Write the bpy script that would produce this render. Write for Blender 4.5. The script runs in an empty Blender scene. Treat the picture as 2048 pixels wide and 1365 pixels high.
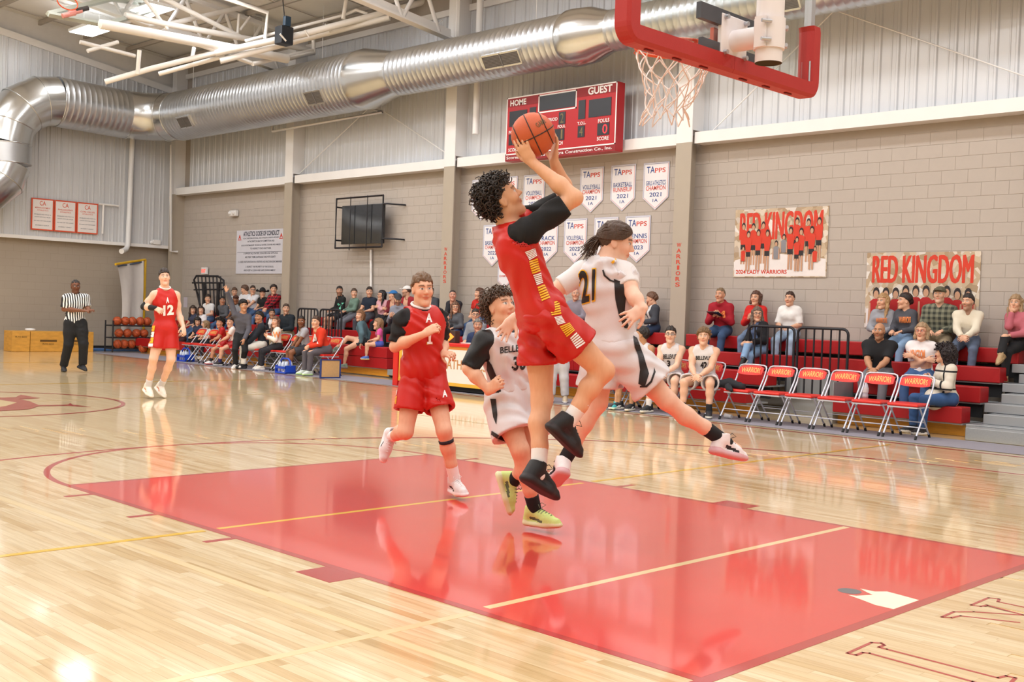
import bpy, bmesh, math, random
import numpy as np
from mathutils import Vector, Matrix
from mathutils.bvhtree import BVHTree
random.seed(7)
SC = bpy.context.scene
COL = SC.collection
# ------------------------------------------------------------------ camera
CAM = np.array([-3.64580, -2.53684, 1.41627]); FPX = 2241.52
YAW, PITCH, ROLL = 0.790583, -0.024162, 0.035158
_r = np.array([math.cos(YAW), -math.sin(YAW), 0])
CF = np.array([math.cos(PITCH)*math.sin(YAW), math.cos(PITCH)*math.cos(YAW), math.sin(PITCH)])
_u = np.cross(_r, CF)
CR = math.cos(ROLL)*_r + math.sin(ROLL)*_u
CU = -math.sin(ROLL)*_r + math.cos(ROLL)*_u
cd = bpy.data.cameras.new('camera'); cd.sensor_width = 36; cd.lens = FPX/2048*36; cd.clip_end = 200
co = bpy.data.objects.new('camera', cd); COL.objects.link(co)
co.matrix_world = Matrix(((CR[0], CU[0], -CF[0], CAM[0]), (CR[1], CU[1], -CF[1], CAM[1]), (CR[2], CU[2], -CF[2], CAM[2]), (0, 0, 0, 1)))
SC.camera = co
# ------------------------------------------------------------------ world, lamps, exposure
SC.view_settings.view_transform = 'Standard'; SC.view_settings.look = 'None'
SC.view_settings.gamma = 1; SC.view_settings.use_curve_mapping = False
SC.view_settings.exposure = 0.0
SC.cycles.max_bounces = 6; SC.cycles.diffuse_bounces = 3; SC.cycles.glossy_bounces = 3; SC.cycles.transmission_bounces = 2; SC.cycles.transparent_max_bounces = 6; SC.cycles.caustics_reflective = False; SC.cycles.caustics_refractive = False
wd = bpy.data.worlds.new('world'); SC.world = wd; wd.use_nodes = True
wd.node_tree.nodes['Background'].inputs[0].default_value = (.9, .95, 1, 1)
wd.node_tree.nodes['Background'].inputs[1].default_value = .3
XW, YW, XN, YB = 13.05, 28.3, -9.0, -6.5        # inner faces of the four walls
def roof_z(x): return 8.5 + .095*min(13.05-x, x+9.0)
LIGHTS = [(x, y) for x in (9.05, 5.0, .95, -3.1, -7.1) for y in (25.5, 22.4, 19.3, 16.2, 13.1, 10.0, 6.9, 3.8, .7, -2.4, -5.3)]
LIGHT_W = 78
def lamp(x, y):
    l = bpy.data.lights.new('high_bay_or_fill_lamp', 'AREA'); l.shape = 'RECTANGLE'; l.size = .6; l.size_y = 1.2
    l.energy = LIGHT_W; l.color = (.935, .967, 1)
    o = bpy.data.objects.new('high_bay_or_fill_lamp', l); COL.objects.link(o); o.location = (x, y, roof_z(x)-.62); return o
for q in LIGHTS:
    o_ = lamp(*q)
    if q[0] > 0 and q[1] > 9:                      # extra upward fill lamps, added here to brighten the roof
        roof_fill = lamp(*q); roof_fill.data.energy = LIGHT_W*.16; roof_fill.rotation_euler = (math.pi, 0, 0); roof_fill.location.z += .08
# ------------------------------------------------------------------ helpers
def ray(x, y): return CF + CR*(x-1024)/FPX - CU*(y-682.5)/FPX
def at(x, y, ax, v):
    d = ray(x, y); return CAM + d*((v-CAM[ax])/d[ax])
def atd(x, y, D): return CAM + ray(x, y)*D
def V(*a): return np.array(a, float)
def nrm(v): v = np.asarray(v, float); return v/max(np.linalg.norm(v), 1e-9)
def lin(c):
    if isinstance(c, str): c = [int(c[i:i+2], 16)/255 for i in (0, 2, 4)]
    return tuple((x/12.92 if x <= .04045 else ((x+.055)/1.055)**2.4) for x in c[:3]) + (1,)
_M = {}
def mat(name, c, rough=.5, metal=0, var=.06, scale=6, bump=0, bscale=40, coat=0, spec=.5, emit=0, stretch=(1, 1, 1), fn=None, alpha=1):
    if name in _M: return _M[name]
    m = bpy.data.materials.new(name); m.use_nodes = True; nt = m.node_tree; b = nt.nodes['Principled BSDF']
    N, L = nt.nodes.new, nt.links.new
    b.inputs['Roughness'].default_value = rough; b.inputs['Metallic'].default_value = metal
    b.inputs['Coat Weight'].default_value = coat; b.inputs['Coat Roughness'].default_value = .04
    b.inputs['Specular IOR Level'].default_value = spec
    if alpha < 1: b.inputs['Alpha'].default_value = alpha
    C = lin(c); b.inputs['Base Color'].default_value = C
    tc = N('ShaderNodeTexCoord'); mp = N('ShaderNodeMapping'); mp.inputs['Scale'].default_value = stretch
    L(tc.outputs['Object'], mp.inputs[0])
    if var:
        nz = N('ShaderNodeTexNoise'); nz.inputs['Scale'].default_value = scale; nz.inputs['Detail'].default_value = 3
        L(mp.outputs[0], nz.inputs[0])
        mx = N('ShaderNodeMix'); mx.data_type = 'RGBA'
        mx.inputs['A'].default_value = tuple(min(1, x*(1-var)) for x in C[:3])+(1,); mx.inputs['B'].default_value = tuple(min(1, x*(1+var)) for x in C[:3])+(1,)
        L(nz.outputs[0], mx.inputs['Factor']); L(mx.outputs['Result'], b.inputs['Base Color'])
    if bump:
        nb = N('ShaderNodeTexNoise'); nb.inputs['Scale'].default_value = bscale; nb.inputs['Detail'].default_value = 2
        L(mp.outputs[0], nb.inputs[0]); bp = N('ShaderNodeBump'); bp.inputs['Strength'].default_value = bump; bp.inputs['Distance'].default_value = .01
        L(nb.outputs[0], bp.inputs['Height']); L(bp.outputs[0], b.inputs['Normal'])
    if emit: b.inputs['Emission Color'].default_value = C; b.inputs['Emission Strength'].default_value = emit
    if fn: fn(nt, b, mp, N, L)
    _M[name] = m; return m
def tag(o, label=None, cat=None, group=None, kind=None):
    if label: o['label'] = label
    if cat: o['category'] = cat
    if group: o['group'] = group
    if kind: o['kind'] = kind
    return o
def empty(name, loc, label=None, cat=None, group=None, kind=None, rz=0):
    o = bpy.data.objects.new(name, None); COL.objects.link(o); o.location = tuple(map(float, loc)); o.rotation_euler = (0, 0, rz); o.empty_display_size = .05
    return tag(o, label, cat, group, kind)
def mesh_np(name, v, f, mats, smooth=False, mi=None):
    v = np.asarray(v, np.float32); me = bpy.data.meshes.new(name)
    if isinstance(f, np.ndarray) and f.ndim == 2:
        n, k = f.shape; me.vertices.add(len(v)); me.vertices.foreach_set('co', v.ravel())
        me.loops.add(n*k); me.loops.foreach_set('vertex_index', f.ravel().astype(np.int32))
        me.polygons.add(n); me.polygons.foreach_set('loop_start', np.arange(0, n*k, k, dtype=np.int32))
        me.update(calc_edges=True); me.validate()
    else: me.from_pydata([tuple(map(float, p)) for p in v], [], [tuple(map(int, q)) for q in f])
    for m in (mats if isinstance(mats, (list, tuple)) else [mats]): me.materials.append(m)
    if mi is not None: me.polygons.foreach_set('material_index', np.asarray(mi, np.int32))
    if smooth: me.polygons.foreach_set('use_smooth', np.ones(len(me.polygons), bool))
    me.update(); return me
def link(name, me, parent=None, loc=None, rz=None):
    o = bpy.data.objects.new(name, me); COL.objects.link(o)
    if parent is not None: o.parent = parent
    if loc is not None: o.location = tuple(map(float, loc))
    if rz is not None: o.rotation_euler = (0, 0, rz)
    return o
class MB:
    "collects shapes into one mesh; world coordinates unless the parent stands elsewhere"
    def __init__(s): s.v = []; s.f = []; s.m = []; s.cm = 0; s.sm = []
    def add(s, vs, fs, smooth=False):
        n = len(s.v); s.v += [tuple(map(float, p)) for p in vs]
        for q in fs: s.f.append(tuple(n+i for i in q)); s.m.append(s.cm); s.sm.append(smooth)
        return s
    def box(s, lo, hi):
        x0, y0, z0 = lo; x1, y1, z1 = hi
        return s.add([(x0, y0, z0), (x1, y0, z0), (x1, y1, z0), (x0, y1, z0), (x0, y0, z1), (x1, y0, z1), (x1, y1, z1), (x0, y1, z1)],
                     [(0, 3, 2, 1), (4, 5, 6, 7), (0, 1, 5, 4), (1, 2, 6, 5), (2, 3, 7, 6), (3, 0, 4, 7)])
    def bbox(s, lo, hi, r):
        "box with chamfered edges"
        x0, y0, z0 = lo; x1, y1, z1 = hi; vs = []
        bm = bmesh.new(); bmesh.ops.create_cube(bm, size=1)
        for v in bm.verts: v.co = ((x0+x1)/2+v.co.x*(x1-x0), (y0+y1)/2+v.co.y*(y1-y0), (z0+z1)/2+v.co.z*(z1-z0))
        bmesh.ops.bevel(bm, geom=bm.edges[:], offset=r, segments=2, affect='EDGES', profile=.5)
        bm.verts.index_update(); s.add([v.co for v in bm.verts], [[v.index for v in f.verts] for f in bm.faces]); bm.free(); return s
    def obox(s, c, ax, ay, az):
        "oriented box from centre and three half axes"
        c, ax, ay, az = map(np.asarray, (c, ax, ay, az)); vs = [c+i*ax+j*ay+k*az for k in (-1, 1) for i, j in ((-1, -1), (1, -1), (1, 1), (-1, 1))]
        return s.add(vs, [(0, 3, 2, 1), (4, 5, 6, 7), (0, 1, 5, 4), (1, 2, 6, 5), (2, 3, 7, 6), (3, 0, 4, 7)])
    def tube(s, pts, r, n=10, cap=True, closed=False, smooth=True):
        pts = [np.asarray(p, float) for p in pts]; rs = r if isinstance(r, (list, tuple, np.ndarray)) else [r]*len(pts); m = len(pts); vs = []
        t0 = nrm(pts[1]-pts[0]); up = V(0, 0, 1) if abs(t0[2]) < .9 else V(1, 0, 0); a = nrm(np.cross(up, t0))
        for i in range(m):
            if closed: t = nrm(pts[(i+1) % m]-pts[i-1])
            else: t = nrm(pts[min(i+1, m-1)]-pts[max(i-1, 0)])
            a = nrm(a-t*np.dot(a, t)); b = np.cross(t, a)
            k = 1.0
            if 0 < i < m-1 or closed:
                d1 = nrm(pts[i]-pts[i-1]); k = 1/max(.5, abs(float(np.dot(d1, t))))
            for j in range(n):
                th = 2*math.pi*j/n; vs.append(pts[i]+rs[i]*(a*math.cos(th)+b*math.sin(th)))
        fs = [(i*n+j, i*n+(j+1) % n, (i+1)*n+(j+1) % n, (i+1)*n+j) for i in range(m-1) for j in range(n)]
        if closed: fs += [((m-1)*n+j, (m-1)*n+(j+1) % n, (j+1) % n, j) for j in range(n)]
        s.add(vs, fs, smooth)
        if cap and not closed: s.add(vs[:n], [tuple(range(n))[::-1]]); s.add(vs[-n:], [tuple(range(n))])
        return s
    def prism(s, poly, o, xd, yd, nd, t, back=0.0):
        "polygon in plane (o, xd, yd), thickness t along nd"
        o, xd, yd, nd = [np.asarray(q, float) for q in (o, xd, yd, nd)]; n = len(poly)
        A = [o+xd*p[0]+yd*p[1]+nd*t for p in poly]; B = [o+xd*p[0]+yd*p[1]+nd*back for p in poly]
        return s.add(A+B, [tuple(range(n)), tuple(range(2*n-1, n-1, -1))]+[(i+n, (i+1) % n+n, (i+1) % n, i) for i in range(n)])
    def lathe(s, prof, c, n=20, smooth=True):
        m = len(prof); vs = [(c[0]+r*math.cos(2*math.pi*j/n), c[1]+r*math.sin(2*math.pi*j/n), c[2]+z) for r, z in prof for j in range(n)]
        return s.add(vs, [(i*n+j, i*n+(j+1) % n, (i+1)*n+(j+1) % n, (i+1)*n+j) for i in range(m-1) for j in range(n)], smooth)
    def sphere(s, c, r, n=16, sq=(1, 1, 1)):
        m = n//2; vs = [V(c[0]+r*sq[0]*math.sin(math.pi*i/m)*math.cos(2*math.pi*j/n), c[1]+r*sq[1]*math.sin(math.pi*i/m)*math.sin(2*math.pi*j/n), c[2]+r*sq[2]*math.cos(math.pi*i/m)) for i in range(m+1) for j in range(n)]
        return s.add(vs, [(i*n+j, (i+1)*n+j, (i+1)*n+(j+1) % n, i*n+(j+1) % n) for i in range(m) for j in range(n)], True)
    def mesh(s, name, mats, off=(0, 0, 0)):
        me = bpy.data.meshes.new(name); me.from_pydata([(p[0]-off[0], p[1]-off[1], p[2]-off[2]) for p in s.v], [], s.f)
        for m in (mats if isinstance(mats, (list, tuple)) else [mats]): me.materials.append(m)
        me.polygons.foreach_set('material_index', s.m); me.polygons.foreach_set('use_smooth', s.sm); me.update(); return me
    def build(s, name, mats, parent=None, world=True):
        off = tuple(parent.matrix_basis.translation) if (parent is not None and world) else (0, 0, 0)
        if parent is not None and world and parent.parent is not None: off = tuple(Vector(off)+parent.parent.matrix_basis.translation)
        return link(name, s.mesh(name, mats, off), parent)
    def single(s, name, mats, label, cat, group=None, kind=None):
        "a thing of one mesh, its origin at its base"
        v = np.array(s.v); b = ((v[:, 0].min()+v[:, 0].max())/2, (v[:, 1].min()+v[:, 1].max())/2, v[:, 2].min())
        o = link(name, s.mesh(name, mats, b)); o.location = tuple(map(float, b)); return tag(o, label, cat, group, kind)
_TX = {}
def text_geo(t, bold=.0, res=3):
    "2-D glyph mesh of the built-in font: vertices (n,2) normalised to the unit box, triangles"
    key = (t, bold)
    if key in _TX: return _TX[key]
    cu = bpy.data.curves.new('txt', 'FONT'); cu.body = t; cu.resolution_u = res; cu.offset = bold; cu.fill_mode = 'FRONT'; cu.dimensions = '2D'
    ob = bpy.data.objects.new('txt', cu); me = bpy.data.meshes.new_from_object(ob)
    v = np.array([(p.co.x, p.co.y) for p in me.vertices]); f = [tuple(p.vertices) for p in me.polygons]
    bpy.data.objects.remove(ob); bpy.data.curves.remove(cu); bpy.data.meshes.remove(me)
    lo, hi = v.min(0), v.max(0); asp = (hi[0]-lo[0])/(hi[1]-lo[1]); v = (v-lo)/(hi-lo); _TX[key] = (v, f, asp); return _TX[key]
def put_text(mb, t, o, xd, yd, nd, w, h, bold=.0, d=.002, arch=0):
    "flat lettering in the box w x h at corner o"
    v, f, a = text_geo(t, bold); o, xd, yd, nd = [np.asarray(q, float) for q in (o, xd, yd, nd)]
    return mb.add([o+xd*p[0]*w+yd*(p[1]*h+arch*math.sin(p[0]*math.pi))+nd*d for p in v], f)
def copy_tree(o, parent=None):
    c = o.copy(); COL.objects.link(c); c.parent = parent
    for ch in list(o.children): copy_tree(ch, c)
    return c
# ================================================================== THE ROOM
C_WALL, C_WHITE, C_METAL = 'b9afa6', 'f1efee', 'd6d8dc'
def wood_fn(src):
    def fn(nt, b, mp, N, L):
        if src == 'object': oi = N('ShaderNodeObjectInfo'); rnd = oi.outputs['Random']
        else: g = N('ShaderNodeNewGeometry'); rnd = g.outputs['Random Per Island']
        tc = N('ShaderNodeNewGeometry'); m2 = N('ShaderNodeMapping'); m2.inputs['Scale'].default_value = (40, 2.2, 1); L(tc.outputs['Position'], m2.inputs[0])
        add = N('ShaderNodeVectorMath'); add.operation = 'ADD'; L(m2.outputs[0], add.inputs[0]); cx = N('ShaderNodeCombineXYZ')
        mu = N('ShaderNodeMath'); mu.operation = 'MULTIPLY'; mu.inputs[1].default_value = 50; L(rnd, mu.inputs[0]); L(mu.outputs[0], cx.inputs[2]); L(cx.outputs[0], add.inputs[1])
        nz = N('ShaderNodeTexNoise'); nz.inputs['Scale'].default_value = 1; nz.inputs['Detail'].default_value = 4; L(add.outputs[0], nz.inputs[0])
        r1 = N('ShaderNodeValToRGB'); r1.color_ramp.elements[0].color = lin('d3b27c'); r1.color_ramp.elements[1].color = lin('efdab2')
        e = r1.color_ramp.elements.new(.25); e.color = lin('e3c798'); e = r1.color_ramp.elements.new(.6); e.color = lin('e9d0a4'); L(rnd, r1.inputs[0])
        mx = N('ShaderNodeMix'); mx.data_type = 'RGBA'; mx.blend_type = 'MULTIPLY'; mx.inputs['Factor'].default_value = .55; L(r1.outputs[0], mx.inputs['A'])
        r2 = N('ShaderNodeValToRGB'); r2.color_ramp.elements[0].position = .3; r2.color_ramp.elements[0].color = lin('d3bf9f'); r2.color_ramp.elements[1].position = .6; r2.color_ramp.elements[1].color = (1, 1, 1, 1)
        L(nz.outputs[0], r2.inputs[0]); L(r2.outputs[0], mx.inputs['B']); L(mx.outputs['Result'], b.inputs['Base Color'])
    return fn
def slab_fn(nt, b, mp, N, L):
    g = N('ShaderNodeNewGeometry'); m2 = N('ShaderNodeMapping'); m2.inputs['Rotation'].default_value = (0, 0, math.pi/2); L(g.outputs['Position'], m2.inputs[0])
    br = N('ShaderNodeTexBrick'); br.inputs['Scale'].default_value = 1; br.inputs['Brick Width'].default_value = .9; br.inputs['Row Height'].default_value = .057; br.inputs['Mortar Size'].default_value = .0006
    br.inputs['Color1'].default_value = lin('dfc193'); br.inputs['Color2'].default_value = lin('ecd4a8'); br.inputs['Mortar'].default_value = lin('c39d66'); L(m2.outputs[0], br.inputs[0]); L(br.outputs[0], b.inputs['Base Color'])
GL = dict(rough=.28, coat=.9, var=0)
m_plank = mat('maple_plank', 'e6c892', fn=wood_fn('object'), **GL)
m_planks = mat('maple_planks_far', 'e6c892', fn=wood_fn('island'), **GL)
m_slab = mat('maple_floor', 'e6c892', fn=slab_fn, **GL)
m_lane = mat('lane_red_paint', 'd93a35', rough=.28, coat=.9, var=.03)
m_line = mat('line_red_paint', 'b5282a', rough=.28, coat=.9, var=.05, scale=30)
m_yel = mat('line_yellow_paint', 'eec02c', rough=.3, coat=.9, var=.04)
m_cream = mat('line_cream_paint', 'efd49c', rough=.3, coat=.9, var=.03)
m_pale = mat('line_pale_wood', 'ecd2a0', rough=.3, coat=.9, var=.03)
m_bare = mat('bare_wood', 'eadfc6', rough=.6, var=.05, scale=20)
for m_ in (m_plank, m_planks, m_slab, m_lane, m_line, m_yel, m_cream, m_pale): m_.node_tree.nodes['Principled BSDF'].inputs['Coat Roughness'].default_value = .07

floor = MB().box((XN, YB, -.2), (XW, YW, -.003)).build('floor', m_slab); tag(floor, kind='structure')
def make_planks():
    W = .057; rng = random.Random(3); near = []
    x = -6.0
    while x < 9.4:
        y = -4.5+rng.random()
        while y < 12.5:
            l = rng.choice((.35, .5, .65, .8, 1.0)); c = V(x+W/2, y+l/2, 0); d = c-CAM; z = d@CF
            if z > 1:
                px = 1024+FPX*(d@CR)/z; py = 682.5-FPX*(d@CU)/z
                in_lane = -.03 < c[0] < 3.69 and 0 < c[1] < 5.8
                if -120 < px < 2170 and py < 1480 and z < 12: near.append((z if not in_lane else z+50, x, y, l))
            y += l
        x += W
    near.sort(); ms = {}
    def pl(mb, x, y, l, z0=-.003): return mb.add([(x+.0004, y+.0004, z0), (x+W-.0004, y+.0004, z0), (x+W-.0004, y+l-.0004, z0), (x+.0004, y+l-.0004, z0), (x+.0004, y+.0004, 0), (x+W-.0004, y+.0004, 0), (x+W-.0004, y+l-.0004, 0), (x+.0004, y+l-.0004, 0)],
                     [(4, 5, 6, 7), (0, 1, 5, 4), (1, 2, 6, 5), (2, 3, 7, 6), (3, 0, 4, 7)])
    for z, x, y, l in near[:300]:
        if l not in ms: ms[l] = pl(MB(), 0, 0, l).mesh('plank', m_plank)
        link('plank', ms[l], floor, (x, y, 0))
    mb = MB()
    for z, x, y, l in near[300:]: pl(mb, x, y, l)
    tag(mb.build('plank_field', m_planks, floor), kind='stuff')
make_planks()
def flat(name, polys, m, z=.0012):
    mb = MB()
    for p in polys: n = len(p); mb.add([(q[0], q[1], z) for q in p]+[(q[0], q[1], z-.001) for q in p], [tuple(range(n))]+[(i+n, (i+1) % n+n, (i+1) % n, i) for i in range(n)])
    bm = bmesh.new(); me = mb.mesh(name, m); bm.from_mesh(me); bmesh.ops.recalc_face_normals(bm, faces=bm.faces); 
    for f in bm.faces:
        if len(f.verts) > 4 or len(polys[0]) > 4: pass
    bm.to_mesh(me); bm.free(); return link(name, me, floor)
def rect(x0, y0, x1, y1): return [(x0, y0), (x1, y0), (x1, y1), (x0, y1)]
def arc(cx, cy, r, w, a0, a1, n=64):
    P = []
    for i in range(n):
        a, b = a0+(a1-a0)*i/n, a0+(a1-a0)*(i+1)/n
        P.append([(cx+(r-w)*math.cos(a), cy+(r-w)*math.sin(a)), (cx+r*math.cos(a), cy+r*math.sin(a)), (cx+r*math.cos(b), cy+r*math.sin(b)), (cx+(r-w)*math.cos(b), cy+(r-w)*math.sin(b))])
    return P
def strip(pts, w):
    P = []
    for a, b in zip(pts[:-1], pts[1:]):
        a, b = np.array(a), np.array(b); d = nrm(b-a); n = np.array((-d[1], d[0]))*w/2; a = a-d*w*.3; b = b+d*w*.3; P.append([tuple(a-n), tuple(b-n), tuple(b+n), tuple(a+n)])
    return P
flat('lane_paint', [rect(.05, 0, 3.61, 5.74)], m_lane, .0016)
flat('lane_border', [rect(0, 0, .05, 5.79), rect(3.61, 0, 3.66, 5.79), rect(.05, 5.74, 3.61, 5.79)], m_line, .0014)
flat('baseline_stripe', [rect(-5.8, -.06, 9.45, 0)], m_line, .0014)
for s, x in ((-1, 0), (1, 3.66)):
    x2 = x+s*.2; flat('lane_block', [rect(min(x, x2), 2.134, max(x, x2), 2.438)], m_line, .0013)
    for v in (3.353, 4.318, 5.283): flat('lane_mark', [rect(min(x, x2), v, max(x, x2), v+.05)], m_line, .0013)
flat('free_throw_arc', arc(1.83, 5.79, 1.83, .05, 0, math.pi), m_line, .0011)
flat('three_point_line', arc(1.83, 1.6, 6.02, .05, 0, math.pi, 90)+[rect(-4.19, 0, -4.14, 1.6), rect(7.80, 0, 7.85, 1.6)], m_line, .0009)
flat('centre_circle', arc(1.83, 12.8, 1.9, .055, 0, 2*math.pi, 90), m_line)
flat('centre_stripe', [rect(-5.8, 12.78, 9.45, 12.83)], m_pale, .0008)
flat('sideline_stripe', [rect(9.40, 0, 9.45, 25.6)], m_line)
flat('yellow_stripe', [rect(-5.8, 3.65, -.03, 3.70), rect(.07, 3.66, 3.55, 3.705), rect(3.7, 3.67, 9.2, 3.72), rect(-5.8, 21.9, 9.2, 21.95), rect(-.2, 15.8, 9.2, 15.85)], m_yel, .0019)
flat('cream_stripe', [rect(.1, 1.255, 3.62, 1.305)], m_cream, .0019)
flat('pale_stripe', [rect(-5.8, 1.235, -.01, 1.285), rect(6.3, 0, 6.35, 20)], m_pale, .0007)
flat('pale_stripe', [rect(-.6, -3, -.55, 12)], m_pale, .0009)
flat('worn_patch', [[(1.978, .324), (1.982, .241), (2.037, .2), (2.023, .122), (1.998, .004), (1.71, .004), (1.713, .105), (1.752, .191), (1.794, .296), (1.811, .259), (1.85, .24), (1.904, .213), (1.932, .262)]], m_bare, .0021)
flat('floor_socket_cover', [[(1.878+.062*math.cos(a*math.pi/10), .333+.062*math.sin(a*math.pi/10)) for a in range(20)]], mat('socket_grey', '7f8287', rough=.35, metal=.5), .0024)
I1 = [(.828, -.215), (.832, -.254), (.892, -.254), (.906, -.278), (.879, -.736), (.872, -.85)]
I2 = [(.828, -.215), (1.067, -.205), (1.094, -.239), (1.074, -.262), (1.025, -.261), (1.025, -.299), (1.011, -.785), (1.065, -.797), (1.069, -.833), (.949, -.851), (.872, -.85)]
flat('baseline_letter', strip(I1, .016)+strip(I2, .016), m_line, .0013)
K = [(1.982, -.509), (1.868, -.269), (1.791, -.255), (1.765, -.219), (1.917, -.214), (2.002, -.279), (2.147, -.471), (2.198, -.268), (2.14, -.257), (2.128, -.214), (2.364, -.209), (2.383, -.257), (2.317, -.276), (2.316, -.47), (2.31, -.8)]
flat('baseline_letter', strip(K, .016), m_line, .0013)
flat('centre_emblem', [[(1.2, 13.2), (2.3, 13.46), (2.65, 13.47), (2.87, 13.85), (2.88, 13.21), (2.57, 13.15), (2.57, 12.8), (2.45, 12.2), (2.81, 12.13), (2.93, 12.33), (2.86, 12.11), (2.92, 11.69), (2.75, 11.98), (2.39, 12.06), (2.14, 11.71), (1.73, 11.6), (1.1, 11.9)]], m_line, .0013)
flat('centre_emblem_inset', [[(2.3, 13.11), (2.34, 12.64), (2.03, 12.21), (1.93, 12.14), (1.4, 12.3), (1.5, 12.9)]], m_cream, .0017)
# ---------------------------------------------------------------- walls
m_block = mat('painted_block', C_WALL, rough=.75, var=.035, scale=9, bump=.15, bscale=120)
m_joint = mat('block_joint', 'afa59b', rough=.85, var=.05, scale=5)
m_white = mat('white_steel', C_WHITE, rough=.45, var=.03, scale=3)
m_metal = mat('liner_metal', C_METAL, rough=.35, metal=.15, var=.04, scale=2)
m_taupe = mat('column_taupe', 'b3a899', rough=.6, var=.04, scale=4)
def ew_fn(nt, b, mp, N, L):
    g = N('ShaderNodeNewGeometry'); m2 = N('ShaderNodeMapping'); m2.inputs['Rotation'].default_value = (math.pi/2, 0, 0); L(g.outputs['Position'], m2.inputs[0])
    br = N('ShaderNodeTexBrick'); br.inputs['Scale'].default_value = 1; br.inputs['Brick Width'].default_value = .406; br.inputs['Row Height'].default_value = .203; br.inputs['Mortar Size'].default_value = .005
    for k, c in (('Color1', 'ab9f91'), ('Color2', 'a99d8f'), ('Mortar', 'a19586')): br.inputs[k].default_value = lin(c)
    L(m2.outputs[0], br.inputs[0]); L(br.outputs[0], b.inputs['Base Color'])
m_endw = mat('end_wall_block', 'aa9e90', rough=.8, var=0, fn=ew_fn)
wall_r = MB().box((XW+.004, YB, 0), (XW+.35, YW+.3, 8.6)).build('wall_right', m_joint); tag(wall_r, kind='structure')
wall_f = MB().box((XN, YW, 0), (XW+.35, YW+.3, 11)).build('wall_far', m_endw); tag(wall_f, kind='structure')
tag(MB().box((XN-.3, YB-.3, 0), (XN, YW+.3, 10)).build('wall_left', mat('near_wall', 'b9aea1', rough=.8)), kind='structure')
tag(MB().box((XN-.3, YB-.3, 0), (XW+.3, YB, 11)).build('wall_back', mat('near_wall', 'b9aea1', rough=.8)), kind='structure')
def blocks():
    H, Lb, g = .2032, .4064, .0015
    c = .004; y0, y1, z0, z1 = -Lb/2+g, Lb/2-g, g, H-g
    vs = [(.004, y0, z0), (.004, y1, z0), (.004, y1, z1), (.004, y0, z1), (0, y0+c, z0+c), (0, y1-c, z0+c), (0, y1-c, z1-c), (0, y0+c, z1-c)]
    fs = [(4, 7, 6, 5), (0, 4, 5, 1), (1, 5, 6, 2), (2, 6, 7, 3), (3, 7, 4, 0)]
    me = MB().add(vs, fs).mesh('block', m_block); L = []
    for k in range(2, 22):
        z = (k+.8)*H
        if z+H > 4.62: break
        n0 = (5.33 if k % 2 else 5.53)+Lb/2
        for i in range(-12, 60):
            y = n0+i*Lb
            if y-Lb/2 < 1.2 or y+Lb/2 > YW: continue
            d = V(XW, y, z)-CAM; L.append((d@CF+(6 if z < 1.0 else 0), y, z))
    L.sort()
    for q in L[:300]: link('block', me, wall_r, (XW-.001, q[1], q[2]))
    mb = MB()
    for q in L[300:]: mb.add([(XW-.001+a, q[1]+b, q[2]+c_) for a, b, c_ in vs], fs)
    tag(mb.build('block_field', m_block, wall_r), kind='stuff')
blocks()
def liner_mesh(w, h0, h1, slope=None):
    "ribbed sheet w wide in the local y axis, facing -x"
    P = []; per = .305; n = round(w/per)
    for i in range(n):
        y = i*w/n; q = w/n
        P += [(0, y), (0, y+q*.30), (-.028, y+q*.36), (-.028, y+q*.46), (0, y+q*.52), (0, y+q*.72), (-.010, y+q*.75), (-.010, y+q*.79), (0, y+q*.82)]
    P.append((0, w-.004)); vs = []; k = len(P)
    for x, y in P: vs.append((x, y, h0))
    for x, y in P: vs.append((x, y, h1 if slope is None else h1+slope*y))
    return vs, [(i, i+k, i+k+1, i+1) for i in range(k-1)]
for i in range(30):
    y = 1.0+i*.915
    if y+.915 > YW: break
    if i == 0: lm = MB().add(*liner_mesh(.915, 4.76, 8.02)).mesh('liner_panel', m_metal)
    link('liner_panel', lm, wall_r, (XW-.004, y, 0))
ends = []
for i in range(18):            # end wall sheets run along x and end under the sloping gable trim
    x1 = 12.95-i*.915; w = .915; vs, fs = liner_mesh(w, 3.06, 7.5+.155*(12.95-x1), .155)
    MB().add([(x1-b, YW-.22+a, c) for a, b, c in vs], fs).build('liner_panel', m_metal, wall_f)
tag(MB().box((-3, YW-.26, 2.98), (12.97, YW-.02, 3.07)).build('trim_1', m_white), kind='structure')
mb = MB(); mb.obox((5.0, YW-.2, 7.58+.155*7.95), (7.95, 0, -.155*7.95), (0, .06, 0), (0, 0, .09)); tag(mb.build('trim_2', m_white), kind='structure')
mb = MB(); mb.add([(XN, YW-.05, 7.4), (XW, YW-.05, 7.4), (XW, YW-.05, 8.55), (2, YW-.05, 9.6), (XN, YW-.05, 8.55)], [(0, 1, 2, 3, 4)]); tag(mb.build('trim_3', mat('gable_white', 'e6e4e2', rough=.7)), kind='structure')
COLY = [3.05, 9.50, 15.75, 21.9]
for i, y in enumerate(COLY):
    r = empty('column', (12.72, y, 0), kind='structure')
    MB().box((12.70, y-.17, 0), (12.725, y+.17, 4.58)).box((12.725, y-.02, 0), (XW, y+.02, 4.58)).build('column_lower', m_taupe, r)
    MB().box((12.70, y-.17, 4.58), (12.725, y+.17, 8.3)).box((12.725, y-.17, 4.8), (XW, y+.17, 8.3)).build('column_upper', m_white, r)
    tag(MB().box((12.76, y+.185, 4.56), (XW, (COLY+[YW-.2])[i+1]-.185, 4.76)).build('trim_%d' % (4+i), m_white), kind='structure')
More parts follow.
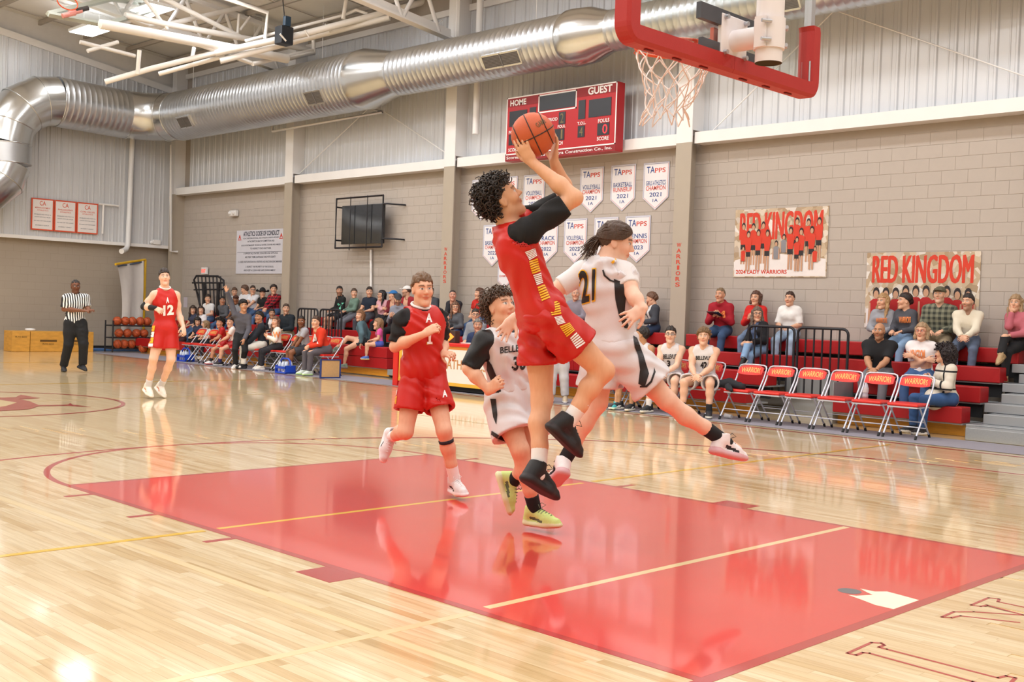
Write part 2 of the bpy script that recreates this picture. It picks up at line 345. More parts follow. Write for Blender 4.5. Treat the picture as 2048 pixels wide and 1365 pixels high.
r = empty('column', (12.8, YW-.4, 0), kind='structure'); MB().box((12.70, YW-.5, 0), (XW, YW-.26, 4.58)).build('column_lower', m_taupe, r); MB().box((12.70, YW-.5, 4.58), (XW, YW-.26, 8.3)).build('column_upper', m_white, r)
tag(MB().box((12.98, YB, 7.98), (XW, YW, 8.12)).build('trim_9', m_white), kind='structure')
m_base = mat('black_base', '1c1c1e', rough=.5)
tag(MB().box((-3, YW-.015, 0), (7.6, YW, .1)).box((9.6, YW-.015, 0), (XW, YW, .1)).build('baseboard_far', m_base), kind='structure')
# ---------------------------------------------------------------- roof
m_roof = mat('roof_blanket', 'f4f1ee', rough=.8, var=.05, scale=1.5, bump=.3, bscale=6)
rz = roof_z
mb = MB(); mb.add([(XN-.3, YB-.3, rz(XN)), (2.03, YB-.3, rz(2.03)), (XW+.3, YB-.3, rz(XW)), (XN-.3, YW+.3, rz(XN)), (2.03, YW+.3, rz(2.03)), (XW+.3, YW+.3, rz(XW))], [(0, 1, 4, 3), (1, 2, 5, 4)])
mb.add([(XN-.3, YB-.3, rz(XN)+.3), (2.03, YB-.3, rz(2.03)+.3), (XW+.3, YB-.3, rz(XW)+.3), (XN-.3, YW+.3, rz(XN)+.3), (2.03, YW+.3, rz(2.03)+.3), (XW+.3, YW+.3, rz(XW)+.3)], [(3, 4, 1, 0), (4, 5, 2, 1)])
ceil = mb.build('ceiling', m_roof); tag(ceil, kind='structure')
m_pur = mat('purlin_grey', 'b9b0a8', rough=.5)
for i in range(9):
    x = 12.6-i*1.25; MB().box((x-.035, YB, rz(x)-.12), (x+.035, YW, rz(x)-.01)).build('purlin', m_pur, ceil)
for i in range(12):
    y = 8+i*1.8; a, b = V(2.1, y, rz(2.1)-.015), V(13, y, rz(13)-.015); MB().tube([a, b], .012, 5).build('roof_band', m_pur, ceil)
for i, y in enumerate([9.5, 15.75, 21.9]):
    t = empty('roof_truss', (12.6, y, 7.3), kind='structure')
    zb = lambda x: 7.32+.115*(12.6-x)
    MB().obox((7.8, y, (zb(12.6)+zb(3))/2), (4.8, 0, (zb(3)-zb(12.6))/-2), (0, .1, 0), (0, 0, .02)).obox((7.8, y, (zb(12.6)+zb(3))/2+.1), (4.8, 0, (zb(3)-zb(12.6))/-2), (0, .02, 0), (0, 0, .1)).build('bottom_chord', m_white, t)
    MB().obox((7.8, y, (rz(12.6)+rz(3))/2-.2), (4.8, 0, (rz(3)-rz(12.6))/-2), (0, .08, 0), (0, 0, .05)).build('top_chord', m_white, t)
    for k in range(9):
        x = 12.3-k*1.05; MB().tube([(x, y, zb(x)), (x-.52, y, rz(x-.52)-.2)], .045, 6).build('web_member', m_white, t); MB().tube([(x-.52, y, rz(x-.52)-.2), (x-1.05, y, zb(x-1.05))], .045, 6).build('web_member', m_white, t)
# ---------------------------------------------------------------- lamps that hang under the roof
m_lamp = mat('lamp_panel', 'ffffff', emit=12, var=0); m_lampf = mat('lamp_frame', 'f2f2f0', rough=.4)
lampmesh = MB().box((-.3, -.6, -.03), (.3, .6, -.02)).mesh('diffuser', m_lamp); lf = MB().box((-.33, -.63, -.019), (.33, .63, .05)).mesh('housing', m_lampf)
lc = MB().tube([(-.2, 0, .05), (-.2, 0, .58)], .006, 5).mesh('hanger', m_lampf)
for x, y, lb in ((9.05, 25.5, 'bright square ceiling lamp nearest the far wall above the duct'), (9.05, 22.4, 'bright ceiling lamp beside the folded backstop')):
    r = empty('ceiling_lamp', (x, y, rz(x)-.6), lb, 'lamp', 'hanging ceiling lamps')
    link('diffuser', lampmesh, r); link('housing', lf, r); link('hanger', lc, r); link('hanger', lc, r, (.4, 0, 0))
# ================================================================== THE THINGS
NX, UPZ, SX = V(-1, 0, 0), V(0, 0, 1), V(0, -1, 0)      # frame of a sign on the right-hand wall: normal, up, reading direction
m_galv = mat('galvanised', 'cdd0d4', rough=.33, metal=.95, var=.10, scale=2.5, bump=.08, bscale=5)
m_galv2 = mat('galvanised_collar', 'cfd0d0', rough=.22, metal=.95, var=.08, scale=2)
m_grille = mat('grille_brown', '6f6a67', rough=.5)
def ridged(a, b, r0, r1=None, pitch=.145, n=36):
    a, b = V(*a), V(*b); L = np.linalg.norm(b-a); r1 = r0 if r1 is None else r1; k = max(1, int(L/pitch)); P = []; R = []
    for i in range(k):
        for t, e in ((0, 0), (.44, 0), (.48, .0025), (.52, .0025), (.56, 0)):
            u = (i+t)/k; P.append(a+(b-a)*u); R.append(r0+(r1-r0)*u+e)
    P.append(b); R.append(r1); return P, R
duct = empty('air_duct', (12.0, 16, 5.9), 'large galvanised spiral air duct slung along two walls under the roof', 'duct')
def dsec(a, b, r0, r1=None, m=m_galv, name='duct_section'):
    P, R = ridged(a, b, r0, r1); MB().tube(P, R, 40).build(name, m, duct)
def bead(c, d, r):
    d = nrm(d); a = nrm(np.cross(d, V(.3, .5, 1))); b = np.cross(d, a)
    MB().tube([V(*c)+r*(a*math.cos(t)+b*math.sin(t)) for t in np.linspace(0, 2*math.pi, 41)[:-1]], .014, 6, closed=True).build('joint_ring', m_galv2, duct)
DX, DZ = 12.0, 6.6
dsec((DX, 26.2, DZ), (DX, 17.95, DZ), .665)
MB().tube([(DX, 17.95, DZ), (DX, 17.75, DZ), (DX, 16.85, DZ), (DX, 16.7, DZ)], [.665, .675, .49, .487], 40).build('reducer', m_galv2, duct)
dsec((DX, 16.7, DZ), (DX, 11.7, DZ), .487)
MB().tube([(DX, 11.7, DZ), (DX, 11.6, DZ), (DX, 11.45, DZ), (DX, 11.1, DZ), (DX, 10.75, DZ), (DX, 10.6, DZ)], [.487, .53, .53, .5, .385, .372], 40).build('reducer', m_galv2, duct)
dsec((DX, 10.6, DZ), (DX, -3, DZ), .372)
EB = [(DX, 26.2, DZ), (DX-.12, 26.72, DZ), (DX-.5, 27.2, DZ), (DX-1.05, 27.39, DZ)]
MB().tube(EB, .66, 40).build('elbow', m_galv2, duct)
for p, d in zip(EB, ((0, 1, 0), (-.4, 1, 0), (-1, .5, 0), (-1, 0, 0))): bead(p, d, .665)
dsec((DX-1.05, 27.39, DZ), (9.0, 27.39, DZ+.05), .66)
E2 = [(9.0, 27.39, 6.65), (8.55, 27.39, 6.58), (8.1, 27.39, 6.3), (7.78, 27.39, 5.88), (7.68, 27.39, 5.35)]
MB().tube(E2, .655, 40).build('elbow', m_galv2, duct)
for p, d in zip(E2, ((1, 0, 0), (1, 0, .3), (1, 0, 1), (.3, 0, 1), (0, 0, 1))): bead(p, d, .66)
MB().tube([(7.68, 27.39, 5.35), (7.68, 27.39, 4.85)], .655, 40).build('duct_section', m_galv, duct)
E3 = [(7.68, 27.39, 4.85), (7.55, 27.39, 4.45), (7.2, 27.39, 4.12), (6.6, 27.39, 4.0), (5.6, 27.39, 4.0)]
MB().tube(E3, .65, 40).build('elbow', m_galv2, duct); bead(E3[0], (0, 0, 1), .66); bead(E3[1], (.6, 0, 1), .66)
def vent(y, r, w=.62, h=.30, a=-32):
    a = math.radians(a); n = V(-math.cos(a), 0, math.sin(a)); t = V(math.sin(a), 0, math.cos(a))
    c = V(DX, y, DZ)+n*(r+.02); mb = MB(); yd = V(0, 1, 0)
    for s in (-1, 1): mb.obox(c+t*s*h/2, yd*w/2, t*.015, n*.05); mb.obox(c+yd*s*w/2, yd*.015, t*h/2, n*.05)
    g = mb.build('vent_frame', m_galv2, duct)
    mb = MB(); mb.obox(c+n*.015, yd*w/2, t*h/2, n*.02)
    for k in range(-4, 5): mb.obox(c+n*.04+t*k*h/9.5, yd*w/2, t*.006, n*.008)
    mb.obox(c+n*.045, yd*.012, t*h/2, n*.01); mb.build('vent_grille', m_grille, g, world=True)
vent(19.0, .665); vent(24.9, .665); vent(13.05, .487, 1.0, .26); vent(7.0, .372, .7, .22); vent(5.2, .372, .9, .24)
for y in (25.6, 22.6, 19.6, 14.9, 12.6):
    MB().tube([(DX, y, DZ+(.66 if y > 17 else .48)), (DX, y, rz(DX)-.05)], .008, 5).build('hanger_rod', m_white, duct)
# ---------------------------------------------------------------- pipes on the walls
def pipe(name, pts, r, label, cat='pipe', m=m_white, group=None, n=10): return MB().tube(pts, r, n).single(name, m, label, cat, group)
pipe('downspout', [at(265, 272, 1, 27.95), at(256, 490, 1, 27.95), at(252, 499, 1, 27.85), at(243, 503, 1, 27.6)], .075, 'white downpipe on the ribbed end wall below the duct elbow')
pipe('downspout', [(12.66, 14.9, 8.2), (12.66, 14.9, 5.2)], .075, 'white downpipe hanging on the wall left of the scoreboard')
pipe('conduit', [at(342, 290, 1, 27.72), at(341, 503, 1, 27.72), at(355, 504, 1, 27.72)], .035, 'thin white conduit bent outward at the corner of the end wall')
pipe('conduit', [at(742, 500, 0, 12.99), at(742, 690, 0, 12.99)], .03, 'thin white conduit running down the wall below the caged screen')
pipe('conduit', [at(198, 408, 1, 27.98), at(237, 412, 1, 27.98)], .03, 'short white bar beside the framed orange notices'); pipe('conduit', [at(207, 410, 1, 27.98), at(205, 468, 1, 27.98)], .03, 'short upright white bar beside the framed orange notices')
W1 = [at(545, 245, 0, 12.55), at(545, 263, 0, 12.55), at(765, 224, 0, 12.55), at(745, 218, 0, 12.8)]
pipe('wall_bar', W1, .03, 'white bar bracketed across the column under the duct')
for i, (a, b) in enumerate((((738, 216), (594, 352)), ((770, 224), (902, 313)), ((1425, 262), (1690, 0)), ((1640, 10), (2060, 156)), ((885, 40), (850, 70)))):
    pipe('brace_rod', [at(*a, 0, 12.9), at(*b, 0, 12.9)], .012, ('slanting steel brace rod left of the column gap behind the duct', 'slanting steel brace rod falling toward the column left of the scoreboard', 'slanting steel brace rod rising behind the backboard', 'slanting steel brace rod falling to the right edge of the wall', 'short slanting brace rod by the truss above the duct')[i], 'brace rod', group='wall brace rods', n=5)
# ---------------------------------------------------------------- folded backstop under the roof
fb = empty('folded_backstop', (9, 20, 6.8), 'white pipe frame of a basketball backstop folded up under the roof', 'backstop')
m_pipew = mat('pipe_cream', 'f3eee8', rough=.35, var=.03)
def fp(pts, r, name='frame_pipe', m=m_pipew): return MB().tube([at(p[0], p[1], 1, p[2]) for p in pts], r, 10).build(name, m, fb)
fp([(200, 48, 20), (240, 55, 20), (575, 118, 20)], .105, 'mast')
fp([(250, 30, 21), (330, 48, 21), (620, 100, 21)], .07); fp([(318, -8, 21), (502, 84, 21)], .055)
fp([(330, 66, 20), (502, 126, 20)], .045); fp([(505, 128, 20), (625, 101, 20.4)], .05); fp([(575, 118, 20), (628, 106, 20.4), (626, 72, 20.4)], .05)
fp([(210, 164, 21), (300, 138, 20.5), (430, 106, 20)], .06); fp([(318, 148, 21), (450, 112, 20)], .05)
fp([(430, 106, 20), (600, 70, 19), (790, 20, 17.5), (900, -12, 17)], .075); fp([(440, 122, 20), (640, 70, 19), (780, 35, 17.5)], .07)
fp([(490, 82, 20), (690, 30, 18.5), (712, 20, 18.2), (735, 28, 18)], .035)
for a, b in (((610, 60), (618, 74)), ((650, 48), (660, 66)), ((560, 68), (572, 82)), ((690, 36), (700, 55))): fp([(a[0], a[1], 18.7), (b[0], b[1], 18.7)], .02, 'lattice_bar')
fp([(530, 78, 19.6), (535, 25, 19.6), (400, -20, 19.6)], .045, 'hanger_pipe'); fp([(686, 38, 18.3), (694, -10, 18.3)], .045, 'hanger_pipe'); fp([(279, 100, 20.5), (275, 148, 20.6)], .045, 'hanger_pipe'); fp([(388, 95, 20.4), (384, 118, 20.4)], .045, 'hanger_pipe')
fp([(160, 84, 24), (270, 112, 24)], .05, 'cross_pipe'); fp([(175, 102, 24), (236, 84, 24)], .05, 'cross_pipe'); fp([(400, 6, 22), (522, 40, 22)], .05, 'cross_pipe'); fp([(474, 80, 21), (478, 28, 21)], .03, 'lattice_bar'); fp([(480, 60, 21), (500, 34, 21)], .03, 'lattice_bar'); fp([(290, 0, 21), (335, 58, 21)], .04, 'lattice_bar')
fp([(290, 60, 21.2), (450, 22, 21.4), (560, 0, 21.5)], .06, 'cross_pipe')
m_bfr = mat('board_frame_grey', 'b9beb4', rough=.4, metal=.3); m_glass = mat('board_glass', 'dfe8e6', rough=.03, var=0, alpha=.22)
q = [at(96, 28, 1, 20), at(222, -2, 1, 21.5), at(330, 12, 1, 23), at(210, 50, 1, 20.2)]
for a, b in ((0, 1), (1, 2), (2, 3), (3, 0)): MB().tube([q[a], q[b]], .06, 4, smooth=False).build('board_edge', m_bfr, fb)
MB().add(q+[p+V(0, 0, .02) for p in q], [(0, 1, 2, 3), (7, 6, 5, 4), (0, 4, 5, 1), (1, 5, 6, 2), (2, 6, 7, 3), (3, 7, 4, 0)]).build('glass_board', m_glass, fb)
for k in range(3): fp([(125+k*13, 32-k*5, 19.9), (150+k*13, 26-k*5, 19.9)], .05, 'rim_bracket', mat('bracket_pink', 'd98f86', rough=.5) if k < 2 else mat('bracket_dark', '3a3533'))
MB().tube([at(135, 5, 1, 19.8)+V(.23*math.cos(t), .05*math.cos(t), .23*math.sin(t)*.6) for t in np.linspace(0, 2*math.pi, 25)[:-1]], .012, 6, closed=True).build('rim', mat('rim_orange', 'e2531f', rough=.4), fb)
sp = empty('ceiling_speaker', at(568, 100, 1, 19), 'black speaker box hanging among the white roof pipes', 'speaker'); c = at(568, 72, 1, 19)
MB().bbox(c-V(.16, .14, .2), c+V(.16, .14, .2), .02).build('cabinet', mat('speaker_black', '1d2128', rough=.5), sp); MB().bbox(c+V(-.08, -.15, .2), c+V(.08, -.05, .42), .015).build('bracket', mat('speaker_blue', '2c4257', rough=.4), sp); MB().tube([c+V(0, 0, .4), c+V(-.12, 0, 1.2)], .012, 6).build('cable', m_base, sp)
# ---------------------------------------------------------------- backboard in front
bk = empty('basketball_hoop', (1.83, 1.0, 2.8), 'glass backboard with red edge padding, white mast, orange rim and net', 'hoop')
m_pad = mat('pad_red', 'ae2623', rough=.55, var=.05, scale=20, bump=.1, bscale=200); m_mast = mat('mast_white', 'ece4e4', rough=.35, var=.03)
m_alu = mat('board_alu', 'bfc0c6', rough=.35, metal=.6)
m_clear = bpy.data.materials.new('clear_glass'); m_clear.use_nodes = True; nt = m_clear.node_tree; nt.nodes.remove(nt.nodes['Principled BSDF'])
g_ = nt.nodes.new('ShaderNodeBsdfGlossy'); g_.inputs['Roughness'].default_value = .02; t_ = nt.nodes.new('ShaderNodeBsdfTransparent'); t_.inputs[0].default_value = (.95, .975, .965, 1); f_ = nt.nodes.new('ShaderNodeLayerWeight'); f_.inputs[0].default_value = .12; x_ = nt.nodes.new('ShaderNodeMixShader')
nt.links.new(f_.outputs['Facing'], x_.inputs[0]); nt.links.new(t_.outputs[0], x_.inputs[1]); nt.links.new(g_.outputs[0], x_.inputs[2]); nt.links.new(x_.outputs[0], nt.nodes['Material Output'].inputs[0])
X0, X1, Z0, Z1, YBB = .915, 2.745, 2.90, 3.97, 1.215
MB().box((X0, YBB-.006, Z0), (X1, YBB+.006, Z1)).build('glass', m_clear, bk)
for nm, lo, hi in (('side_rail', (X0, YBB-.03, Z0), (X0+.045, YBB+.02, Z1)), ('side_rail', (X1-.045, YBB-.03, Z0), (X1, YBB+.02, Z1)), ('bottom_rail', (X0, YBB-.025, Z0), (X1, YBB+.02, Z0+.03)), ('top_rail', (X0, YBB-.03, Z1-.04), (X1, YBB+.02, Z1))): MB().box(lo, hi).build(nm, m_alu, bk)
def padsec(path, nm):
    mb = MB(); sec = [(-.055, -.03), (-.04, -.05), (.04, -.05), (.055, -.03), (.055, .045), (.03, .055), (-.03, .055), (-.055, .045)]; vs = []; m = len(path)
    for i, (p, d) in enumerate(path):
        for a, b in sec: vs.append((p[0]+d[0]*b, YBB+a, p[1]+d[1]*b))
    k = len(sec); fs = [(i*k+j, i*k+(j+1) % k, (i+1)*k+(j+1) % k, (i+1)*k+j) for i in range(m-1) for j in range(k)]+[tuple(range(k))[::-1], tuple(range((m-1)*k, m*k))]
    mb.add(vs, fs); o = mb.build(nm, m_pad, bk); bm = bmesh.new(); bm.from_mesh(o.data); bmesh.ops.recalc_face_normals(bm, faces=bm.faces); bm.to_mesh(o.data); bm.free(); return o
XL, XR, ZB = X0-.005, X1+.005, Z0+.0
cor = [((XL+.05-.05*math.cos(a)), ZB+.05-.05*math.sin(a), -math.cos(a), -math.sin(a)) for a in np.linspace(0, math.pi/2, 7)]
left = [((XL, z), (1, 0)) for z in (3.72, 3.7, 3.3, 3.0)]+[((x, z), (-dx, -dz)) for x, z, dx, dz in cor]+[((x, ZB), (0, 1)) for x in (1.2, 1.83)]
right = [((1.832, ZB), (0, 1)), ((2.4, ZB), (0, 1))]+[((XL+XR-x, z), (dx, -dz)) for x, z, dx, dz in reversed(cor)]+[((XR, 3.0), (-1, 0)), ((XR, 3.27), (-1, 0)), ((XR-.01, 3.30), (-1, 0))]
padsec(left, 'edge_pad'); padsec(right, 'edge_pad')
for x in (1.1, 1.35, 1.6, 2.0, 2.25, 2.5): MB().bbox((x-.035, YBB-.012, ZB-.058), (x+.035, YBB+.006, ZB-.0505), .003).build('pad_slot', mat('slot_dark', '741614', rough=.7), bk)
MX, MY = 1.83, .935
MB().tube([(MX, MY, 5.9), (MX, MY, 3.09)], .078, 28).build('mast', m_mast, bk)
mb = MB().tube([(MX, MY, 3.12), (MX, MY, 2.95)], .087, 28); cl = mb.build('clamp', m_mast, bk)
MB().tube([(MX, MY, 2.95), (MX, MY, 2.875)], .076, 28, cap=False).build('mast_end', m_mast, bk); MB().tube([(MX, MY, 2.874), (MX, MY, 2.945), (MX, MY, 2.9455)], [.0745, .0705, .001], 28, cap=False).build('mast_bore', mat('bore_brown', '5c4a36', rough=.8), bk)  # inside of the pipe end is dark brown, the mast white
for z in (3.085, 2.985):
    for s in (-1, 1): MB().tube([(MX-.13*s, MY-.03, z), (MX-.08*s, MY-.06, z)], .011, 8).build('bolt', m_alu, cl)
MB().box((MX-.10, MY-.035, 2.95), (MX-.085, MY+.035, 3.12)).build('clamp_plate', m_mast, cl)
MB().tube([(MX, MY+.06, 3.03), (MX, YBB-.05, 3.03)], .062, 24).build('support_arm', m_mast, bk)
MB().bbox((MX-.13, YBB-.05, 2.93), (MX+.13, YBB-.02, 3.17), .006).build('mount_plate', m_mast, bk)
m_dk = mat('bracket_grey', '55565c', rough=.4, metal=.5)
MB().box((MX-.33, YBB-.045, 3.10), (MX+.33, YBB-.012, 3.19)).build('mount_bar', m_dk, bk); MB().box((MX-.30, YBB-.04, 2.93), (MX-.13, YBB-.012, 3.0)).box((MX+.13, YBB-.04, 2.93), (MX+.30, YBB-.012, 3.0)).build('mount_bar', m_dk, bk)
for dx in (-.1, .1):
    for z in (2.95, 3.15): MB().tube([(MX+dx, YBB-.075, z), (MX+dx, YBB-.045, z)], .014, 8).build('bolt', m_alu, bk)
MB().box((X1-.05, YBB-.04, 2.95), (X1-.005, YBB-.028, 3.08)).build('corner_plate', m_alu, bk)
RC = V(1.83, 1.59, 3.05); m_rim = mat('rim_orange', 'e2531f', rough=.4)
MB().tube([RC+.236*V(math.cos(t), math.sin(t), 0) for t in np.linspace(0, 2*math.pi, 41)[:-1]], .0095, 8, closed=True).build('rim', m_rim, bk)
MB().box((MX-.11, YBB+.02, 2.96), (MX+.11, YBB+.045, 3.10)).obox((MX, YBB+.1, 3.04), (.09, 0, 0), (0, .07, 0), (0, 0, .008)).build('rim_plate', m_rim, bk)
for k in range(12):
    t = 2*math.pi*k/12; c = RC+.236*V(math.cos(t), math.sin(t), 0); MB().tube([c+V(0, 0, -.008), c+V(.012*math.cos(t), .012*math.sin(t), -.022), c+V(0, 0, -.03)], .003, 5).build('net_hook', m_rim, bk)
def net():
    mb = MB(); rng = random.Random(2); n = 12; lv = [(0, .232), (-.07, .215), (-.14, .185), (-.21, .15), (-.28, .125), (-.35, .12), (-.43, .15)]
    sway = V(-.03, .02, 0); P = {}
    for i, (z, r) in enumerate(lv):
        for k in range(n):
            t = 2*math.pi*(k+.5*(i % 2))/n; P[i, k] = RC+V(r*math.cos(t), r*math.sin(t), z-.02)+sway*(i/5)**2+V(*[rng.uniform(-.008, .008)*min(i, 3) for _ in range(3)])
    for i in range(len(lv)-1):
        for k in range(n):
            a = P[i, k]; b1, b2 = (P[i+1, k], P[i+1, (k-1) % n]) if i % 2 == 0 else (P[i+1, k], P[i+1, (k+1) % n])
            for b in (b1, b2): m = (a+b)/2+nrm(V(a[0]-RC[0], a[1]-RC[1], 0))*.006; mb.tube([a, m, b], .0042, 5, cap=False)
            if i: mb.sphere(a, .0075, 6)
    return mb
tag(net().build('net', mat('net_cord', 'f1e3dc', rough=.8), bk), 'white knotted cord net')
# ---------------------------------------------------------------- bleachers
m_seat = mat('seat_red', 'ab1218', rough=.45, var=.06, scale=40, bump=.08, bscale=90); m_deck = mat('deck_grey', 'a4a8ac', rough=.4, metal=.35, var=.06, scale=4); m_dark = mat('under_dark', '15161a', rough=.8); m_kick = mat('kick_wood', 'd8962f', rough=.4, var=.25, scale=3, stretch=(1, 2, 14))
RX = [11.02, 11.60, 12.19, 12.70]; RZ = [.39, .645, .905, 1.17]
def bleacher(name, y0, y1, rows, label, yrow=None):
    r = empty(name, (11.9, (y0+y1)/2, 0), label, 'bleacher', 'red bleacher sections along the wall')
    for i in rows:
        a, b = (yrow or {}).get(i, (y0, y1)); x = RX[i]; z = RZ[i]; xb = RX[i+1] if i < 3 else XW-.01
        L = b-a; n = max(1, round(L/1.85))
        for k in range(n):
            MB().bbox((x, a+k*L/n+.002, z-.215), (x+.29, a+(k+1)*L/n-.002, z), .012).build('seat_module', m_seat, r)
        if i < 3: MB().box((x+.03, a, z-.235), (xb+.05, b, z-.212)).build('foot_deck', m_deck, r)
        if i: MB().box((x+.12, a+.01, z-.42), (x+.14, b-.01, z-.235)).build('riser', m_dark, r)
    return r
b1 = bleacher('bleacher', 3.55, 9.3, (0, 1, 2, 3), 'red bleacher section at the right behind the empty folding chairs', {0: (3.6, 5.47), 1: (3.6, 5.47), 2: (3.58, 9.3), 3: (3.53, 9.3)})
MB().box((11.2, 3.62, 0), (11.22, 5.5, .155)).build('kick_board', m_kick, b1)
MB().box((12.1, 5.5, 0), (12.13, 6.9, .66)).build('bay_wall', m_deck, b1); MB().box((11.05, 5.475, 0), (12.2, 5.49, .6)).build('bay_end', m_deck, b1)
b2 = bleacher('bleacher', 6.92, 15.0, (0, 1, 2, 3), 'long red bleacher section behind the scoring table', {2: (9.31, 15.0), 3: (9.7, 15.0)})
MB().box((11.2, 6.94, 0), (11.22, 14.98, .155)).build('kick_board', m_kick, b2)
b3 = bleacher('bleacher', 15.62, 18.1, (2, 3), 'red bleacher section where the small girl in pink sits', {2: (15.62, 20.4), 3: (15.95, 20.4)})
MB().bbox((11.02, 15.62, .405), (11.35, 17.9, .625), .012).build('seat_module', m_seat, b3); MB().bbox((11.03, 15.62, .18), (11.33, 17.9, .40), .012).build('seat_module', m_seat, b3); MB().box((11.3, 15.62, .4), (12.25, 17.9, .42)).build('foot_deck', m_deck, b3); MB().box((11.12, 15.64, .02), (11.14, 17.9, .16)).build('kick_board', m_kick, b3); MB().box((11.2, 15.66, .02), (12.9, 15.7, .4)).build('bay_end', m_dark, b3)
b4 = bleacher('bleacher', 20.4, 26.6, (0, 1, 2, 3), 'red bleacher section in the far corner under the students', {3: (22.1, 26.6)})
MB().box((11.2, 20.4, 0), (11.22, 26.6, .155)).build('kick_board', m_kick, b4)
def stairs(y0, y1, label, lab2=False):
    r = empty('aisle_stairs', (11.9, (y0+y1)/2, 0), label, 'stairs', 'grey aisle stairs between the bleachers')
    for i in range(4):
        x = RX[i]-(.2 if i == 3 else 0); z = RZ[i]-.212; MB().bbox((x+.02, y0, z-.12), (12.68 if i == 3 else RX[i+1]+.1, y1, z), .006).build('step', m_deck, r)
        if i < 3: MB().bbox((x+.28, y0+.12, z+.001), (RX[i+1]+.1, y1-.12, z+.13), .006).build('half_step', m_deck, r)
        MB().box((x+.1, y0+.01, max(.01, z-.26)), (x+.12, y1-.01, z-.12)).build('riser', m_dark, r)
    return r
s1 = stairs(1.6, 3.55, 'grey metal aisle stairs at the right edge'); MB().bbox((10.72, 1.6, .0), (11.0, 3.42, .16), .006).build('bottom_step', mat('deck_grey_front', '9fa2a4', rough=.5, metal=.3, var=.12, scale=60), s1); MB().box((11.015, 2.72, .06), (11.025, 2.98, .12)).build('name_plate', mat('plate_cream', 'd9d2bd', rough=.5), s1)
stairs(15.02, 15.60, 'narrow grey aisle stairs beside the small girl in pink')
# ---------------------------------------------------------------- guard rails
m_rail = mat('rail_black', '26262c', rough=.45, metal=.2)
def rail(x, y0, y1, z0, z1, n, label, lean=0):
    r = empty('guard_rail', (x, (y0+y1)/2, z0), label, 'railing', 'black guard rails of the bleachers'); q = .09
    pts = [(x, y0, z0), (x, y0, z1-q)]+[(x, y0+q-q*math.cos(a), z1-q+q*math.sin(a)) for a in np.linspace(0, math.pi/2, 5)[1:]]+[(x, y1-q+q*math.sin(a), z1-q+q*math.cos(a)) for a in np.linspace(0, math.pi/2, 5)]+[(x, y1, z0)]
    MB().tube(pts, .022, 8).build('frame', m_rail, r); MB().tube([(x, y0, z0+.06), (x, y1, z0+.06)], .018, 8).build('bottom_bar', m_rail, r)
    for k in range(1, n): y = y0+(y1-y0)*k/n; MB().tube([(x, y, z0+.06), (x, y, z1)], .015, 8).build('bar', m_rail, r)
    return r
rail(12.02, 6.72, 7.56, .24, 1.36, 7, 'black guard rail left of a pair, before the woman in the white tee'); rail(12.02, 5.80, 6.66, .24, 1.36, 6, 'black guard rail right of a pair, behind the empty folding chairs')
ya, yb, yc, yd_ = [at(q, 640, 0, 11.9)[1] for q in (683, 640, 635, 596)]; zt = at(640, 619, 0, 11.9)[2]
rail(11.9, ya, yb, .3, zt, 7, 'black guard rail right of a pair, beside the seated woman in shorts'); rail(11.9, yc, yd_, .3, zt, 6, 'black guard rail left of a pair, behind the grey shirt player')
def leaning():
    r = empty('spare_railing', at(415, 640, 0, 12.5), 'spare black railing leaning on the wall in the far corner', 'railing'); P = lambda x, y, X=12.6: at(x, y, 0, X)
    MB().tube([P(407, 640), P(388, 560), P(393, 552), P(436, 553), P(447, 561), P(452, 640)], .03, 8).build('frame', m_rail, r)
    MB().tube([P(385, 566), P(448, 566)], .025, 8).build('cross_bar', m_rail, r); MB().tube([P(388, 580), P(446, 579)], .02, 8).build('cross_bar', m_rail, r)
    for k in range(7): MB().tube([P(396+k*7.5, 553), P(402+k*7, 640)], .02, 6).build('bar', m_rail, r)
    for k in (0, 1): MB().obox(P(408+k*28, 598), (0, .06, 0), (0, 0, .45), (.02, 0, 0)).build('panel', m_rail, r)
leaning()
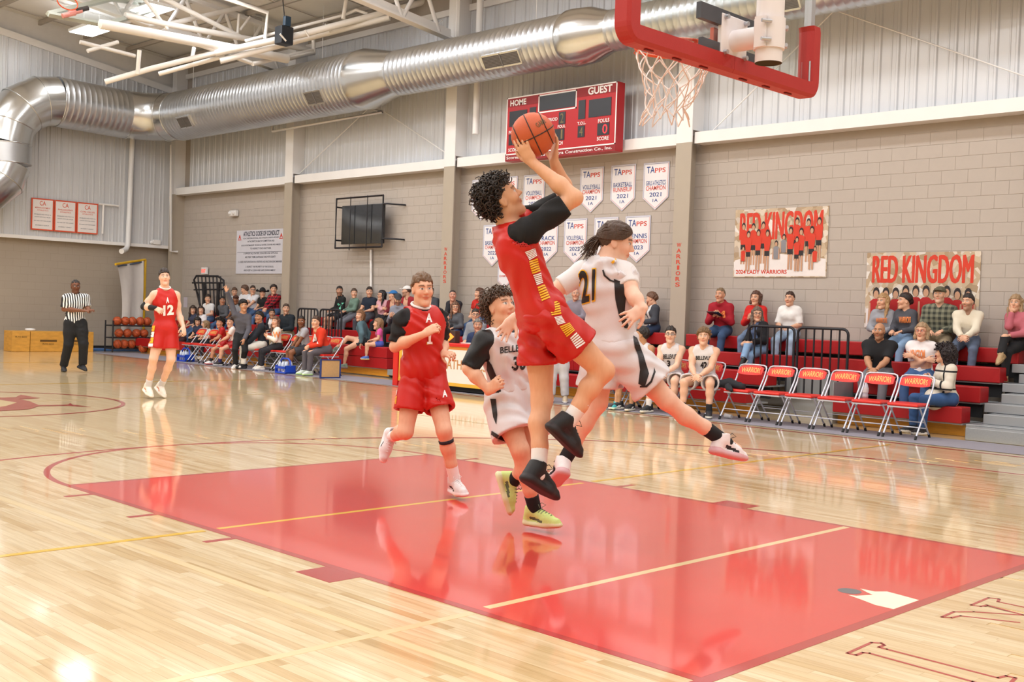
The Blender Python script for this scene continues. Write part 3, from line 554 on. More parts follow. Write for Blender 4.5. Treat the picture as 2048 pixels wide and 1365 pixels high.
# ---------------------------------------------------------------- folding chairs
m_ch = mat('chair_red', 'd9281d', rough=.35, var=.03); m_tube = mat('chair_tube', 'c9ccd8', rough=.3, metal=.4); m_gold = mat('chair_gold', 'ecc06a', rough=.5, var=.05); m_foot = mat('rubber_black', '17181b', rough=.7)
def chair_proto():
    r = empty('folding_chair', (0, 0, 0), 'x', 'chair', 'folding chairs along the sideline')
    MB().bbox((-.20, -.205, .405), (.19, .205, .445), .018).build('seat', m_ch, r, False)
    MB().bbox((-.195, -.2, .385), (.185, .2, .404), .004).build('seat_pan', m_tube, r, False)
    P = []
    for y in np.linspace(-.2, .2, 9):
        zt = .785-.035*(abs(y)/.2)**4; zb = .645+.02*(abs(y)/.2)**3-.0*y; P.append((y, zt, zb, .21-.035*(1-(y/.2)**2)*-1-.035))
    vs = []; fs = []
    for y, zt, zb, x in P: sl = .06; vs += [(x-.012, y, zb), (x-.012+sl, y, zt), (x+.012+sl, y, zt), (x+.012, y, zb)]
    for i in range(8):
        a, b = 4*i, 4*i+4; fs += [(a, a+1, b+1, b), (a+1, a+2, b+2, b+1), (a+2, a+3, b+3, b+2), (a+3, a, b, b+3)]
    fs += [(0, 3, 2, 1), (32, 33, 34, 35)]; back = MB().add(vs, fs).build('backrest', m_ch, r, False)
    v, f, _ = text_geo('WARRIORS', .015); mb = MB(); tv = []
    for p in v:
        y = .155-.31*p[0]; z = .672+.075*p[1]+.012*math.sin(p[0]*math.pi); x = .21-.035*(1-(y/.2)**2)*-1-.035
        tv.append((x-.0145+.06*((z-.645)/.14), y, z))
    mb.add(tv, f).build('lettering', m_gold, back, False)
    for s in (-1, 1):
        MB().tube([(-.24, s*.215, .03), (.19, s*.222, .60), (.262, s*.222, .74)], .0125, 8).build('front_leg', m_tube, r, False)
        MB().tube([(.235, s*.19, .03), (-.12, s*.195, .41)], .011, 8).build('rear_leg', m_tube, r, False)
        MB().tube([(-.258, s*.215, 0), (-.232, s*.215, .045)], .017, 8).build('foot', m_foot, r, False); MB().tube([(.252, s*.19, 0), (.228, s*.19, .045)], .017, 8).build('foot', m_foot, r, False)
    MB().tube([(.262, -.222, .74), (.272, -.21, .775), (.278, -.17, .79), (.28, 0, .795), (.278, .17, .79), (.272, .21, .775), (.262, .222, .74)], .0125, 8).build('top_rail', m_tube, r, False)
    MB().tube([(-.15, -.215, .15), (-.15, .215, .15)], .009, 6).build('front_stretcher', m_tube, r, False); MB().tube([(.15, -.192, .12), (.15, .192, .12)], .008, 6).build('rear_stretcher', m_tube, r, False); MB().tube([(.08, -.192, .2), (.08, .192, .2)], .008, 6).build('rear_stretcher', m_tube, r, False)
    return r
CH0 = chair_proto(); _first = [True]
def chair(x, y, rzv, label):
    o = CH0 if _first[0] else copy_tree(CH0); _first[0] = False
    o.location = (x, y, 0.004); o.rotation_euler = (0, 0, rzv); o['label'] = label; return o
order = ['rightmost', 'second from the right', 'third from the right', 'fourth from the right', 'fifth from the right', 'sixth from the right']
for k in range(6): chair(10.24-.005*k, 3.97+.497*k, .04, 'empty red folding chair, %s of the row before the right bleachers' % order[k])
for k, s in enumerate(('red folding chair under the seated player with curly light hair', 'red folding chair under the seated player in glasses', 'red folding chair under the seated player with his back to us', 'red folding chair under the player in teal shoes', 'red folding chair under the player in purple shoes')): chair(10.2-.01*k, at((1409, 1343, 1287, 1251, 1212)[k], 700, 0, 10.22)[1], .04, s)
# ---------------------------------------------------------------- scoring table
tb = empty('scoring_table', (9.95, 12.2, 0), 'white fronted scoring table with red edges behind the running players', 'table')
m_tw = mat('table_white', 'ece9e6', rough=.35, var=.02); m_tr = mat('table_red', 'd3221f', rough=.4)
TY0, TY1, TX = 10.9, 13.75, 9.72
MB().bbox((TX-.03, TY0, .80), (10.35, TY1+.03, .86), .012).build('tabletop', m_tr, tb)
MB().box((TX, TY0, .16), (TX+.03, TY1-.12, .76)).build('front_panel', m_tw, tb); MB().box((TX-.005, TY0, .75), (TX+.03, TY1-.1, .80)).build('upper_band', mat('band_orange', 'd98a3c', rough=.4), tb); MB().box((TX-.004, TY0, .10), (TX+.03, TY1-.1, .16)).build('lower_band', mat('band_gold', 'e3b33f', rough=.4), tb)
MB().box((TX-.03, TY1-.11, 0), (TX+.08, TY1+.02, .80)).build('end_post', m_tr, tb); MB().box((TX-.012, TY1-.20, .15), (TX, TY1-.13, .75)).build('corner_strip', mat('band_gold', 'e3b33f'), tb); MB().box((TX-.03, TY0+.0, 0), (TX+.08, TY0+.12, .80)).build('end_post', m_tr, tb); MB().box((TX+.06, TY0, .02), (TX+.5, TY1-.1, .09)).build('base', m_dark, tb)
mb = MB(); y_a, y_b = at(893, 740, 0, TX)[1], at(972, 740, 0, TX)[1]; put_text(mb, 'ATHLETICS', (TX-.001, y_a, .40), SX, UPZ, NX, y_a-y_b, .17, .01, .003); mb.build('lettering', mat('letter_copper', 'c58a55', rough=.5), tb)
ar = empty('possession_indicator', (9.9, 12.55, .86), 'dark possession box with lit orange arrow on the scoring table', 'sign'); pa = at(868, 676, 0, 9.9); pb = at(913, 690, 0, 9.9)
MB().bbox((9.86, pb[1], .862), (9.98, pa[1], 1.08), .008).build('box', mat('arrow_box', '3f2b26', rough=.5), ar)
mb = MB(); yy = pb[1]+.10; mb.prism([(-.085, .10), (-.085, -.10), (.075, 0)], (9.858, yy, .97), SX, UPZ, NX, .004); mb.build('arrow', mat('arrow_lit', 'ff7a2a', emit=2.2, var=0), ar)
mb = MB(); put_text(mb, 'POSS', (9.858, pa[1]-.08, .94), SX, UPZ, NX, .17, .075, .02, .003); mb.build('lettering', mat('grey_letter', 'b9b0ab'), ar)
MB().bbox((9.85, 11.72, .861), (10.05, 12.1, .875), .003).single('score_book', mat('paper_white', 'efece8', rough=.7), 'open white score book lying on the scoring table', 'book')
# floor runner under the chairs
MB().add([(9.66, 2.0, .0005), (10.62, 2.0, .0005), (10.72, 26, .0005), (9.60, 26, .0005), (9.66, 2.0, .004), (10.62, 2.0, .004), (10.72, 26, .004), (9.60, 26, .004)], [(4, 5, 6, 7), (0, 1, 5, 4), (1, 2, 6, 5), (2, 3, 7, 6), (3, 0, 4, 7)]).single('floor_runner', mat('runner_grey', '8d8891', rough=.8, var=.05), 'grey protective runner on the floor under the folding chairs', 'mat')
# ---------------------------------------------------------------- signs on the walls
m_sred = mat('board_red', 'b3161f', rough=.4, var=.04, scale=2); m_sred2 = mat('board_red_dark', '8f0f17', rough=.45); m_sw = mat('board_white', 'f3efee', rough=.5, var=0); m_scr = mat('digit_panel', '22242c', rough=.3, var=.05)
SBX = 12.45
def S(x, y): return at(1000+x/7.185, 150+y/7.185, 0, SBX)          # a point of the scoreboard face
sb = empty('scoreboard', (12.6, 12.5, 4.5), 'red wall scoreboard with white lettering above the banners', 'scoreboard')
cs = [S(105, 345), S(1690, 80), S(1655, 1080), S(75, 1255)]; yl, yr = 14.0, 10.98; sY0, sY1 = np.mean([cs[0][1], cs[3][1]]), np.mean([cs[1][1], cs[2][1]]); sZ1, sZ0 = np.mean([cs[0][2], cs[1][2]]), np.mean([cs[2][2], cs[3][2]])
MB().box((SBX, sY1, sZ0), (SBX+.22, sY0, sZ1)).build('cabinet', m_sred, sb)
def quad(mb, pts, d): return mb.add([np.asarray(p)+NX*d for p in pts]+[np.asarray(p) for p in pts], [(3, 2, 1, 0), (0, 1, 5, 4), (1, 2, 6, 5), (2, 3, 7, 6), (3, 0, 4, 7)])
def rectS(a, b, c_, d_, dep): # fractions of the face: left, top, right, bottom
    f = lambda u, v: V(SBX, sY0+(sY1-sY0)*u, sZ1+(sZ0-sZ1)*v); return [f(a, b), f(c_, b), f(c_, d_), f(a, d_)]
def strokeS(fr, w=.012):
    a, b, c_, d_ = fr; mb = MB(); h = w*2.3
    for q in ((a, b, c_, b+h), (a, d_-h, c_, d_), (a, b, a+w, d_), (c_-w, b, c_, d_)): quad(mb, rectS(*q, 0), .006)
    return mb
strokeS((0, 0, 1, .905), .008).build('border', m_sw, sb); strokeS((.305, .03, .655, .31), .009).build('clock_border', m_sw, sb)
for q in ((.01, .022, .305, .15), (.655, .022, .99, .15)): quad(MB(), rectS(*q, 0), .004).build('name_band', m_sred2, sb)
mb = MB(); quad(mb, rectS(0, .905, 1, 1, 0), .004); mb.build('sponsor_band', m_sred2, sb)
for q in ((.318, .05, .643, .275), (.03, .22, .20, .46), (.225, .20, .285, .44), (.50, .335, .56, .52), (.435, .585, .555, .76), (.675, .20, .735, .48), (.765, .215, .955, .475), (.675, .58, .735, .75), (.845, .58, .945, .755), (.03, .58, .13, .75), (.24, .58, .30, .75)):
    quad(MB(), rectS(*q, 0), .008).build('digit_window', m_scr, sb)
def tS(t, a, b, c_, d_, m=m_sw, bold=.02, dep=.009):
    p = rectS(a, b, c_, d_, 0); mb = MB(); put_text(mb, t, p[3], SX, UPZ, NX, p[3][1]-p[2][1], p[0][2]-p[3][2], bold, dep); return mb.build('lettering', m, sb)
tS('HOME', .035, .045, .19, .14, bold=.03); tS('GUEST', .755, .03, .96, .14, bold=.03); tS('PERIOD', .385, .405, .49, .455); tS('PLAYER', .335, .535, .42, .575); tS('FOUL', .495, .53, .565, .575); tS('T.O.L.', .67, .52, .745, .565); tS('FOULS', .85, .515, .945, .57); tS('SCORE', .845, .775, .945, .83); tS('FOULS', .03, .525, .125, .575); tS('SCORE', .03, .80, .125, .855); tS('MATCH', .45, .775, .545, .83); tS('T.O.L.', .23, .53, .305, .575)
tS('Scoreboard donated by Astra Construction Co., Inc.', .015, .925, .975, .985, bold=.012)
m_led = mat('led_red', 'ff2a30', emit=1.5, var=0); m_ledo = mat('led_dim', '7d6b45', var=0)
tS('0', .89, .60, .93, .735, m_led, .0, .01); tS('2', .515, .355, .545, .50, m_ledo, 0, .01); tS('4', .69, .60, .72, .73, m_ledo, 0, .01); tS('1', .525, .60, .54, .74, m_ledo, 0, .01)
# screen in a cage
tv = empty('caged_screen', (12.9, 18.8, 2.86), 'dark wall screen behind a black protective cage', 'screen'); TVX = 12.62
m_tv = mat('screen_glass', '24262b', rough=.08, var=.05, spec=.6)
MB().bbox((TVX+.08, 17.99, 2.95), (TVX+.15, 19.58, 3.88), .01).build('screen', m_tv, tv)
MB().tube([(TVX, 17.9, 2.86), (TVX, 17.9, 4.05), (TVX, 19.7, 4.05), (TVX, 19.7, 2.86)], .025, 4, closed=True, smooth=False).build('cage_frame', m_rail, tv)
for y in (18.5, 19.15): MB().tube([(TVX+.01, y, 2.80), (TVX+.01, y, 4.08)], .010, 6).build('cage_bar', m_rail, tv)
for z in (3.05, 3.85): MB().tube([(TVX, 17.9, z), (TVX, 17.75, z), (XW-.01, 17.6, z)], .022, 6).build('cage_arm', m_rail, tv); MB().tube([(TVX, 19.7, z), (XW-.01, 19.7, z)], .022, 6).build('cage_arm', m_rail, tv)
MB().box((TVX+.15, 18.5, 3.2), (XW-.01, 19.1, 3.7)).build('wall_mount', m_rail, tv)
# the pennants
m_bw = mat('banner_white', 'edebee', rough=.7, var=.03); m_bb = mat('banner_blue', '27468c', rough=.7); m_br = mat('banner_red', 'd2452f', rough=.7); m_bl = mat('banner_edge', 'c9cbdc', rough=.7)
def pennant(yc, zt, w, h, lines, label, small=False):
    r = empty('championship_banner', (XW-.02, yc, zt-h), label, 'banner', 'championship banners on the wall'); o = V(XW-.012, yc+w/2, zt-h); tip = h*.26
    P = lambda e: [(e, h-e), (w-e, h-e), (w-e, tip+e*.3), (w/2, e*1.2), (e, tip+e*.3)]
    rv = lambda L: [(a, b) for a, b in L][::-1]
    MB().prism(rv(P(0)), o, SX, UPZ, NX, .006).build('cloth', m_bl, r); MB().prism(rv(P(.014)), o, SX, UPZ, NX, .0075).build('field', m_bw, r)
    mb = MB(); q = P(.03); q2 = P(.024)
    for a, b in ((4, 0), (0, 1)): mb.add([o+SX*c[0]+UPZ*c[1]+NX*.0085 for c in (q2[a], q2[b], q[b], q[a])], [(0, 1, 2, 3)])
    mb.build('blue_piping', m_bb, r); mb = MB()
    for a, b in ((1, 2), (2, 3), (3, 4)): mb.add([o+SX*c[0]+UPZ*c[1]+NX*.0085 for c in (q2[a], q2[b], q[b], q[a])], [(0, 1, 2, 3)])
    mb.build('red_piping', m_br, r)
    for t, u0, u1, v0, v1, m in lines:
        mb = MB(); put_text(mb, t, o+SX*w*u0+UPZ*h*v0, SX, UPZ, NX, w*(u1-u0), h*(v1-v0), .012, .009); mb.build('lettering', m, r)
    return r
def BL(a, b, c, d='1A', extra=None):
    L = [('TA', .13, .44, .78, .92, m_bb), ('PPS', .45, .86, .78, .88, m_br), (a, .12, .88, .52, .62, m_bb), (b, .12, .88, .415, .51, m_br)]
    if c: L.append((c, .27, .73, .28, .37, m_bb))
    if d: L.append((d, .40, .60, .17, .235, m_bb))
    return L
PEN = [(11.93, 4.34, ('VOLLEYBALL', 'CHAMPION', '2021'), 'white volleyball champion pennant, first in the upper row right of the ball'), (11.14, 4.34, ('BASKETBALL', 'RUNNERUP', '2021'), 'white basketball runner up pennant in the upper row'), (10.35, 4.33, ('GIRLS ATHLETICS', 'CHAMPION', '2021'), 'white girls athletics champion pennant beside the column'),
 (13.49, 4.30, ('VOLLEYBALL', 'CHAMPION', '2020'), 'white volleyball champion pennant behind the raised arms'), (15.05, 4.29, ('SOCCER', 'CHAMPION', '2019'), 'white pennant behind the curly hair, leftmost of the upper row'), (14.27, 4.30, ('TENNIS', 'CHAMPION', '2020'), 'white pennant half hidden by the shooter\'s face'),
 (14.65, 3.30, ('BASKETBALL', 'CHAMPIONS', '2022'), 'white basketball champions pennant at the shooter\'s back'), (12.31, 3.35, ('VOLLEYBALL', 'CHAMPION', '2022'), 'white volleyball champion pennant in the lower row left of the ponytail'), (11.52, 3.35, ('CROSS COUNTRY', 'CHAMPION', '2022'), 'white pennant behind the top of the ponytailed player\'s head'), (10.74, 3.35, ('TENNIS', 'CHAMPION', '2023'), 'white tennis champion pennant beside the ponytailed player\'s face'), (13.08, 3.36, ('TRACK', 'CHAMPION', '2022'), 'white pennant peeking out right of the red jersey')]
for y, z, tx, lb in PEN: pennant(y, z, .60, .885, BL(*tx), lb)
pennant(14.26, 2.54, .41, .59, [('CHAMPION', .12, .88, .40, .48, m_br), ('TAPPS', .3, .7, .78, .85, m_bb)], 'small white champion pennant below the others')
# team posters
def stone_fn(nt, b, mp, N, L):
    g = N('ShaderNodeNewGeometry'); v = N('ShaderNodeTexVoronoi'); v.inputs['Scale'].default_value = 11; L(g.outputs['Position'], v.inputs[0]); r = N('ShaderNodeValToRGB')
    for p, c in ((0, 'e9e1d6'), (.35, 'cdb89c'), (.62, 'a98f70'), (1, 'efe9e4')): e = r.color_ramp.elements.new(p); e.color = lin(c)
    L(v.outputs['Color'], r.inputs[0]); L(r.outputs[0], b.inputs['Base Color'])
m_stone = mat('poster_stone', 'cdb89c', rough=.5, var=0, fn=stone_fn); m_pr = mat('poster_red', 'd63a22', rough=.5, var=.08, scale=12); m_pd = mat('poster_dark', '2a2326', rough=.6); m_psk = mat('poster_skin', 'c99b7d', rough=.6); m_pw = mat('poster_pale', 'efe8e6', rough=.6); m_pj = mat('poster_jersey', 'b91f22', rough=.6); m_pg = mat('poster_grey', '8b8a90', rough=.6)
def ell(cx, cy, rx, ry, n=12): return [(cx+rx*math.cos(2*math.pi*i/n), cy+ry*math.sin(2*math.pi*i/n)) for i in range(n)][::-1]
def poster(y0, z0, w, h, label, figs, caption=None, lh=(.55, .95)):
    r = empty('team_poster', (XW-.01, y0-w/2, z0), label, 'poster'); o = V(XW-.012, y0, z0)
    MB().prism([(0, 0), (0, h), (w, h), (w, 0)], o, SX, UPZ, NX, .006).build('print', m_stone, r)
    MB().prism([(.02, .02), (.02, h*.25), (w*.2, h*.32), (w*.5, h*.34), (w*.8, h*.3), (w-.02, h*.26), (w-.02, .02)], o, SX, UPZ, NX, .0068).build('snow_foreground', m_pw, r)
    mb = MB()
    for q_, (dx_, dz_) in enumerate(((0, 0), (.012, .004), (-.012, -.004), (.006, -.006))): put_text(mb, 'RED KINGDOM', o+SX*(w*.06+dx_)+UPZ*(h*lh[0]+dz_), SX, UPZ, NX, w*.88, h*(lh[1]-lh[0]), 0, .0076+.0004*q_)
    mb.build('title', m_pr, r)
    mats = [m_pj, m_psk, m_pd, m_pr, m_pg]; mb = MB()
    for k, (cx, top, s, ci, legs) in enumerate(figs):
        hh = s; e = .0100+.0009*k
        ly = [0]
        def sh(P, mi): mb.cm = mi; ly[0] += 1; mb.prism(P, o, SX, UPZ, NX, e+.00012*ly[0], e-.001)
        x = cx*w; z = top*h
        sh([(x-.075*hh, z-.62*hh), (x-.12*hh, z-.25*hh), (x-.05*hh, z-.19*hh), (x+.05*hh, z-.19*hh), (x+.12*hh, z-.25*hh), (x+.075*hh, z-.62*hh)], ci)
        if legs: sh([(x-.08*hh, z-.75*hh), (x-.08*hh, z-.60*hh), (x+.08*hh, z-.60*hh), (x+.08*hh, z-.75*hh)], 2); sh([(x-.07*hh, z-1.15*hh), (x-.07*hh, z-.74*hh), (x-.01*hh, z-.74*hh), (x-.02*hh, z-1.15*hh)], 1); sh([(x+.02*hh, z-1.15*hh), (x+.01*hh, z-.74*hh), (x+.07*hh, z-.74*hh), (x+.07*hh, z-1.15*hh)], 1)
        else: sh([(x-.14*hh, z-.62*hh), (x-.13*hh, z-.26*hh), (x-.1*hh, z-.26*hh), (x-.09*hh, z-.62*hh)], 1); sh([(x+.09*hh, z-.62*hh), (x+.1*hh, z-.26*hh), (x+.13*hh, z-.26*hh), (x+.14*hh, z-.62*hh)], 1)
        sh(ell(x, z-.085*hh, .062*hh, .10*hh), 2); sh(ell(x, z-.115*hh, .047*hh, .072*hh), 1)
    mb.build('team_photo', mats, r)
    if caption: mb = MB(); put_text(mb, caption, o+SX*w*.03+UPZ*h*.05, SX, UPZ, NX, w*.56, h*.06, .025, .009); mb.build('caption', m_pr, r)
F1 = [(.10, .80, .62, 3, 1), (.21, .79, .62, 3, 1), (.32, .81, .62, 3, 1), (.68, .85, .62, 3, 1), (.80, .83, .62, 3, 1), (.91, .84, .62, 3, 1), (.16, .68, .60, 3, 1), (.27, .70, .60, 3, 1), (.37, .69, .60, 3, 1), (.62, .72, .62, 3, 1), (.73, .70, .62, 3, 1), (.84, .72, .62, 3, 1), (.55, .62, .5, 4, 0), (.47, .53, .5, 4, 0), (.11, .46, .42, 3, 0), (.88, .44, .42, 3, 0), (.69, .58, .5, 3, 1)]
poster(8.575, 2.195, 1.80, 1.175, 'upper team poster with red title lettering and a women\'s team', F1, '2024 LADY WARRIORS')
F2 = [(.10+.09*k, .53+(.03 if k in (3, 4, 5, 7) else 0), .9, 0, 0) for k in range(10)]
poster(6.07, 1.40, 1.81, 1.19, 'lower team poster with red title lettering above a men\'s team', F2, lh=(.60, .96))
# code of conduct board
m_nv = mat('navy_print', '3a3f52', rough=.6); cc = empty('conduct_board', (XW-.01, 23.67, 2.26), 'white athletics code of conduct board by the far column', 'sign'); co_ = V(XW-.012, 24.83, 2.26); cw, chh = 2.28, 1.19
MB().prism([(0, 0), (0, chh), (cw, chh), (cw, 0)], co_, SX, UPZ, NX, .01).build('board', mat('conduct_white', 'd9d9e4', rough=.5, var=.02), cc)
def cl_(t, u0, u1, v0, v1, m=m_nv, bold=.012): mb = MB(); put_text(mb, t, co_+SX*cw*u0+UPZ*chh*v0, SX, UPZ, NX, cw*(u1-u0), chh*(v1-v0), bold, .012); mb.build('lettering', m, cc)
cl_('ATHLETICS CODE OF CONDUCT', .15, .92, .86, .97, bold=.03)
for t, a, b, c, d in (('AS A CHRISTIAN SCHOOL, OUR ATHLETIC EVENTS ARE HELD', .15, .92, .79, .83), ('IN THE SPIRIT OF HEALTHY COMPETITION AND', .25, .82, .72, .76), ('GOOD SPORTSMANSHIP. WE ASK ALL PLAYERS, COACHES AND FAMILIES', .11, .95, .63, .67), ('TO RESPECT ONE ANOTHER.', .31, .76, .555, .595), ('1. SUPPORT ALL PLAYERS, COACHES AND OFFICIALS', .16, .90, .44, .485), ('AND TREAT THEM COURTEOUSLY AND WITH DIGNITY', .20, .86, .36, .405), ('2. CHEER PARTICIPATION IN A POSITIVE AND ENCOURAGING MANNER', .05, .99, .25, .295), ('3. RESPECT THE PROPERTY OF THE SCHOOL', .22, .82, .14, .18), ('AND KEEP A CLEAN AND SAFE ENVIRONMENT', .18, .86, .06, .10)): cl_(t, a, b, c, d)
MB().prism([(.05, .585), (.05, .593), (cw-.05, .593), (cw-.05, .585)], co_, SX, UPZ, NX, .012).build('rule', m_nv, cc)
for u in (.04, .93): cl_('A', u, u+.06, .80, .90, m_br, .05); cl_('__', u-.01, u+.07, .775, .79, m_br, .02)
# small things on the walls
eb = empty('emergency_light', at(467, 432, 0, 12.95), 'white emergency light box on the far end of the side wall', 'lamp'); c = at(467, 427, 0, 12.97); MB().bbox(c-V(.05, .17, .08), c+V(.06, .17, .08), .02).build('housing', m_white, eb); MB().sphere(c+V(-.06, .1, 0), .05, 10).build('lens', m_white, eb); MB().sphere(c+V(-.06, -.1, 0), .05, 10).build('lens', m_white, eb)
ec = empty('emergency_light', at(310, 490, 1, 27.9), 'white lamp box under the ribbed end wall', 'lamp'); c = at(311, 485, 1, 28.1); MB().bbox(c-V(.12, .1, .07), c+V(.12, .1, .07), .02).build('housing', m_white, ec); MB().sphere(c+V(-.14, -.05, -.01), .06, 10).build('lens', m_white, ec)
ex = empty('exit_sign', at(408, 550, 0, 12.95), 'small lit red exit sign in the far corner', 'sign'); c = at(409, 542, 0, 12.97); MB().bbox(c-V(.03, .14, .1), c+V(.04, .14, .1), .01).build('housing', m_white, ex)
mb = MB(); put_text(mb, 'EXIT', c+V(-.031, .11, -.05), SX, UPZ, NX, .22, .1, .03, .003); mb.build('lettering', mat('exit_red', 'ff5a48', emit=.9, var=0), ex)
MB().prism([(0, 0), (0, .3), (.22, .3), (.22, 0)], at(367, 615, 0, XW-.01), SX, UPZ, NX, .003).single('paper_notice', mat('notice_paper', 'd9d0dc'), 'pale paper notice taped to the corner wall', 'notice')
for yc, zs, n in ((9.50, (2.80, 1.99), 'right'), (15.75, (2.82, 2.02), 'left')):
    ws = empty('column_lettering', (12.69, yc, zs[1]), 'red vertical lettering on the column %s' % ('between posters and banners' if n == 'right' else 'left of the banners'), 'lettering')
    for k, ch_ in enumerate('WARRIORS'):
        mb = MB(); wch = .05 if ch_ == 'I' else .10; put_text(mb, ch_, (12.699, yc+wch/2+.02, zs[0]-(k+1)*(zs[0]-zs[1])/8+.02), SX, UPZ, NX, wch, .075, .02, .002); mb.build('letter', m_br, ws)
EX, EN = V(1, 0, 0), V(0, -1, 0); m_op = mat('notice_orange', 'd9512e', rough=.5)
for k, (x0, lb, t) in enumerate(((8.66, 'leftmost framed orange and white notice on the end wall', 'MISSION STATEMENT'), (9.285, 'middle framed orange and white notice on the end wall', 'PHILOSOPHY'), (9.91, 'rightmost framed orange and white notice on the end wall', 'CORE VALUES'))):
    r = empty('framed_notice', (x0+.3, 28.03, 3.22), lb, 'notice', 'framed orange notices on the end wall'); o = V(x0, 28.03, 3.235)
    MB().prism([(0, 0), (.61, 0), (.61, .86), (0, .86)], o, EX, UPZ, EN, .02).build('frame', m_op, r); MB().prism([(.035, .035), (.575, .035), (.575, .825), (.035, .825)], o, EX, UPZ, EN, .023).build('sheet', m_pw, r)
    for tt, u0, u1, v0, v1, m in ((('CA'), .36, .64, .78, .92, m_op), (t, .16, .84, .68, .73, m_op), ('ATHLETICS', .25, .75, .61, .65, m_op), ('WE BELIEVE AND STRIVE TO', .12, .88, .48, .51, m_nv), ('HONOR GOD IN ALL WE DO', .15, .85, .40, .43, m_nv), ('ON AND OFF THE COURT', .12, .88, .28, .31, m_nv), ('EVERY DAY', .2, .8, .14, .17, m_nv)):
        mb = MB(); put_text(mb, tt, o+EX*.61*u0+UPZ*.86*v0, EX, UPZ, EN, .61*(u1-u0), .86*(v1-v0), .01, .025); mb.build('lettering', m, r)
# ---------------------------------------------------------------- far end of the court
m_ply = mat('plywood', 'd29a42', rough=.5, var=.3, scale=5, stretch=(1, 1, 3)); m_plyd = mat('plywood_print', '5c4016', rough=.6)
for k, (xa, xb, lb) in enumerate(((7.75, 8.20, 'leftmost plywood jump box by the end wall'), (8.215, 9.15, 'middle plywood jump box by the end wall'), (9.165, 9.9, 'plywood jump box behind the referee'))):
    r = empty('jump_box', ((xa+xb)/2, 27.0, 0), lb, 'box', 'plywood jump boxes'); MB().bbox((xa, 26.75, 0), (xb, 27.3, .53), .006).build('body', m_ply, r)
    if k: MB().bbox(((xa+xb)/2-.22, 26.742, .26), ((xa+xb)/2+.22, 26.752, .31), .003).build('hand_slot', m_plyd, r)
    mb = MB(); put_text(mb, 'PLYO BOX', ((xa+xb)/2-.15, 26.748, .36 if not k else .18), EX, UPZ, EN, .3, .04, .01, .002); mb.build('stencil', m_plyd, r)
MB().lathe([(.0, 0), (.11, 0), (.13, .03), (.12, .06), (0, .07)], (8.3, 27.0, .53), 16).single('white_bowl', m_white, 'white dish on the plywood jump boxes', 'dish')
rk = empty('ball_rack', (11.1, 26.7, 0), 'black three shelf ball rack by the end wall', 'rack'); zsh = (.09, .39, .72); RXa, RXb = 10.32, 12.0
for x in (RXa, RXb):
    for y in (26.5, 26.95): MB().tube([(x, y, 0), (x, y, .86)], .022, 8).build('post', m_rail, rk)
for z in zsh:
    for y in (26.52, 26.90): MB().tube([(RXa, y, z), (RXb, y, z)], .018, 8).build('shelf_bar', m_rail, rk)
    for x in (RXa, RXb): MB().tube([(x, 26.5, z), (x, 26.92, z)], .018, 8).build('shelf_end', m_rail, rk)
m_ball = mat('ball_orange', 'c2562a', rough=.55, var=.06, scale=8, bump=.25, bscale=400); m_seam = mat('ball_seam', '1f1512', rough=.6)
def seam_tubes(R=.1205, w=.0028):
    out = []; T = np.linspace(0, 2*math.pi, 49)[:-1]
    out.append([R*V(math.cos(t), math.sin(t), 0) for t in T]); out.append([R*V(math.cos(t), 0, math.sin(t)) for t in T])
    for s in (-1, 1):
        P = []
        for t in T:
            d = nrm(V(0, .66*s, 0)+V(math.cos(t)*.75, 0, math.sin(t)*.75)); P.append(R*d)
        out.append(P)
    return out
ballmesh = MB().sphere((0, 0, 0), .1205, 24).mesh('basketball', m_ball)
sm_ = MB()
for P in seam_tubes(): sm_.tube(P, .0030, 5, closed=True)
seammesh = sm_.mesh('seams', m_seam)
def ball(c, label, group=None, rot=(0, 0, 0)):
    o = link('basketball', ballmesh, None, c); o.rotation_euler = rot; tag(o, label, 'ball', group); link('seams', seammesh, o); return o
rnk = ('first', 'second', 'third', 'fourth', 'fifth', 'sixth')
for z, xs, nm in ((zsh[2], (234, 250, 264, 280, 294), 'top'), (zsh[1], (238, 255, 273, 288), 'middle'), (zsh[0], (236, 249, 264, 280), 'bottom')):
    for k, px in enumerate(xs):
        p = at(px, 660, 1, 26.71); ball((p[0], 26.71, z+.018+.108), 'orange basketball on the %s rack shelf, %s from the left' % (nm, rnk[k]), 'basketballs on the rack', (random.random()*3, random.random()*3, 0))
p = at(286, 697, 1, 26.3); ball((p[0], 26.3, .121), 'orange basketball lying on the floor in front of the rack', None, (1, 1, 0))
ng = empty('net_frame', at(262, 690, 1, 27.4), 'yellow pipe frame with a hanging white sheet by the end wall', 'frame'); Yg = 27.45; m_yp = mat('yellow_pipe', 'e0b11f', rough=.4)
MB().tube([at(231, 529, 1, Yg-.5), at(262, 524, 1, Yg-.2), at(291, 520, 1, Yg)], .035, 8).build('top_bar', m_yp, ng); tp = at(291, 520, 1, Yg); MB().tube([tp, V(tp[0], tp[1], 0)], .035, 8).build('post', m_yp, ng)
P0 = [at(x, y, 1, Yg-.4+.4*(x-231)/60) for x, y in ((235, 531), (245, 529), (255, 528), (265, 526), (275, 524), (285, 522))]; P1 = [at(x, y, 1, Yg-.3) for x, y in ((243, 662), (251, 664), (259, 662), (267, 664), (276, 661), (285, 662))]
N_ = 8; vs = [P0[j]+(P1[j]-P0[j])*i/N_+V(0, .06*math.sin(j*2.1+i*.3), 0)+V(.10*math.sin(math.pi*i/N_)*(1-j/5), 0, 0) for i in range(N_+1) for j in range(6)]
MB().add(vs, [(i*6+j, i*6+j+1, (i+1)*6+j+1, (i+1)*6+j) for i in range(N_) for j in range(5)], True).build('sheet', mat('sheet_white', 'cfcac6', rough=.8, var=.05, scale=10), ng)
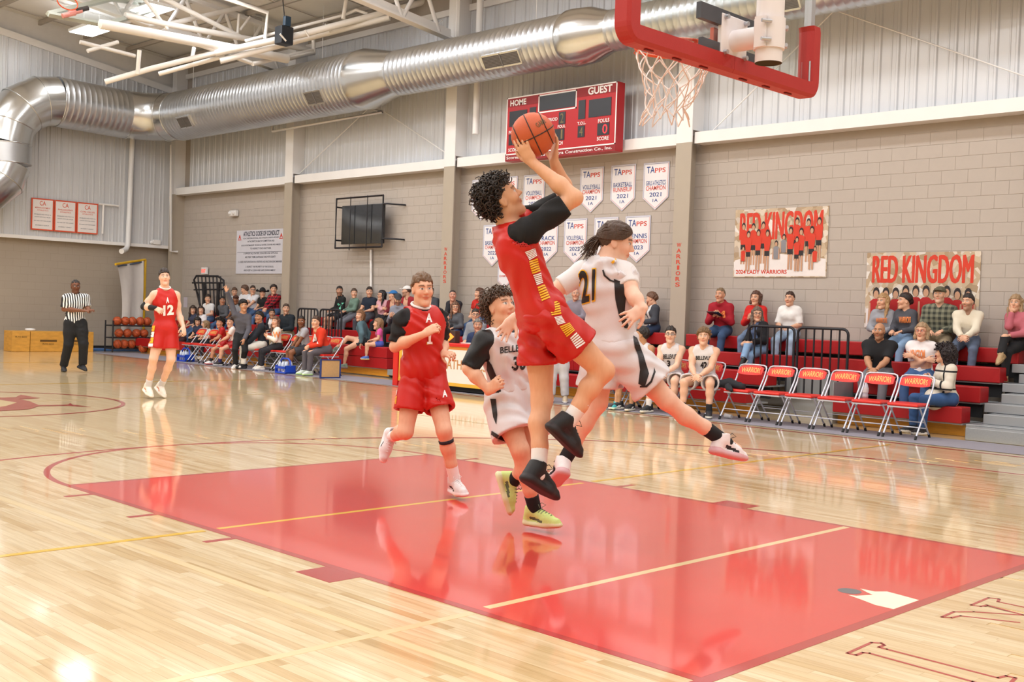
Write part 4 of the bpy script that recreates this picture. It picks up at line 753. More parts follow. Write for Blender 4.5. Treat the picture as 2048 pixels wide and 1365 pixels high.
MB().tube([p+V(0, -.02, -.03) for p in P0], .02, 6).build('tie_cord', mat('tie_blue', '4b5f7c', rough=.7), ng)
MB().bbox((9.95, 27.2, 0), (11.9, 27.95, .05), .01).single('blue_mat', mat('mat_blue', '3f6fb0', rough=.5), 'low blue mat on the floor by the ball rack', 'mat')
# water bottle carriers and a board by the home bench
m_cb = mat('carrier_blue', '1d49c4', rough=.4); m_bt = mat('bottle_clear', 'c9d3e6', rough=.25)
def carrier(c, label):
    r = empty('bottle_carrier', c, label, 'carrier', 'blue bottle carriers'); x, y, z = c
    MB().bbox((x-.13, y-.19, z), (x+.13, y+.19, z+.03), .008).build('base', m_cb, r)
    for s in (-1, 1): MB().box((x+s*.125-.005, y-.19, z+.10), (x+s*.125+.005, y+.19, z+.15)).build('side', m_cb, r); MB().box((x-.13, y+s*.185-.005, z), (x+.13, y+s*.185+.005, z+.17)).build('end', m_cb, r)
    MB().tube([(x, y-.185, z+.15), (x, y-.17, z+.26), (x, y-.1, z+.31), (x, y+.1, z+.31), (x, y+.17, z+.26), (x, y+.185, z+.15)], .018, 8).build('handle', m_cb, r)
    for i in (-1, 0, 1):
        for j in (-1, 1): MB().lathe([(0, 0), (.038, 0), (.038, .15), (.03, .18), (.022, .20), (.012, .205), (.012, .225), (0, .23)], (x+j*.06, y+i*.115, z+.03), 12).build('bottle', m_bt, r)
p = at(555, 752, 2, .0); carrier((9.72, 17.35, .004), 'blue bottle carrier at the feet of the woman in white'); carrier((9.95, 21.9, .004), 'blue bottle carrier left of the home bench behind player twelve')
pb_ = at(660, 757, 2, 0); r = empty('framed_board', (pb_[0], pb_[1], 0), 'tan board in a blue frame standing at the end of the home bench', 'board'); ux = nrm(at(678, 757, 2, 0)-at(643, 757, 2, 0)); c = V(pb_[0], pb_[1], .19); nn = V(-ux[1], ux[0], 0)
MB().obox(c, ux*.20, UPZ*.17, nn*.01).build('panel', mat('board_tan', 'c79f6d', rough=.7, var=.1, scale=30), r)
for s in (-1, 1): MB().obox(c+ux*s*.205, ux*.014, UPZ*.19, nn*.02).build('frame_side', mat('frame_blue', '223a7a', rough=.5), r); MB().obox(c+UPZ*s*.178, ux*.2, UPZ*.012, nn*.02).build('frame_rail', mat('frame_blue', '223a7a'), r)
bo = empty('drink_bottle', (11.1, 4.85, 0.39), 'clear drink bottle with orange cap on the seat beside the man in black', 'bottle'); pz = at(1733, 735, 0, 11.15); bo.location = (11.15, pz[1], .392); y = pz[1]
MB().lathe([(0, 0), (.042, 0), (.042, .05), (.036, .07), (.042, .10), (.042, .15), (.03, .20), (.017, .22), (.017, .235), (0, .235)], (11.15, y, .392), 16).build('bottle_body', mat('bottle_body', 'cfc9d4', rough=.2), bo); MB().lathe([(.019, .23), (.019, .26), (0, .262)], (11.15, y, .392), 12).build('cap', mat('cap_orange', 'ee8a2b'), bo); MB().lathe([(.0425, .09), (.0435, .11), (.0435, .15), (.0425, .16)], (11.15, y, .392), 16).build('label_band', mat('band_white', 'e6dcdc'), bo)
gb = ball(tuple(atd(1066, 270, 6.08)), 'orange game basketball held overhead by the jumping shooter')
bx_ = nrm(-CF-.30*CU+.03*CR); bz_ = -.42*CR+.9*CU; bz_ = nrm(bz_-bx_*np.dot(bz_, bx_)); by_ = np.cross(bz_, bx_); gb.matrix_basis = Matrix.Translation(Vector(atd(1066, 270, 6.08)))@Matrix([[bx_[i], by_[i], bz_[i], 0] for i in range(3)]+[[0, 0, 0, 1]])
mb = MB(); Rb = .1212
for t_, c0 in (('GAME', V(.72, .55, .42)), ('PRO', V(.62, -.62, -.48))):
    v, f, _ = text_geo(t_, .02); n0 = nrm(c0); e1 = nrm(np.cross(V(.2, .1, 1), n0)); e2 = np.cross(n0, e1); mb.add([nrm(n0*Rb+e1*(p[0]-.5)*.07+e2*(p[1]-.5)*.03)*Rb for p in v], f)
mb.build('ball_print', mat('ball_gold', '6b4a1c', rough=.5), gb, False)
# ================================================================== PEOPLE
# bodies and clothes are grown as one smooth surface each from tapered limbs (signed distances + surface nets)
F32 = np.float32
class Prim:
    __slots__ = ('t', 'a', 'b', 'ra', 'rb', 'k', 'n', 's', 'neg', 'tag')
def cone(a, b, ra, rb=None, k=.02, n=None, s=1, neg=False, tag=''):
    p = Prim(); p.t = 'c'; p.a = np.asarray(a, float); p.b = np.asarray(b, float); p.ra = ra; p.rb = ra if rb is None else rb; p.k = k; p.n = None if n is None else nrm(n); p.s = s; p.neg = neg; p.tag = tag; return p
def ellip(c, R, rad, k=.02, neg=False, tag=''):
    p = Prim(); p.t = 'e'; p.a = np.asarray(c, float); p.b = np.asarray(R, float); p.ra = np.asarray(rad, float); p.rb = 0; p.k = k; p.n = None; p.s = 1; p.neg = neg; p.tag = tag; return p
I3 = np.eye(3)
def xf(prims, R, t, s=1):
    out = []
    for p in prims:
        if p.t == 'c': out.append(cone(R@p.a*s+t, R@p.b*s+t, p.ra*s, p.rb*s, p.k*s, None if p.n is None else R@p.n, p.s, p.neg, p.tag))
        else: out.append(ellip(R@p.a*s+t, R@p.b, p.ra*s, p.k*s, p.neg, p.tag))
    return out
def field(prims, h, infl=0, pad=.03, noise=None):
    lo = np.full(3, 1e9); hi = -lo
    for p in prims:
        if p.neg: continue
        r = (max(p.ra, p.rb) if p.t == 'c' else p.ra.max())+infl+pad
        lo = np.minimum(lo, np.minimum(p.a, p.b if p.t == 'c' else p.a)-r); hi = np.maximum(hi, np.maximum(p.a, p.b if p.t == 'c' else p.a)+r)
    n = np.ceil((hi-lo)/h).astype(int)+1; D = np.full(n, .5, F32); ax = [(lo[i]+h*np.arange(n[i])).astype(F32) for i in range(3)]
    for p in prims:
        r = (max(p.ra, p.rb) if p.t == 'c' else p.ra.max())+infl+p.k+3*h
        l = np.minimum(p.a, p.b if p.t == 'c' else p.a)-r; u = np.maximum(p.a, p.b if p.t == 'c' else p.a)+r
        i0 = np.clip(np.floor((l-lo)/h).astype(int), 0, n); i1 = np.clip(np.ceil((u-lo)/h).astype(int)+1, 0, n)
        if (i1 <= i0).any(): continue
        sl = tuple(slice(a, b) for a, b in zip(i0, i1)); X = ax[0][sl[0]][:, None, None]; Y = ax[1][sl[1]][None, :, None]; Z = ax[2][sl[2]][None, None, :]
        if p.t == 'c':
            px, py, pz = X-F32(p.a[0]), Y-F32(p.a[1]), Z-F32(p.a[2]); ba = p.b-p.a
            if p.n is not None and p.s != 1:
                f = 1/p.s-1; w = (px*F32(p.n[0])+py*F32(p.n[1])+pz*F32(p.n[2]))*F32(f); px = px+w*F32(p.n[0]); py = py+w*F32(p.n[1]); pz = pz+w*F32(p.n[2]); ba = ba+p.n*np.dot(ba, p.n)*f
            L = max(float(ba@ba), 1e-10); t = np.clip((px*F32(ba[0])+py*F32(ba[1])+pz*F32(ba[2]))/F32(L), 0, 1)
            d = np.sqrt((px-t*F32(ba[0]))**2+(py-t*F32(ba[1]))**2+(pz-t*F32(ba[2]))**2)-(F32(p.ra)+F32(p.rb-p.ra)*t)
        else:
            R = p.b; q = [X*F32(R[0, j])+Y*F32(R[1, j])+Z*F32(R[2, j])-F32(p.a@R[:, j]) for j in range(3)]; rd = p.ra
            k0 = np.sqrt((q[0]/F32(rd[0]))**2+(q[1]/F32(rd[1]))**2+(q[2]/F32(rd[2]))**2); k1 = np.sqrt((q[0]/F32(rd[0]**2))**2+(q[1]/F32(rd[1]**2))**2+(q[2]/F32(rd[2]**2))**2)
            d = k0*(k0-1)/np.maximum(k1, F32(1e-6))
        d = d-F32(0 if p.neg else infl); o = D[sl]; k = F32(p.k)
        if p.neg: hh = np.clip(.5-.5*(o+d)/k, 0, 1); D[sl] = o*(1-hh)-d*hh+k*hh*(1-hh)
        else: hh = np.clip(.5+.5*(o-d)/k, 0, 1); D[sl] = o*(1-hh)+d*hh-k*hh*(1-hh)
    if noise is not None:
        G = np.meshgrid(*ax, indexing='ij'); D += noise(*G).astype(F32)
    return D, lo, h, ax
def cut(F, plane_p, plane_n, k=0):
    "keeps the side the normal points away from"
    D, lo, h, ax = F; n = nrm(plane_n); g = (ax[0][:, None, None]*F32(n[0])+ax[1][None, :, None]*F32(n[1])+ax[2][None, None, :]*F32(n[2]))-F32(np.dot(plane_p, n)); np.maximum(D, g, out=D)
def cut_near(F, p, n, R, rad=None):
    "the same, only inside a ball around p and within rad of the limb's axis (a cuff or a hem)"
    D, lo, h, ax = F; n = nrm(n); X = ax[0][:, None, None]-F32(p[0]); Y = ax[1][None, :, None]-F32(p[1]); Z = ax[2][None, None, :]-F32(p[2])
    g = X*F32(n[0])+Y*F32(n[1])+Z*F32(n[2]); r2 = X*X+Y*Y+Z*Z; m = r2 < R*R
    if rad: m = m & ((r2-g*g) < rad*rad)
    D[:] = np.where(m, np.maximum(D, g), D)
def snets(F):
    D, lo, h, ax = F; S = D < 0
    D[0] = D[-1] = .5; D[:, 0] = D[:, -1] = .5; D[:, :, 0] = D[:, :, -1] = .5; S = D < 0
    c = np.zeros(np.array(D.shape)-1, np.int8)
    for i in (0, 1):
        for j in (0, 1):
            for k in (0, 1): c += S[i:D.shape[0]-1+i, j:D.shape[1]-1+j, k:D.shape[2]-1+k]
    A = np.argwhere((c > 0) & (c < 8)); n = len(A)
    if n == 0: return np.zeros((0, 3)), np.zeros((0, 4), int)
    idx = np.full(c.shape, -1, np.int32); idx[A[:, 0], A[:, 1], A[:, 2]] = np.arange(n); P = np.zeros((n, 3)); W = np.zeros(n)
    cor = np.array([(i, j, k) for i in (0, 1) for j in (0, 1) for k in (0, 1)]); dv = [D[A[:, 0]+q[0], A[:, 1]+q[1], A[:, 2]+q[2]].astype(float) for q in cor]
    for a in range(8):
        for b in range(a+1, 8):
            if np.abs(cor[a]-cor[b]).sum() != 1: continue
            m = (dv[a] < 0) != (dv[b] < 0); t = np.where(m, dv[a]/np.where(m, dv[a]-dv[b], 1), 0); P += np.where(m[:, None], cor[a]+(cor[b]-cor[a])*t[:, None], 0); W += m
    P = lo+h*(A+P/W[:, None]); Q = []
    for axn in range(3):
        s0 = [slice(1, -1)]*3; s1 = [slice(1, -1)]*3; s0[axn] = slice(0, -1); s1[axn] = slice(1, None)
        a, b = S[tuple(s0)], S[tuple(s1)]; e = np.argwhere(a != b)
        if not len(e): continue
        off = np.ones(3, int); off[axn] = 0; e = e+off; u, v = (axn+1) % 3, (axn+2) % 3
        def cell(du, dw): q = e.copy(); q[:, u] += du; q[:, v] += dw; return idx[q[:, 0], q[:, 1], q[:, 2]]
        quad = np.stack([cell(-1, -1), cell(0, -1), cell(0, 0), cell(-1, 0)], 1); inside = S[e[:, 0], e[:, 1], e[:, 2]]; quad[~inside] = quad[~inside][:, ::-1]; Q.append(quad)
    Q = np.concatenate(Q); Q = Q[(Q >= 0).all(1)]; return P, Q
def islands_keep(P, Q, minf=.02): return P, Q
# ---- canonical head: x forward, y left, z up, origin between the ears
def head_prims(fem=False, jaw=1.0):
    w = .91 if fem else .945; L = []
    L.append(ellip((-.012, 0, .035), I3, (.098, .077*w, .092), .02, tag='h'))
    L.append(ellip((.028, 0, -.012), I3, (.064, .060*w, .095), .03, tag='h'))
    L.append(cone((.0, .040*w, -.062), (.066, .010, -.103), .024*jaw, .020*jaw, .03, tag='h')); L.append(cone((.0, -.040*w, -.062), (.066, -.010, -.103), .024*jaw, .020*jaw, .03, tag='h'))
    L.append(ellip((.070, 0, .034), I3, (.022, .050*w, .016), .02, tag='h'))
    for s in (1, -1):
        L.append(ellip((.098, s*.031*w, .012), I3, (.022, .019, .013), .014, True, tag='h')); L.append(ellip((.060, s*.043*w, -.022), I3, (.026, .022, .026), .02, tag='h'))
    L.append(cone((.088, 0, .016), (.110, 0, -.020), .0075, .0105, .012, tag='h')); L.append(ellip((.100, .011, -.025), I3, (.010, .0075, .0075), .008, tag='h')); L.append(ellip((.100, -.011, -.025), I3, (.010, .0075, .0075), .008, tag='h'))
    for s in (1, -1): L.append(ellip((.0765, s*.031*w, .011), I3, (.0135, .0145, .0125), .003, tag='h'))
    L.append(ellip((.0865, 0, -.050), I3, (.0105, .023, .0065), .006, tag='h')); L.append(ellip((.0845, 0, -.062), I3, (.0105, .020, .0075), .006, tag='h')); L.append(ellip((.098, 0, -.0558), I3, (.012, .024, .0018), .003, True, tag='h'))
    for s in (1, -1): L.append(ellip((-.006, s*.079*w, -.004), np.array([[.95, 0, -.3], [0, 1, 0], [.3, 0, .95]]), (.019, .009, .033), .008, tag='h')); L.append(ellip((.0, s*.090*w, -.002), I3, (.010, .006, .018), .006, True, tag='h'))
    L.append(cone((-.022, 0, -.06), (-.035, 0, -.16), .055*w, .057*w, .03, tag='n'))
    return L
def head_colors(q, skin, hair, lips=None, beard=0, fem=False, dark_eye='2e1f18', gaze=0):
    "colours of skin, lips, brows and eyes by place on the canonical head"
    sk = np.array(lin(skin)[:3]); n = len(q); C = np.tile(sk, (n, 1)); x, y, z = q.T; w = .91 if fem else .945; ay = np.abs(y)
    def mixin(m, col, a=1.0): m = np.clip(m, 0, 1)[:, None]*a; C[:] = C*(1-m)+np.array(col)*m
    soft = lambda v, e: np.clip(.5-v/e, 0, 1)
    front = x > .03
    rosy = soft(np.sqrt(((ay-.045)/.03)**2+((z+.025)/.025)**2)-1, 1.2)*front; mixin(rosy, sk*np.array([1.02, .80, .76]), .35)
    lp = np.array(lin(lips)[:3]) if lips else sk*np.array([.78, .44, .42]); mixin(soft(np.sqrt((y/.025)**2+((z+.0565)/.012)**2)-1, .5)*(x > .07), lp, .95)
    if beard:
        m = soft(np.maximum(z+.03-.6*np.maximum(.0, .05-x), 0)/.02-.3, 1.0)*(x > -.015)*(ay < .09); m *= 1-soft(np.sqrt((y/.022)**2+((z+.056)/.009)**2)-1, .5); m *= ~((z > -.035) & (ay < .018)); mixin(m, np.array(lin(hair)[:3])*.9+sk*.1, beard)
    br = soft(np.abs(z-(.036+.10*np.minimum(ay-.03, 0)-.22*np.maximum(ay-.038, 0)))/.0055-1, .8)*(ay > .012)*(ay < .052)*(x > .05); mixin(br, np.array(lin(hair)[:3])*.7, .8)
    d = np.sqrt(((y-np.sign(y)*.031*w)/.0155)**2+((z-.011)/.0075)**2); ey = soft(d-1, .4)*(x > .074); mixin(ey, (.78, .76, .74)); 
    di = np.sqrt((y-np.sign(y)*.031*w-gaze)**2+(z-.0115)**2); mixin(soft(di/.0068-1, .4)*(x > .076), lin(dark_eye)[:3])
    lid = soft(np.abs(z-.0195+6*(ay-.031)**2)/.0022-1, 1)*(ay > .016)*(ay < .047)*(x > .066); mixin(lid, np.array(lin(hair)[:3])*.3, .75 if fem else .55)
    return C
_HEAD = {}
def head_mesh(h, fem):
    if (h, fem) not in _HEAD: _HEAD[h, fem] = snets(field(head_prims(fem), h))
    return _HEAD[h, fem]
# ---- canonical hand: wrist at the origin, fingers along +x, palm facing -z, thumb toward +y
def hand_prims(curl=.35, spread=.12, thumb=.5, s=1.0):
    L = [cone((-.015, 0, 0), (.03, .0, 0), .026, .030, .015, (0, 0, 1), .62), cone((.03, .020, 0), (.082, .028, -.002), .022, .0165, .015, (0, 0, 1), .62), cone((.03, 0, 0), (.086, .006, 0), .024, .017, .015, (0, 0, 1), .62), cone((.03, -.014, 0), (.080, -.022, -.002), .022, .016, .015, (0, 0, 1), .62)]
    for y, l, sp, x0 in ((.031, .070, 1, .080), (.0105, .079, .33, .086), (-.0105, .074, -.33, .084), (-.030, .058, -1, .077)):
        p = np.array((x0, y, -.001)); az = sp*spread; a = curl*.5
        for i, f in enumerate((.46, .30, .24)):
            d = np.array((math.cos(a)*math.cos(az), math.cos(a)*math.sin(az), -math.sin(a))); q = p+d*l*f; L.append(cone(p, q, (.0094, .0086, .0078)[i], (.0086, .0078, .0066)[i], .004)); p = q; a += curl*(1.15 if i == 0 else .9)
    p = np.array((.012, .024, -.006)); a = .95*(1-thumb*.45)
    d1 = nrm((math.cos(a), math.sin(a), -.25-.3*thumb)); q = p+d1*.040; L.append(cone(p, q, .0155, .0118, .012)); d2 = nrm((math.cos(a*.62), math.sin(a*.62), -.3-.4*thumb*curl)); r = q+d2*.032; L.append(cone(q, r, .0112, .0098, .005)); d3 = nrm((math.cos(a*.35), math.sin(a*.35), -.3-.6*curl*thumb)); L.append(cone(r, r+d3*.026, .0098, .0076, .005))
    return xf(L, I3, np.zeros(3), s)
_HM = {}
def hand_mesh(curl, h=.0070):
    if curl not in _HM: _HM[curl] = snets(field(hand_prims(curl), h))
    return _HM[curl]
def frame3(x, z):
    x = nrm(x); z = np.asarray(z, float); z = nrm(z-x*np.dot(z, x)); return np.stack([x, np.cross(z, x), z], 1)
# ---- canonical shoe: ankle over the origin, toe along +x, sole at z = 0
def shoe_prims(high=.0):
    return [cone((-.05, 0, .045), (-.028, 0, .112+high), .043, .040, .02), cone((-.02, 0, .088), (.10, 0, .052), .043, .038, .03), cone((.085, 0, .044), (.158, .004, .040), .043, .031, .025, (0, 0, 1), .8), cone((-.02, 0, .100), (-.018, 0, .135+high), .043, .046, .02),
            cone((-.018, 0, .125+high), (-.02, 0, .22), .038, .038, .006, neg=True)]
def shoe_build(up, sole, h=.009, high=0., accent=None):
    key = ('shoe', up, sole, h, high, accent)
    if key in _HM: return _HM[key]
    n = lambda X, Y, Z: 0*X
    F = field([cone((-.052, 0, .018), (.09, 0, .016), .049, .051, .012, (0, 0, 1), .5), cone((.09, 0, .016), (.168, .004, .020), .051, .036, .012, (0, 0, 1), .5)]+shoe_prims(high), h); cut(F, (0, 0, 0), (0, 0, -1)); cut(F, (-.01, 0, .140+high), (-.12, 0, 1)); P, Q = snets(F)
    c = P[Q].mean(1); mi = np.where(c[:, 2] < .034+.010*np.clip(-c[:, 0]/.08, 0, 1), 1, 0)
    if accent: mi = np.where((mi == 0) & (np.abs(c[:, 1]) > .022) & (np.abs(c[:, 2]-.052+.18*(c[:, 0]-.03)) < .010) & (c[:, 0] > -.02) & (c[:, 0] < .09), 2, mi)
    ms = [mat('shoe_'+up, up, rough=.6, var=.08, scale=60, bump=.2, bscale=300), mat('sole_'+sole, sole, rough=.6, var=.04)]+([mat('shoe_'+accent, accent, rough=.6)] if accent else [])
    _HM[key] = mesh_np('shoe', P, Q, ms, True, mi); return _HM[key]
# ---- materials
def skin_mat():
    def fn(nt, b, mp, N, L):
        a = N('ShaderNodeVertexColor'); a.layer_name = 'Col'; nz = N('ShaderNodeTexNoise'); nz.inputs['Scale'].default_value = 30; nz.inputs['Detail'].default_value = 3
        mx = N('ShaderNodeMix'); mx.data_type = 'RGBA'; mx.blend_type = 'MULTIPLY'; mx.inputs['Factor'].default_value = .25; L(a.outputs[0], mx.inputs['A']); L(nz.outputs[1], mx.inputs['B'])
        r = N('ShaderNodeValToRGB'); r.color_ramp.elements[0].color = (.8, .68, .64, 1); r.color_ramp.elements[1].color = (1, 1, 1, 1); r.color_ramp.elements[0].position = .3; r.color_ramp.elements[1].position = .6; L(nz.outputs[0], r.inputs[0]); L(r.outputs[0], mx.inputs['B']); L(mx.outputs['Result'], b.inputs['Base Color'])
    return mat('skin', 'e0b090', rough=.5, var=0, fn=fn, spec=.35)
M_SKIN = skin_mat()
def cloth(c, kind='cotton'):
    if kind == 'satin': return mat('satin_'+c, c, rough=.42, var=.05, scale=10, spec=.4, bump=.12, bscale=300)
    if kind == 'denim': return mat('denim_'+c, c, rough=.85, var=.22, scale=14, bump=.15, bscale=250)
    if kind == 'plaid':
        a, b_ = c.split('/')
        def fn(nt, b, mp, N, L):
            tc = N('ShaderNodeTexCoord'); outs = []
            for ax, sc in ((1, 13), (2, 13)):
                sp = N('ShaderNodeSeparateXYZ'); L(tc.outputs['Object'], sp.inputs[0]); m = N('ShaderNodeMath'); m.operation = 'MULTIPLY'; m.inputs[1].default_value = sc; L(sp.outputs[ax], m.inputs[0]); fr = N('ShaderNodeMath'); fr.operation = 'FRACT'; L(m.outputs[0], fr.inputs[0]); g = N('ShaderNodeMath'); g.operation = 'GREATER_THAN'; g.inputs[1].default_value = .5; L(fr.outputs[0], g.inputs[0]); outs.append(g)
            ad = N('ShaderNodeMath'); ad.operation = 'ADD'; L(outs[0].outputs[0], ad.inputs[0]); L(outs[1].outputs[0], ad.inputs[1]); hv = N('ShaderNodeMath'); hv.operation = 'MULTIPLY'; hv.inputs[1].default_value = .5; L(ad.outputs[0], hv.inputs[0])
            mx = N('ShaderNodeMix'); mx.data_type = 'RGBA'; mx.inputs['A'].default_value = lin(a); mx.inputs['B'].default_value = lin(b_); L(hv.outputs[0], mx.inputs['Factor']); L(mx.outputs['Result'], b.inputs['Base Color'])
        return mat('plaid_'+c, a, rough=.85, var=0, fn=fn)
    if kind in ('stripe', 'grid'):
        a, b_ = c.split('/')
        def fn(nt, b, mp, N, L):
            tc = N('ShaderNodeTexCoord'); sp = N('ShaderNodeSeparateXYZ'); L(tc.outputs['Object'], sp.inputs[0]); gs = []
            for ax, sc, th in (((0, 27, .5),) if kind == 'stripe' else ((1, 4.2, .9), (2, 4.2, .9))):
                m = N('ShaderNodeMath'); m.operation = 'MULTIPLY'; m.inputs[1].default_value = sc; L(sp.outputs[ax], m.inputs[0]); fr = N('ShaderNodeMath'); fr.operation = 'FRACT'; L(m.outputs[0], fr.inputs[0]); g = N('ShaderNodeMath'); g.operation = 'GREATER_THAN'; g.inputs[1].default_value = th; L(fr.outputs[0], g.inputs[0]); gs.append(g)
            o = gs[0].outputs[0]
            if len(gs) > 1: mxm = N('ShaderNodeMath'); mxm.operation = 'MAXIMUM'; L(gs[0].outputs[0], mxm.inputs[0]); L(gs[1].outputs[0], mxm.inputs[1]); o = mxm.outputs[0]
            mx = N('ShaderNodeMix'); mx.data_type = 'RGBA'; mx.inputs['A'].default_value = lin(a); mx.inputs['B'].default_value = lin(b_); L(o, mx.inputs['Factor']); L(mx.outputs['Result'], b.inputs['Base Color'])
        return mat(kind+'_'+c, a, rough=.8, var=0, fn=fn)
    return mat('cotton_'+c, c, rough=.85, var=.06, scale=9, bump=.12, bscale=220)
def hairmat(c): return mat('hair_'+c, c, rough=.5, var=.35, scale=45, bump=.6, bscale=120, stretch=(1, 1, .35))
def folds(amp, f=1.0, seed=0):
    "long soft creases that run across the cloth and fade in and out"
    def fn(X, Y, Z):
        o = 0*X
        for i, (d, g) in enumerate((((.45, .35, .82), (.7, -.6, .3)), ((-.5, -.25, .83), (.3, .8, -.5)), ((.75, -.62, .2), (.2, .3, .93)))):
            u = d[0]*X+d[1]*Y+d[2]*Z; w = g[0]*X+g[1]*Y+g[2]*Z; m = np.clip(np.sin(7.5*f*w+5*u+1.9*i+2.3*seed), 0, 1); o = o+m*m*np.sin(78*f*u+3.2*np.sin(9*f*w+i)+1.7*seed+i)
        return amp*.62*o
    return fn
# ---- the figure: J holds joints in world space
def ik(a, c, l1, l2, pole):
    a, c = np.asarray(a, float), np.asarray(c, float); d = c-a; L = np.linalg.norm(d); m = (l1+l2)*.999
    if L > m: c = a+d/L*m; d = c-a; L = m
    L = max(L, abs(l1-l2)+1e-3); x = (l1*l1-l2*l2+L*L)/(2*L); y = math.sqrt(max(0, l1*l1-x*x)); u = d/np.linalg.norm(d); p = np.asarray(pole, float); p = nrm(p-u*np.dot(p, u)); return a+u*x+p*y, c
def torso_prims(J, s, fem, bulk=1.0):
    pel, neck = J['pel'], J['neck']; up = nrm(neck-pel); side = nrm(J['shL']-J['shR']); fwd = nrm(np.cross(side, up)); hs = nrm(J['hipL']-J['hipR']); hf = nrm(np.cross(hs, up)); L = np.linalg.norm(neck-pel); b = bulk*s; P = lambda t, f=0: pel+up*L*t+fwd*f*s
    tw = (.135 if fem else .148)*b; T = []
    mid = (side+hs)/2; sw = np.linalg.norm(J['shL']-J['shR'])/2
    T.append(cone(pel-hs*.055*s, pel+hs*.055*s, .112*b, .112*b, .05, hf, .88)); T.append(cone(P(.12)-mid*.035*s, P(.12)+mid*.035*s, .100*b, .100*b, .05, fwd, .85)); 
    T.append(cone(P(.38, .005)-mid*.045*s, P(.38, .005)+mid*.045*s, .093*b, .093*b, .06, fwd, .85))
    T.append(cone(P(.62, .01)-side*.06*s, P(.62, .01)+side*.06*s, .102*b, .102*b, .06, fwd, .88)); T.append(cone(P(.79, .005)-side*.075*s, P(.79, .005)+side*.075*s, .088*b, .088*b, .06, fwd, .85))
    if fem:
        for k in (1, -1): T.append(ellip(P(.66, .075)+side*k*.068*s, np.stack([fwd, side, up], 1), np.array((.055, .062, .062))*b, .04))
    for k in ('shL', 'shR'): T.append(cone(neck-up*.03*s, J[k], .047*s, .056*b, .05)); 
    return T
def arm_prims(J, s, sd, part='both', bulk=1.0):
    a, b, c = J['sh'+sd], J['el'+sd], J['wr'+sd]; T = []; k = bulk*s
    if part in ('both', 'upper'): T += [cone(a, a*.45+b*.55, .055*k, .049*k, .03), cone(a*.45+b*.55, b, .049*k, .040*k, .03)]
    if part in ('both', 'lower'): T += [cone(b, b*.65+c*.35, .040*k, .043*k, .025), cone(b*.65+c*.35, c, .043*k, .026*s, .025)]
    return T
def leg_prims(J, s, sd, part='both', bulk=1.0):
    a, b, c = J['hip'+sd], J['kn'+sd], J['an'+sd]; T = []; k = bulk*s
    if part in ('both', 'upper'): T += [cone(a, a*.6+b*.4, .093*k, .083*k, .045), cone(a*.6+b*.4, b, .083*k, .058*k, .03)]
    if part in ('both', 'lower'):
        d = nrm(c-b); bk = nrm(J.get('calf'+sd, J['calf'])-d*np.dot(J.get('calf'+sd, J['calf']), d)); m = b*.66+c*.34
        T += [cone(b, m+bk*.008*s, .056*k, .054*k, .03), cone(m+bk*.012*s, b*.35+c*.65, .056*k, .043*k, .03), cone(b*.35+c*.65, c, .043*k, .036*s, .025)]
    return T
def sdf_obj(name, F, m, parent, org):
    P, Q = snets(F)
    if len(Q) == 0: return None
    return link(name, mesh_np(name, P-org, Q, m, True), parent)
HAIRCUT = dict(short=(.003, .726), buzz=(.003, .726))
def hair_prims(style, vol=.012):
    "returns prims to keep and extra cuts, on the canonical head"
    L = [ellip((-.012, 0, .038), I3, (.098+vol*.9, .0735+min(vol, .009), .092+vol*1.25), .01), ellip((.01, 0, .085+vol*.6), I3, (.07, .055, .035+vol*.7), .015)] if vol > .004 else [ellip((-.012, 0, .038), I3, (.098+vol, .0735+vol, .092+vol), .01)]
    E = []
    if style == 'bob':
        for s in (1, -1): E += [cone((-.03, s*.07, .05), (.01, s*.085, -.085), .035, .022, .03), cone((-.08, s*.03, .02), (-.07, s*.045, -.09), .05, .035, .03)]
    if style == 'long':
        for s in (1, -1): E += [cone((-.03, s*.07, .05), (-.005, s*.085, -.09), .032, .026, .03), cone((-.005, s*.085, -.09), (.03, s*.085, -.25), .028, .016, .03)]
        E += [cone((-.08, 0, .02), (-.10, 0, -.20), .065, .05, .03, (1, 0, 0), .6)]
    if style == 'back': E += [ellip((-.10, 0, .01), I3, (.035, .04, .04), .02)]
    if style == 'pony': E += [cone((-.10, 0, .04), (-.145, 0, .02), .022, .03, .02), cone((-.145, 0, .02), (-.15, 0, -.16), .03, .012, .02)]
    if style == 'curly': L = [ellip((-.02, 0, .05), I3, (.115, .10, .10), .01)]
    if style == 'bigcurl': L = [ellip((-.035, 0, .02), I3, (.115, .125, .13), .01)]; E = [cone((-.06, 0, 0), (-.07, 0, -.15), .11, .09, .03)]
    return L, E
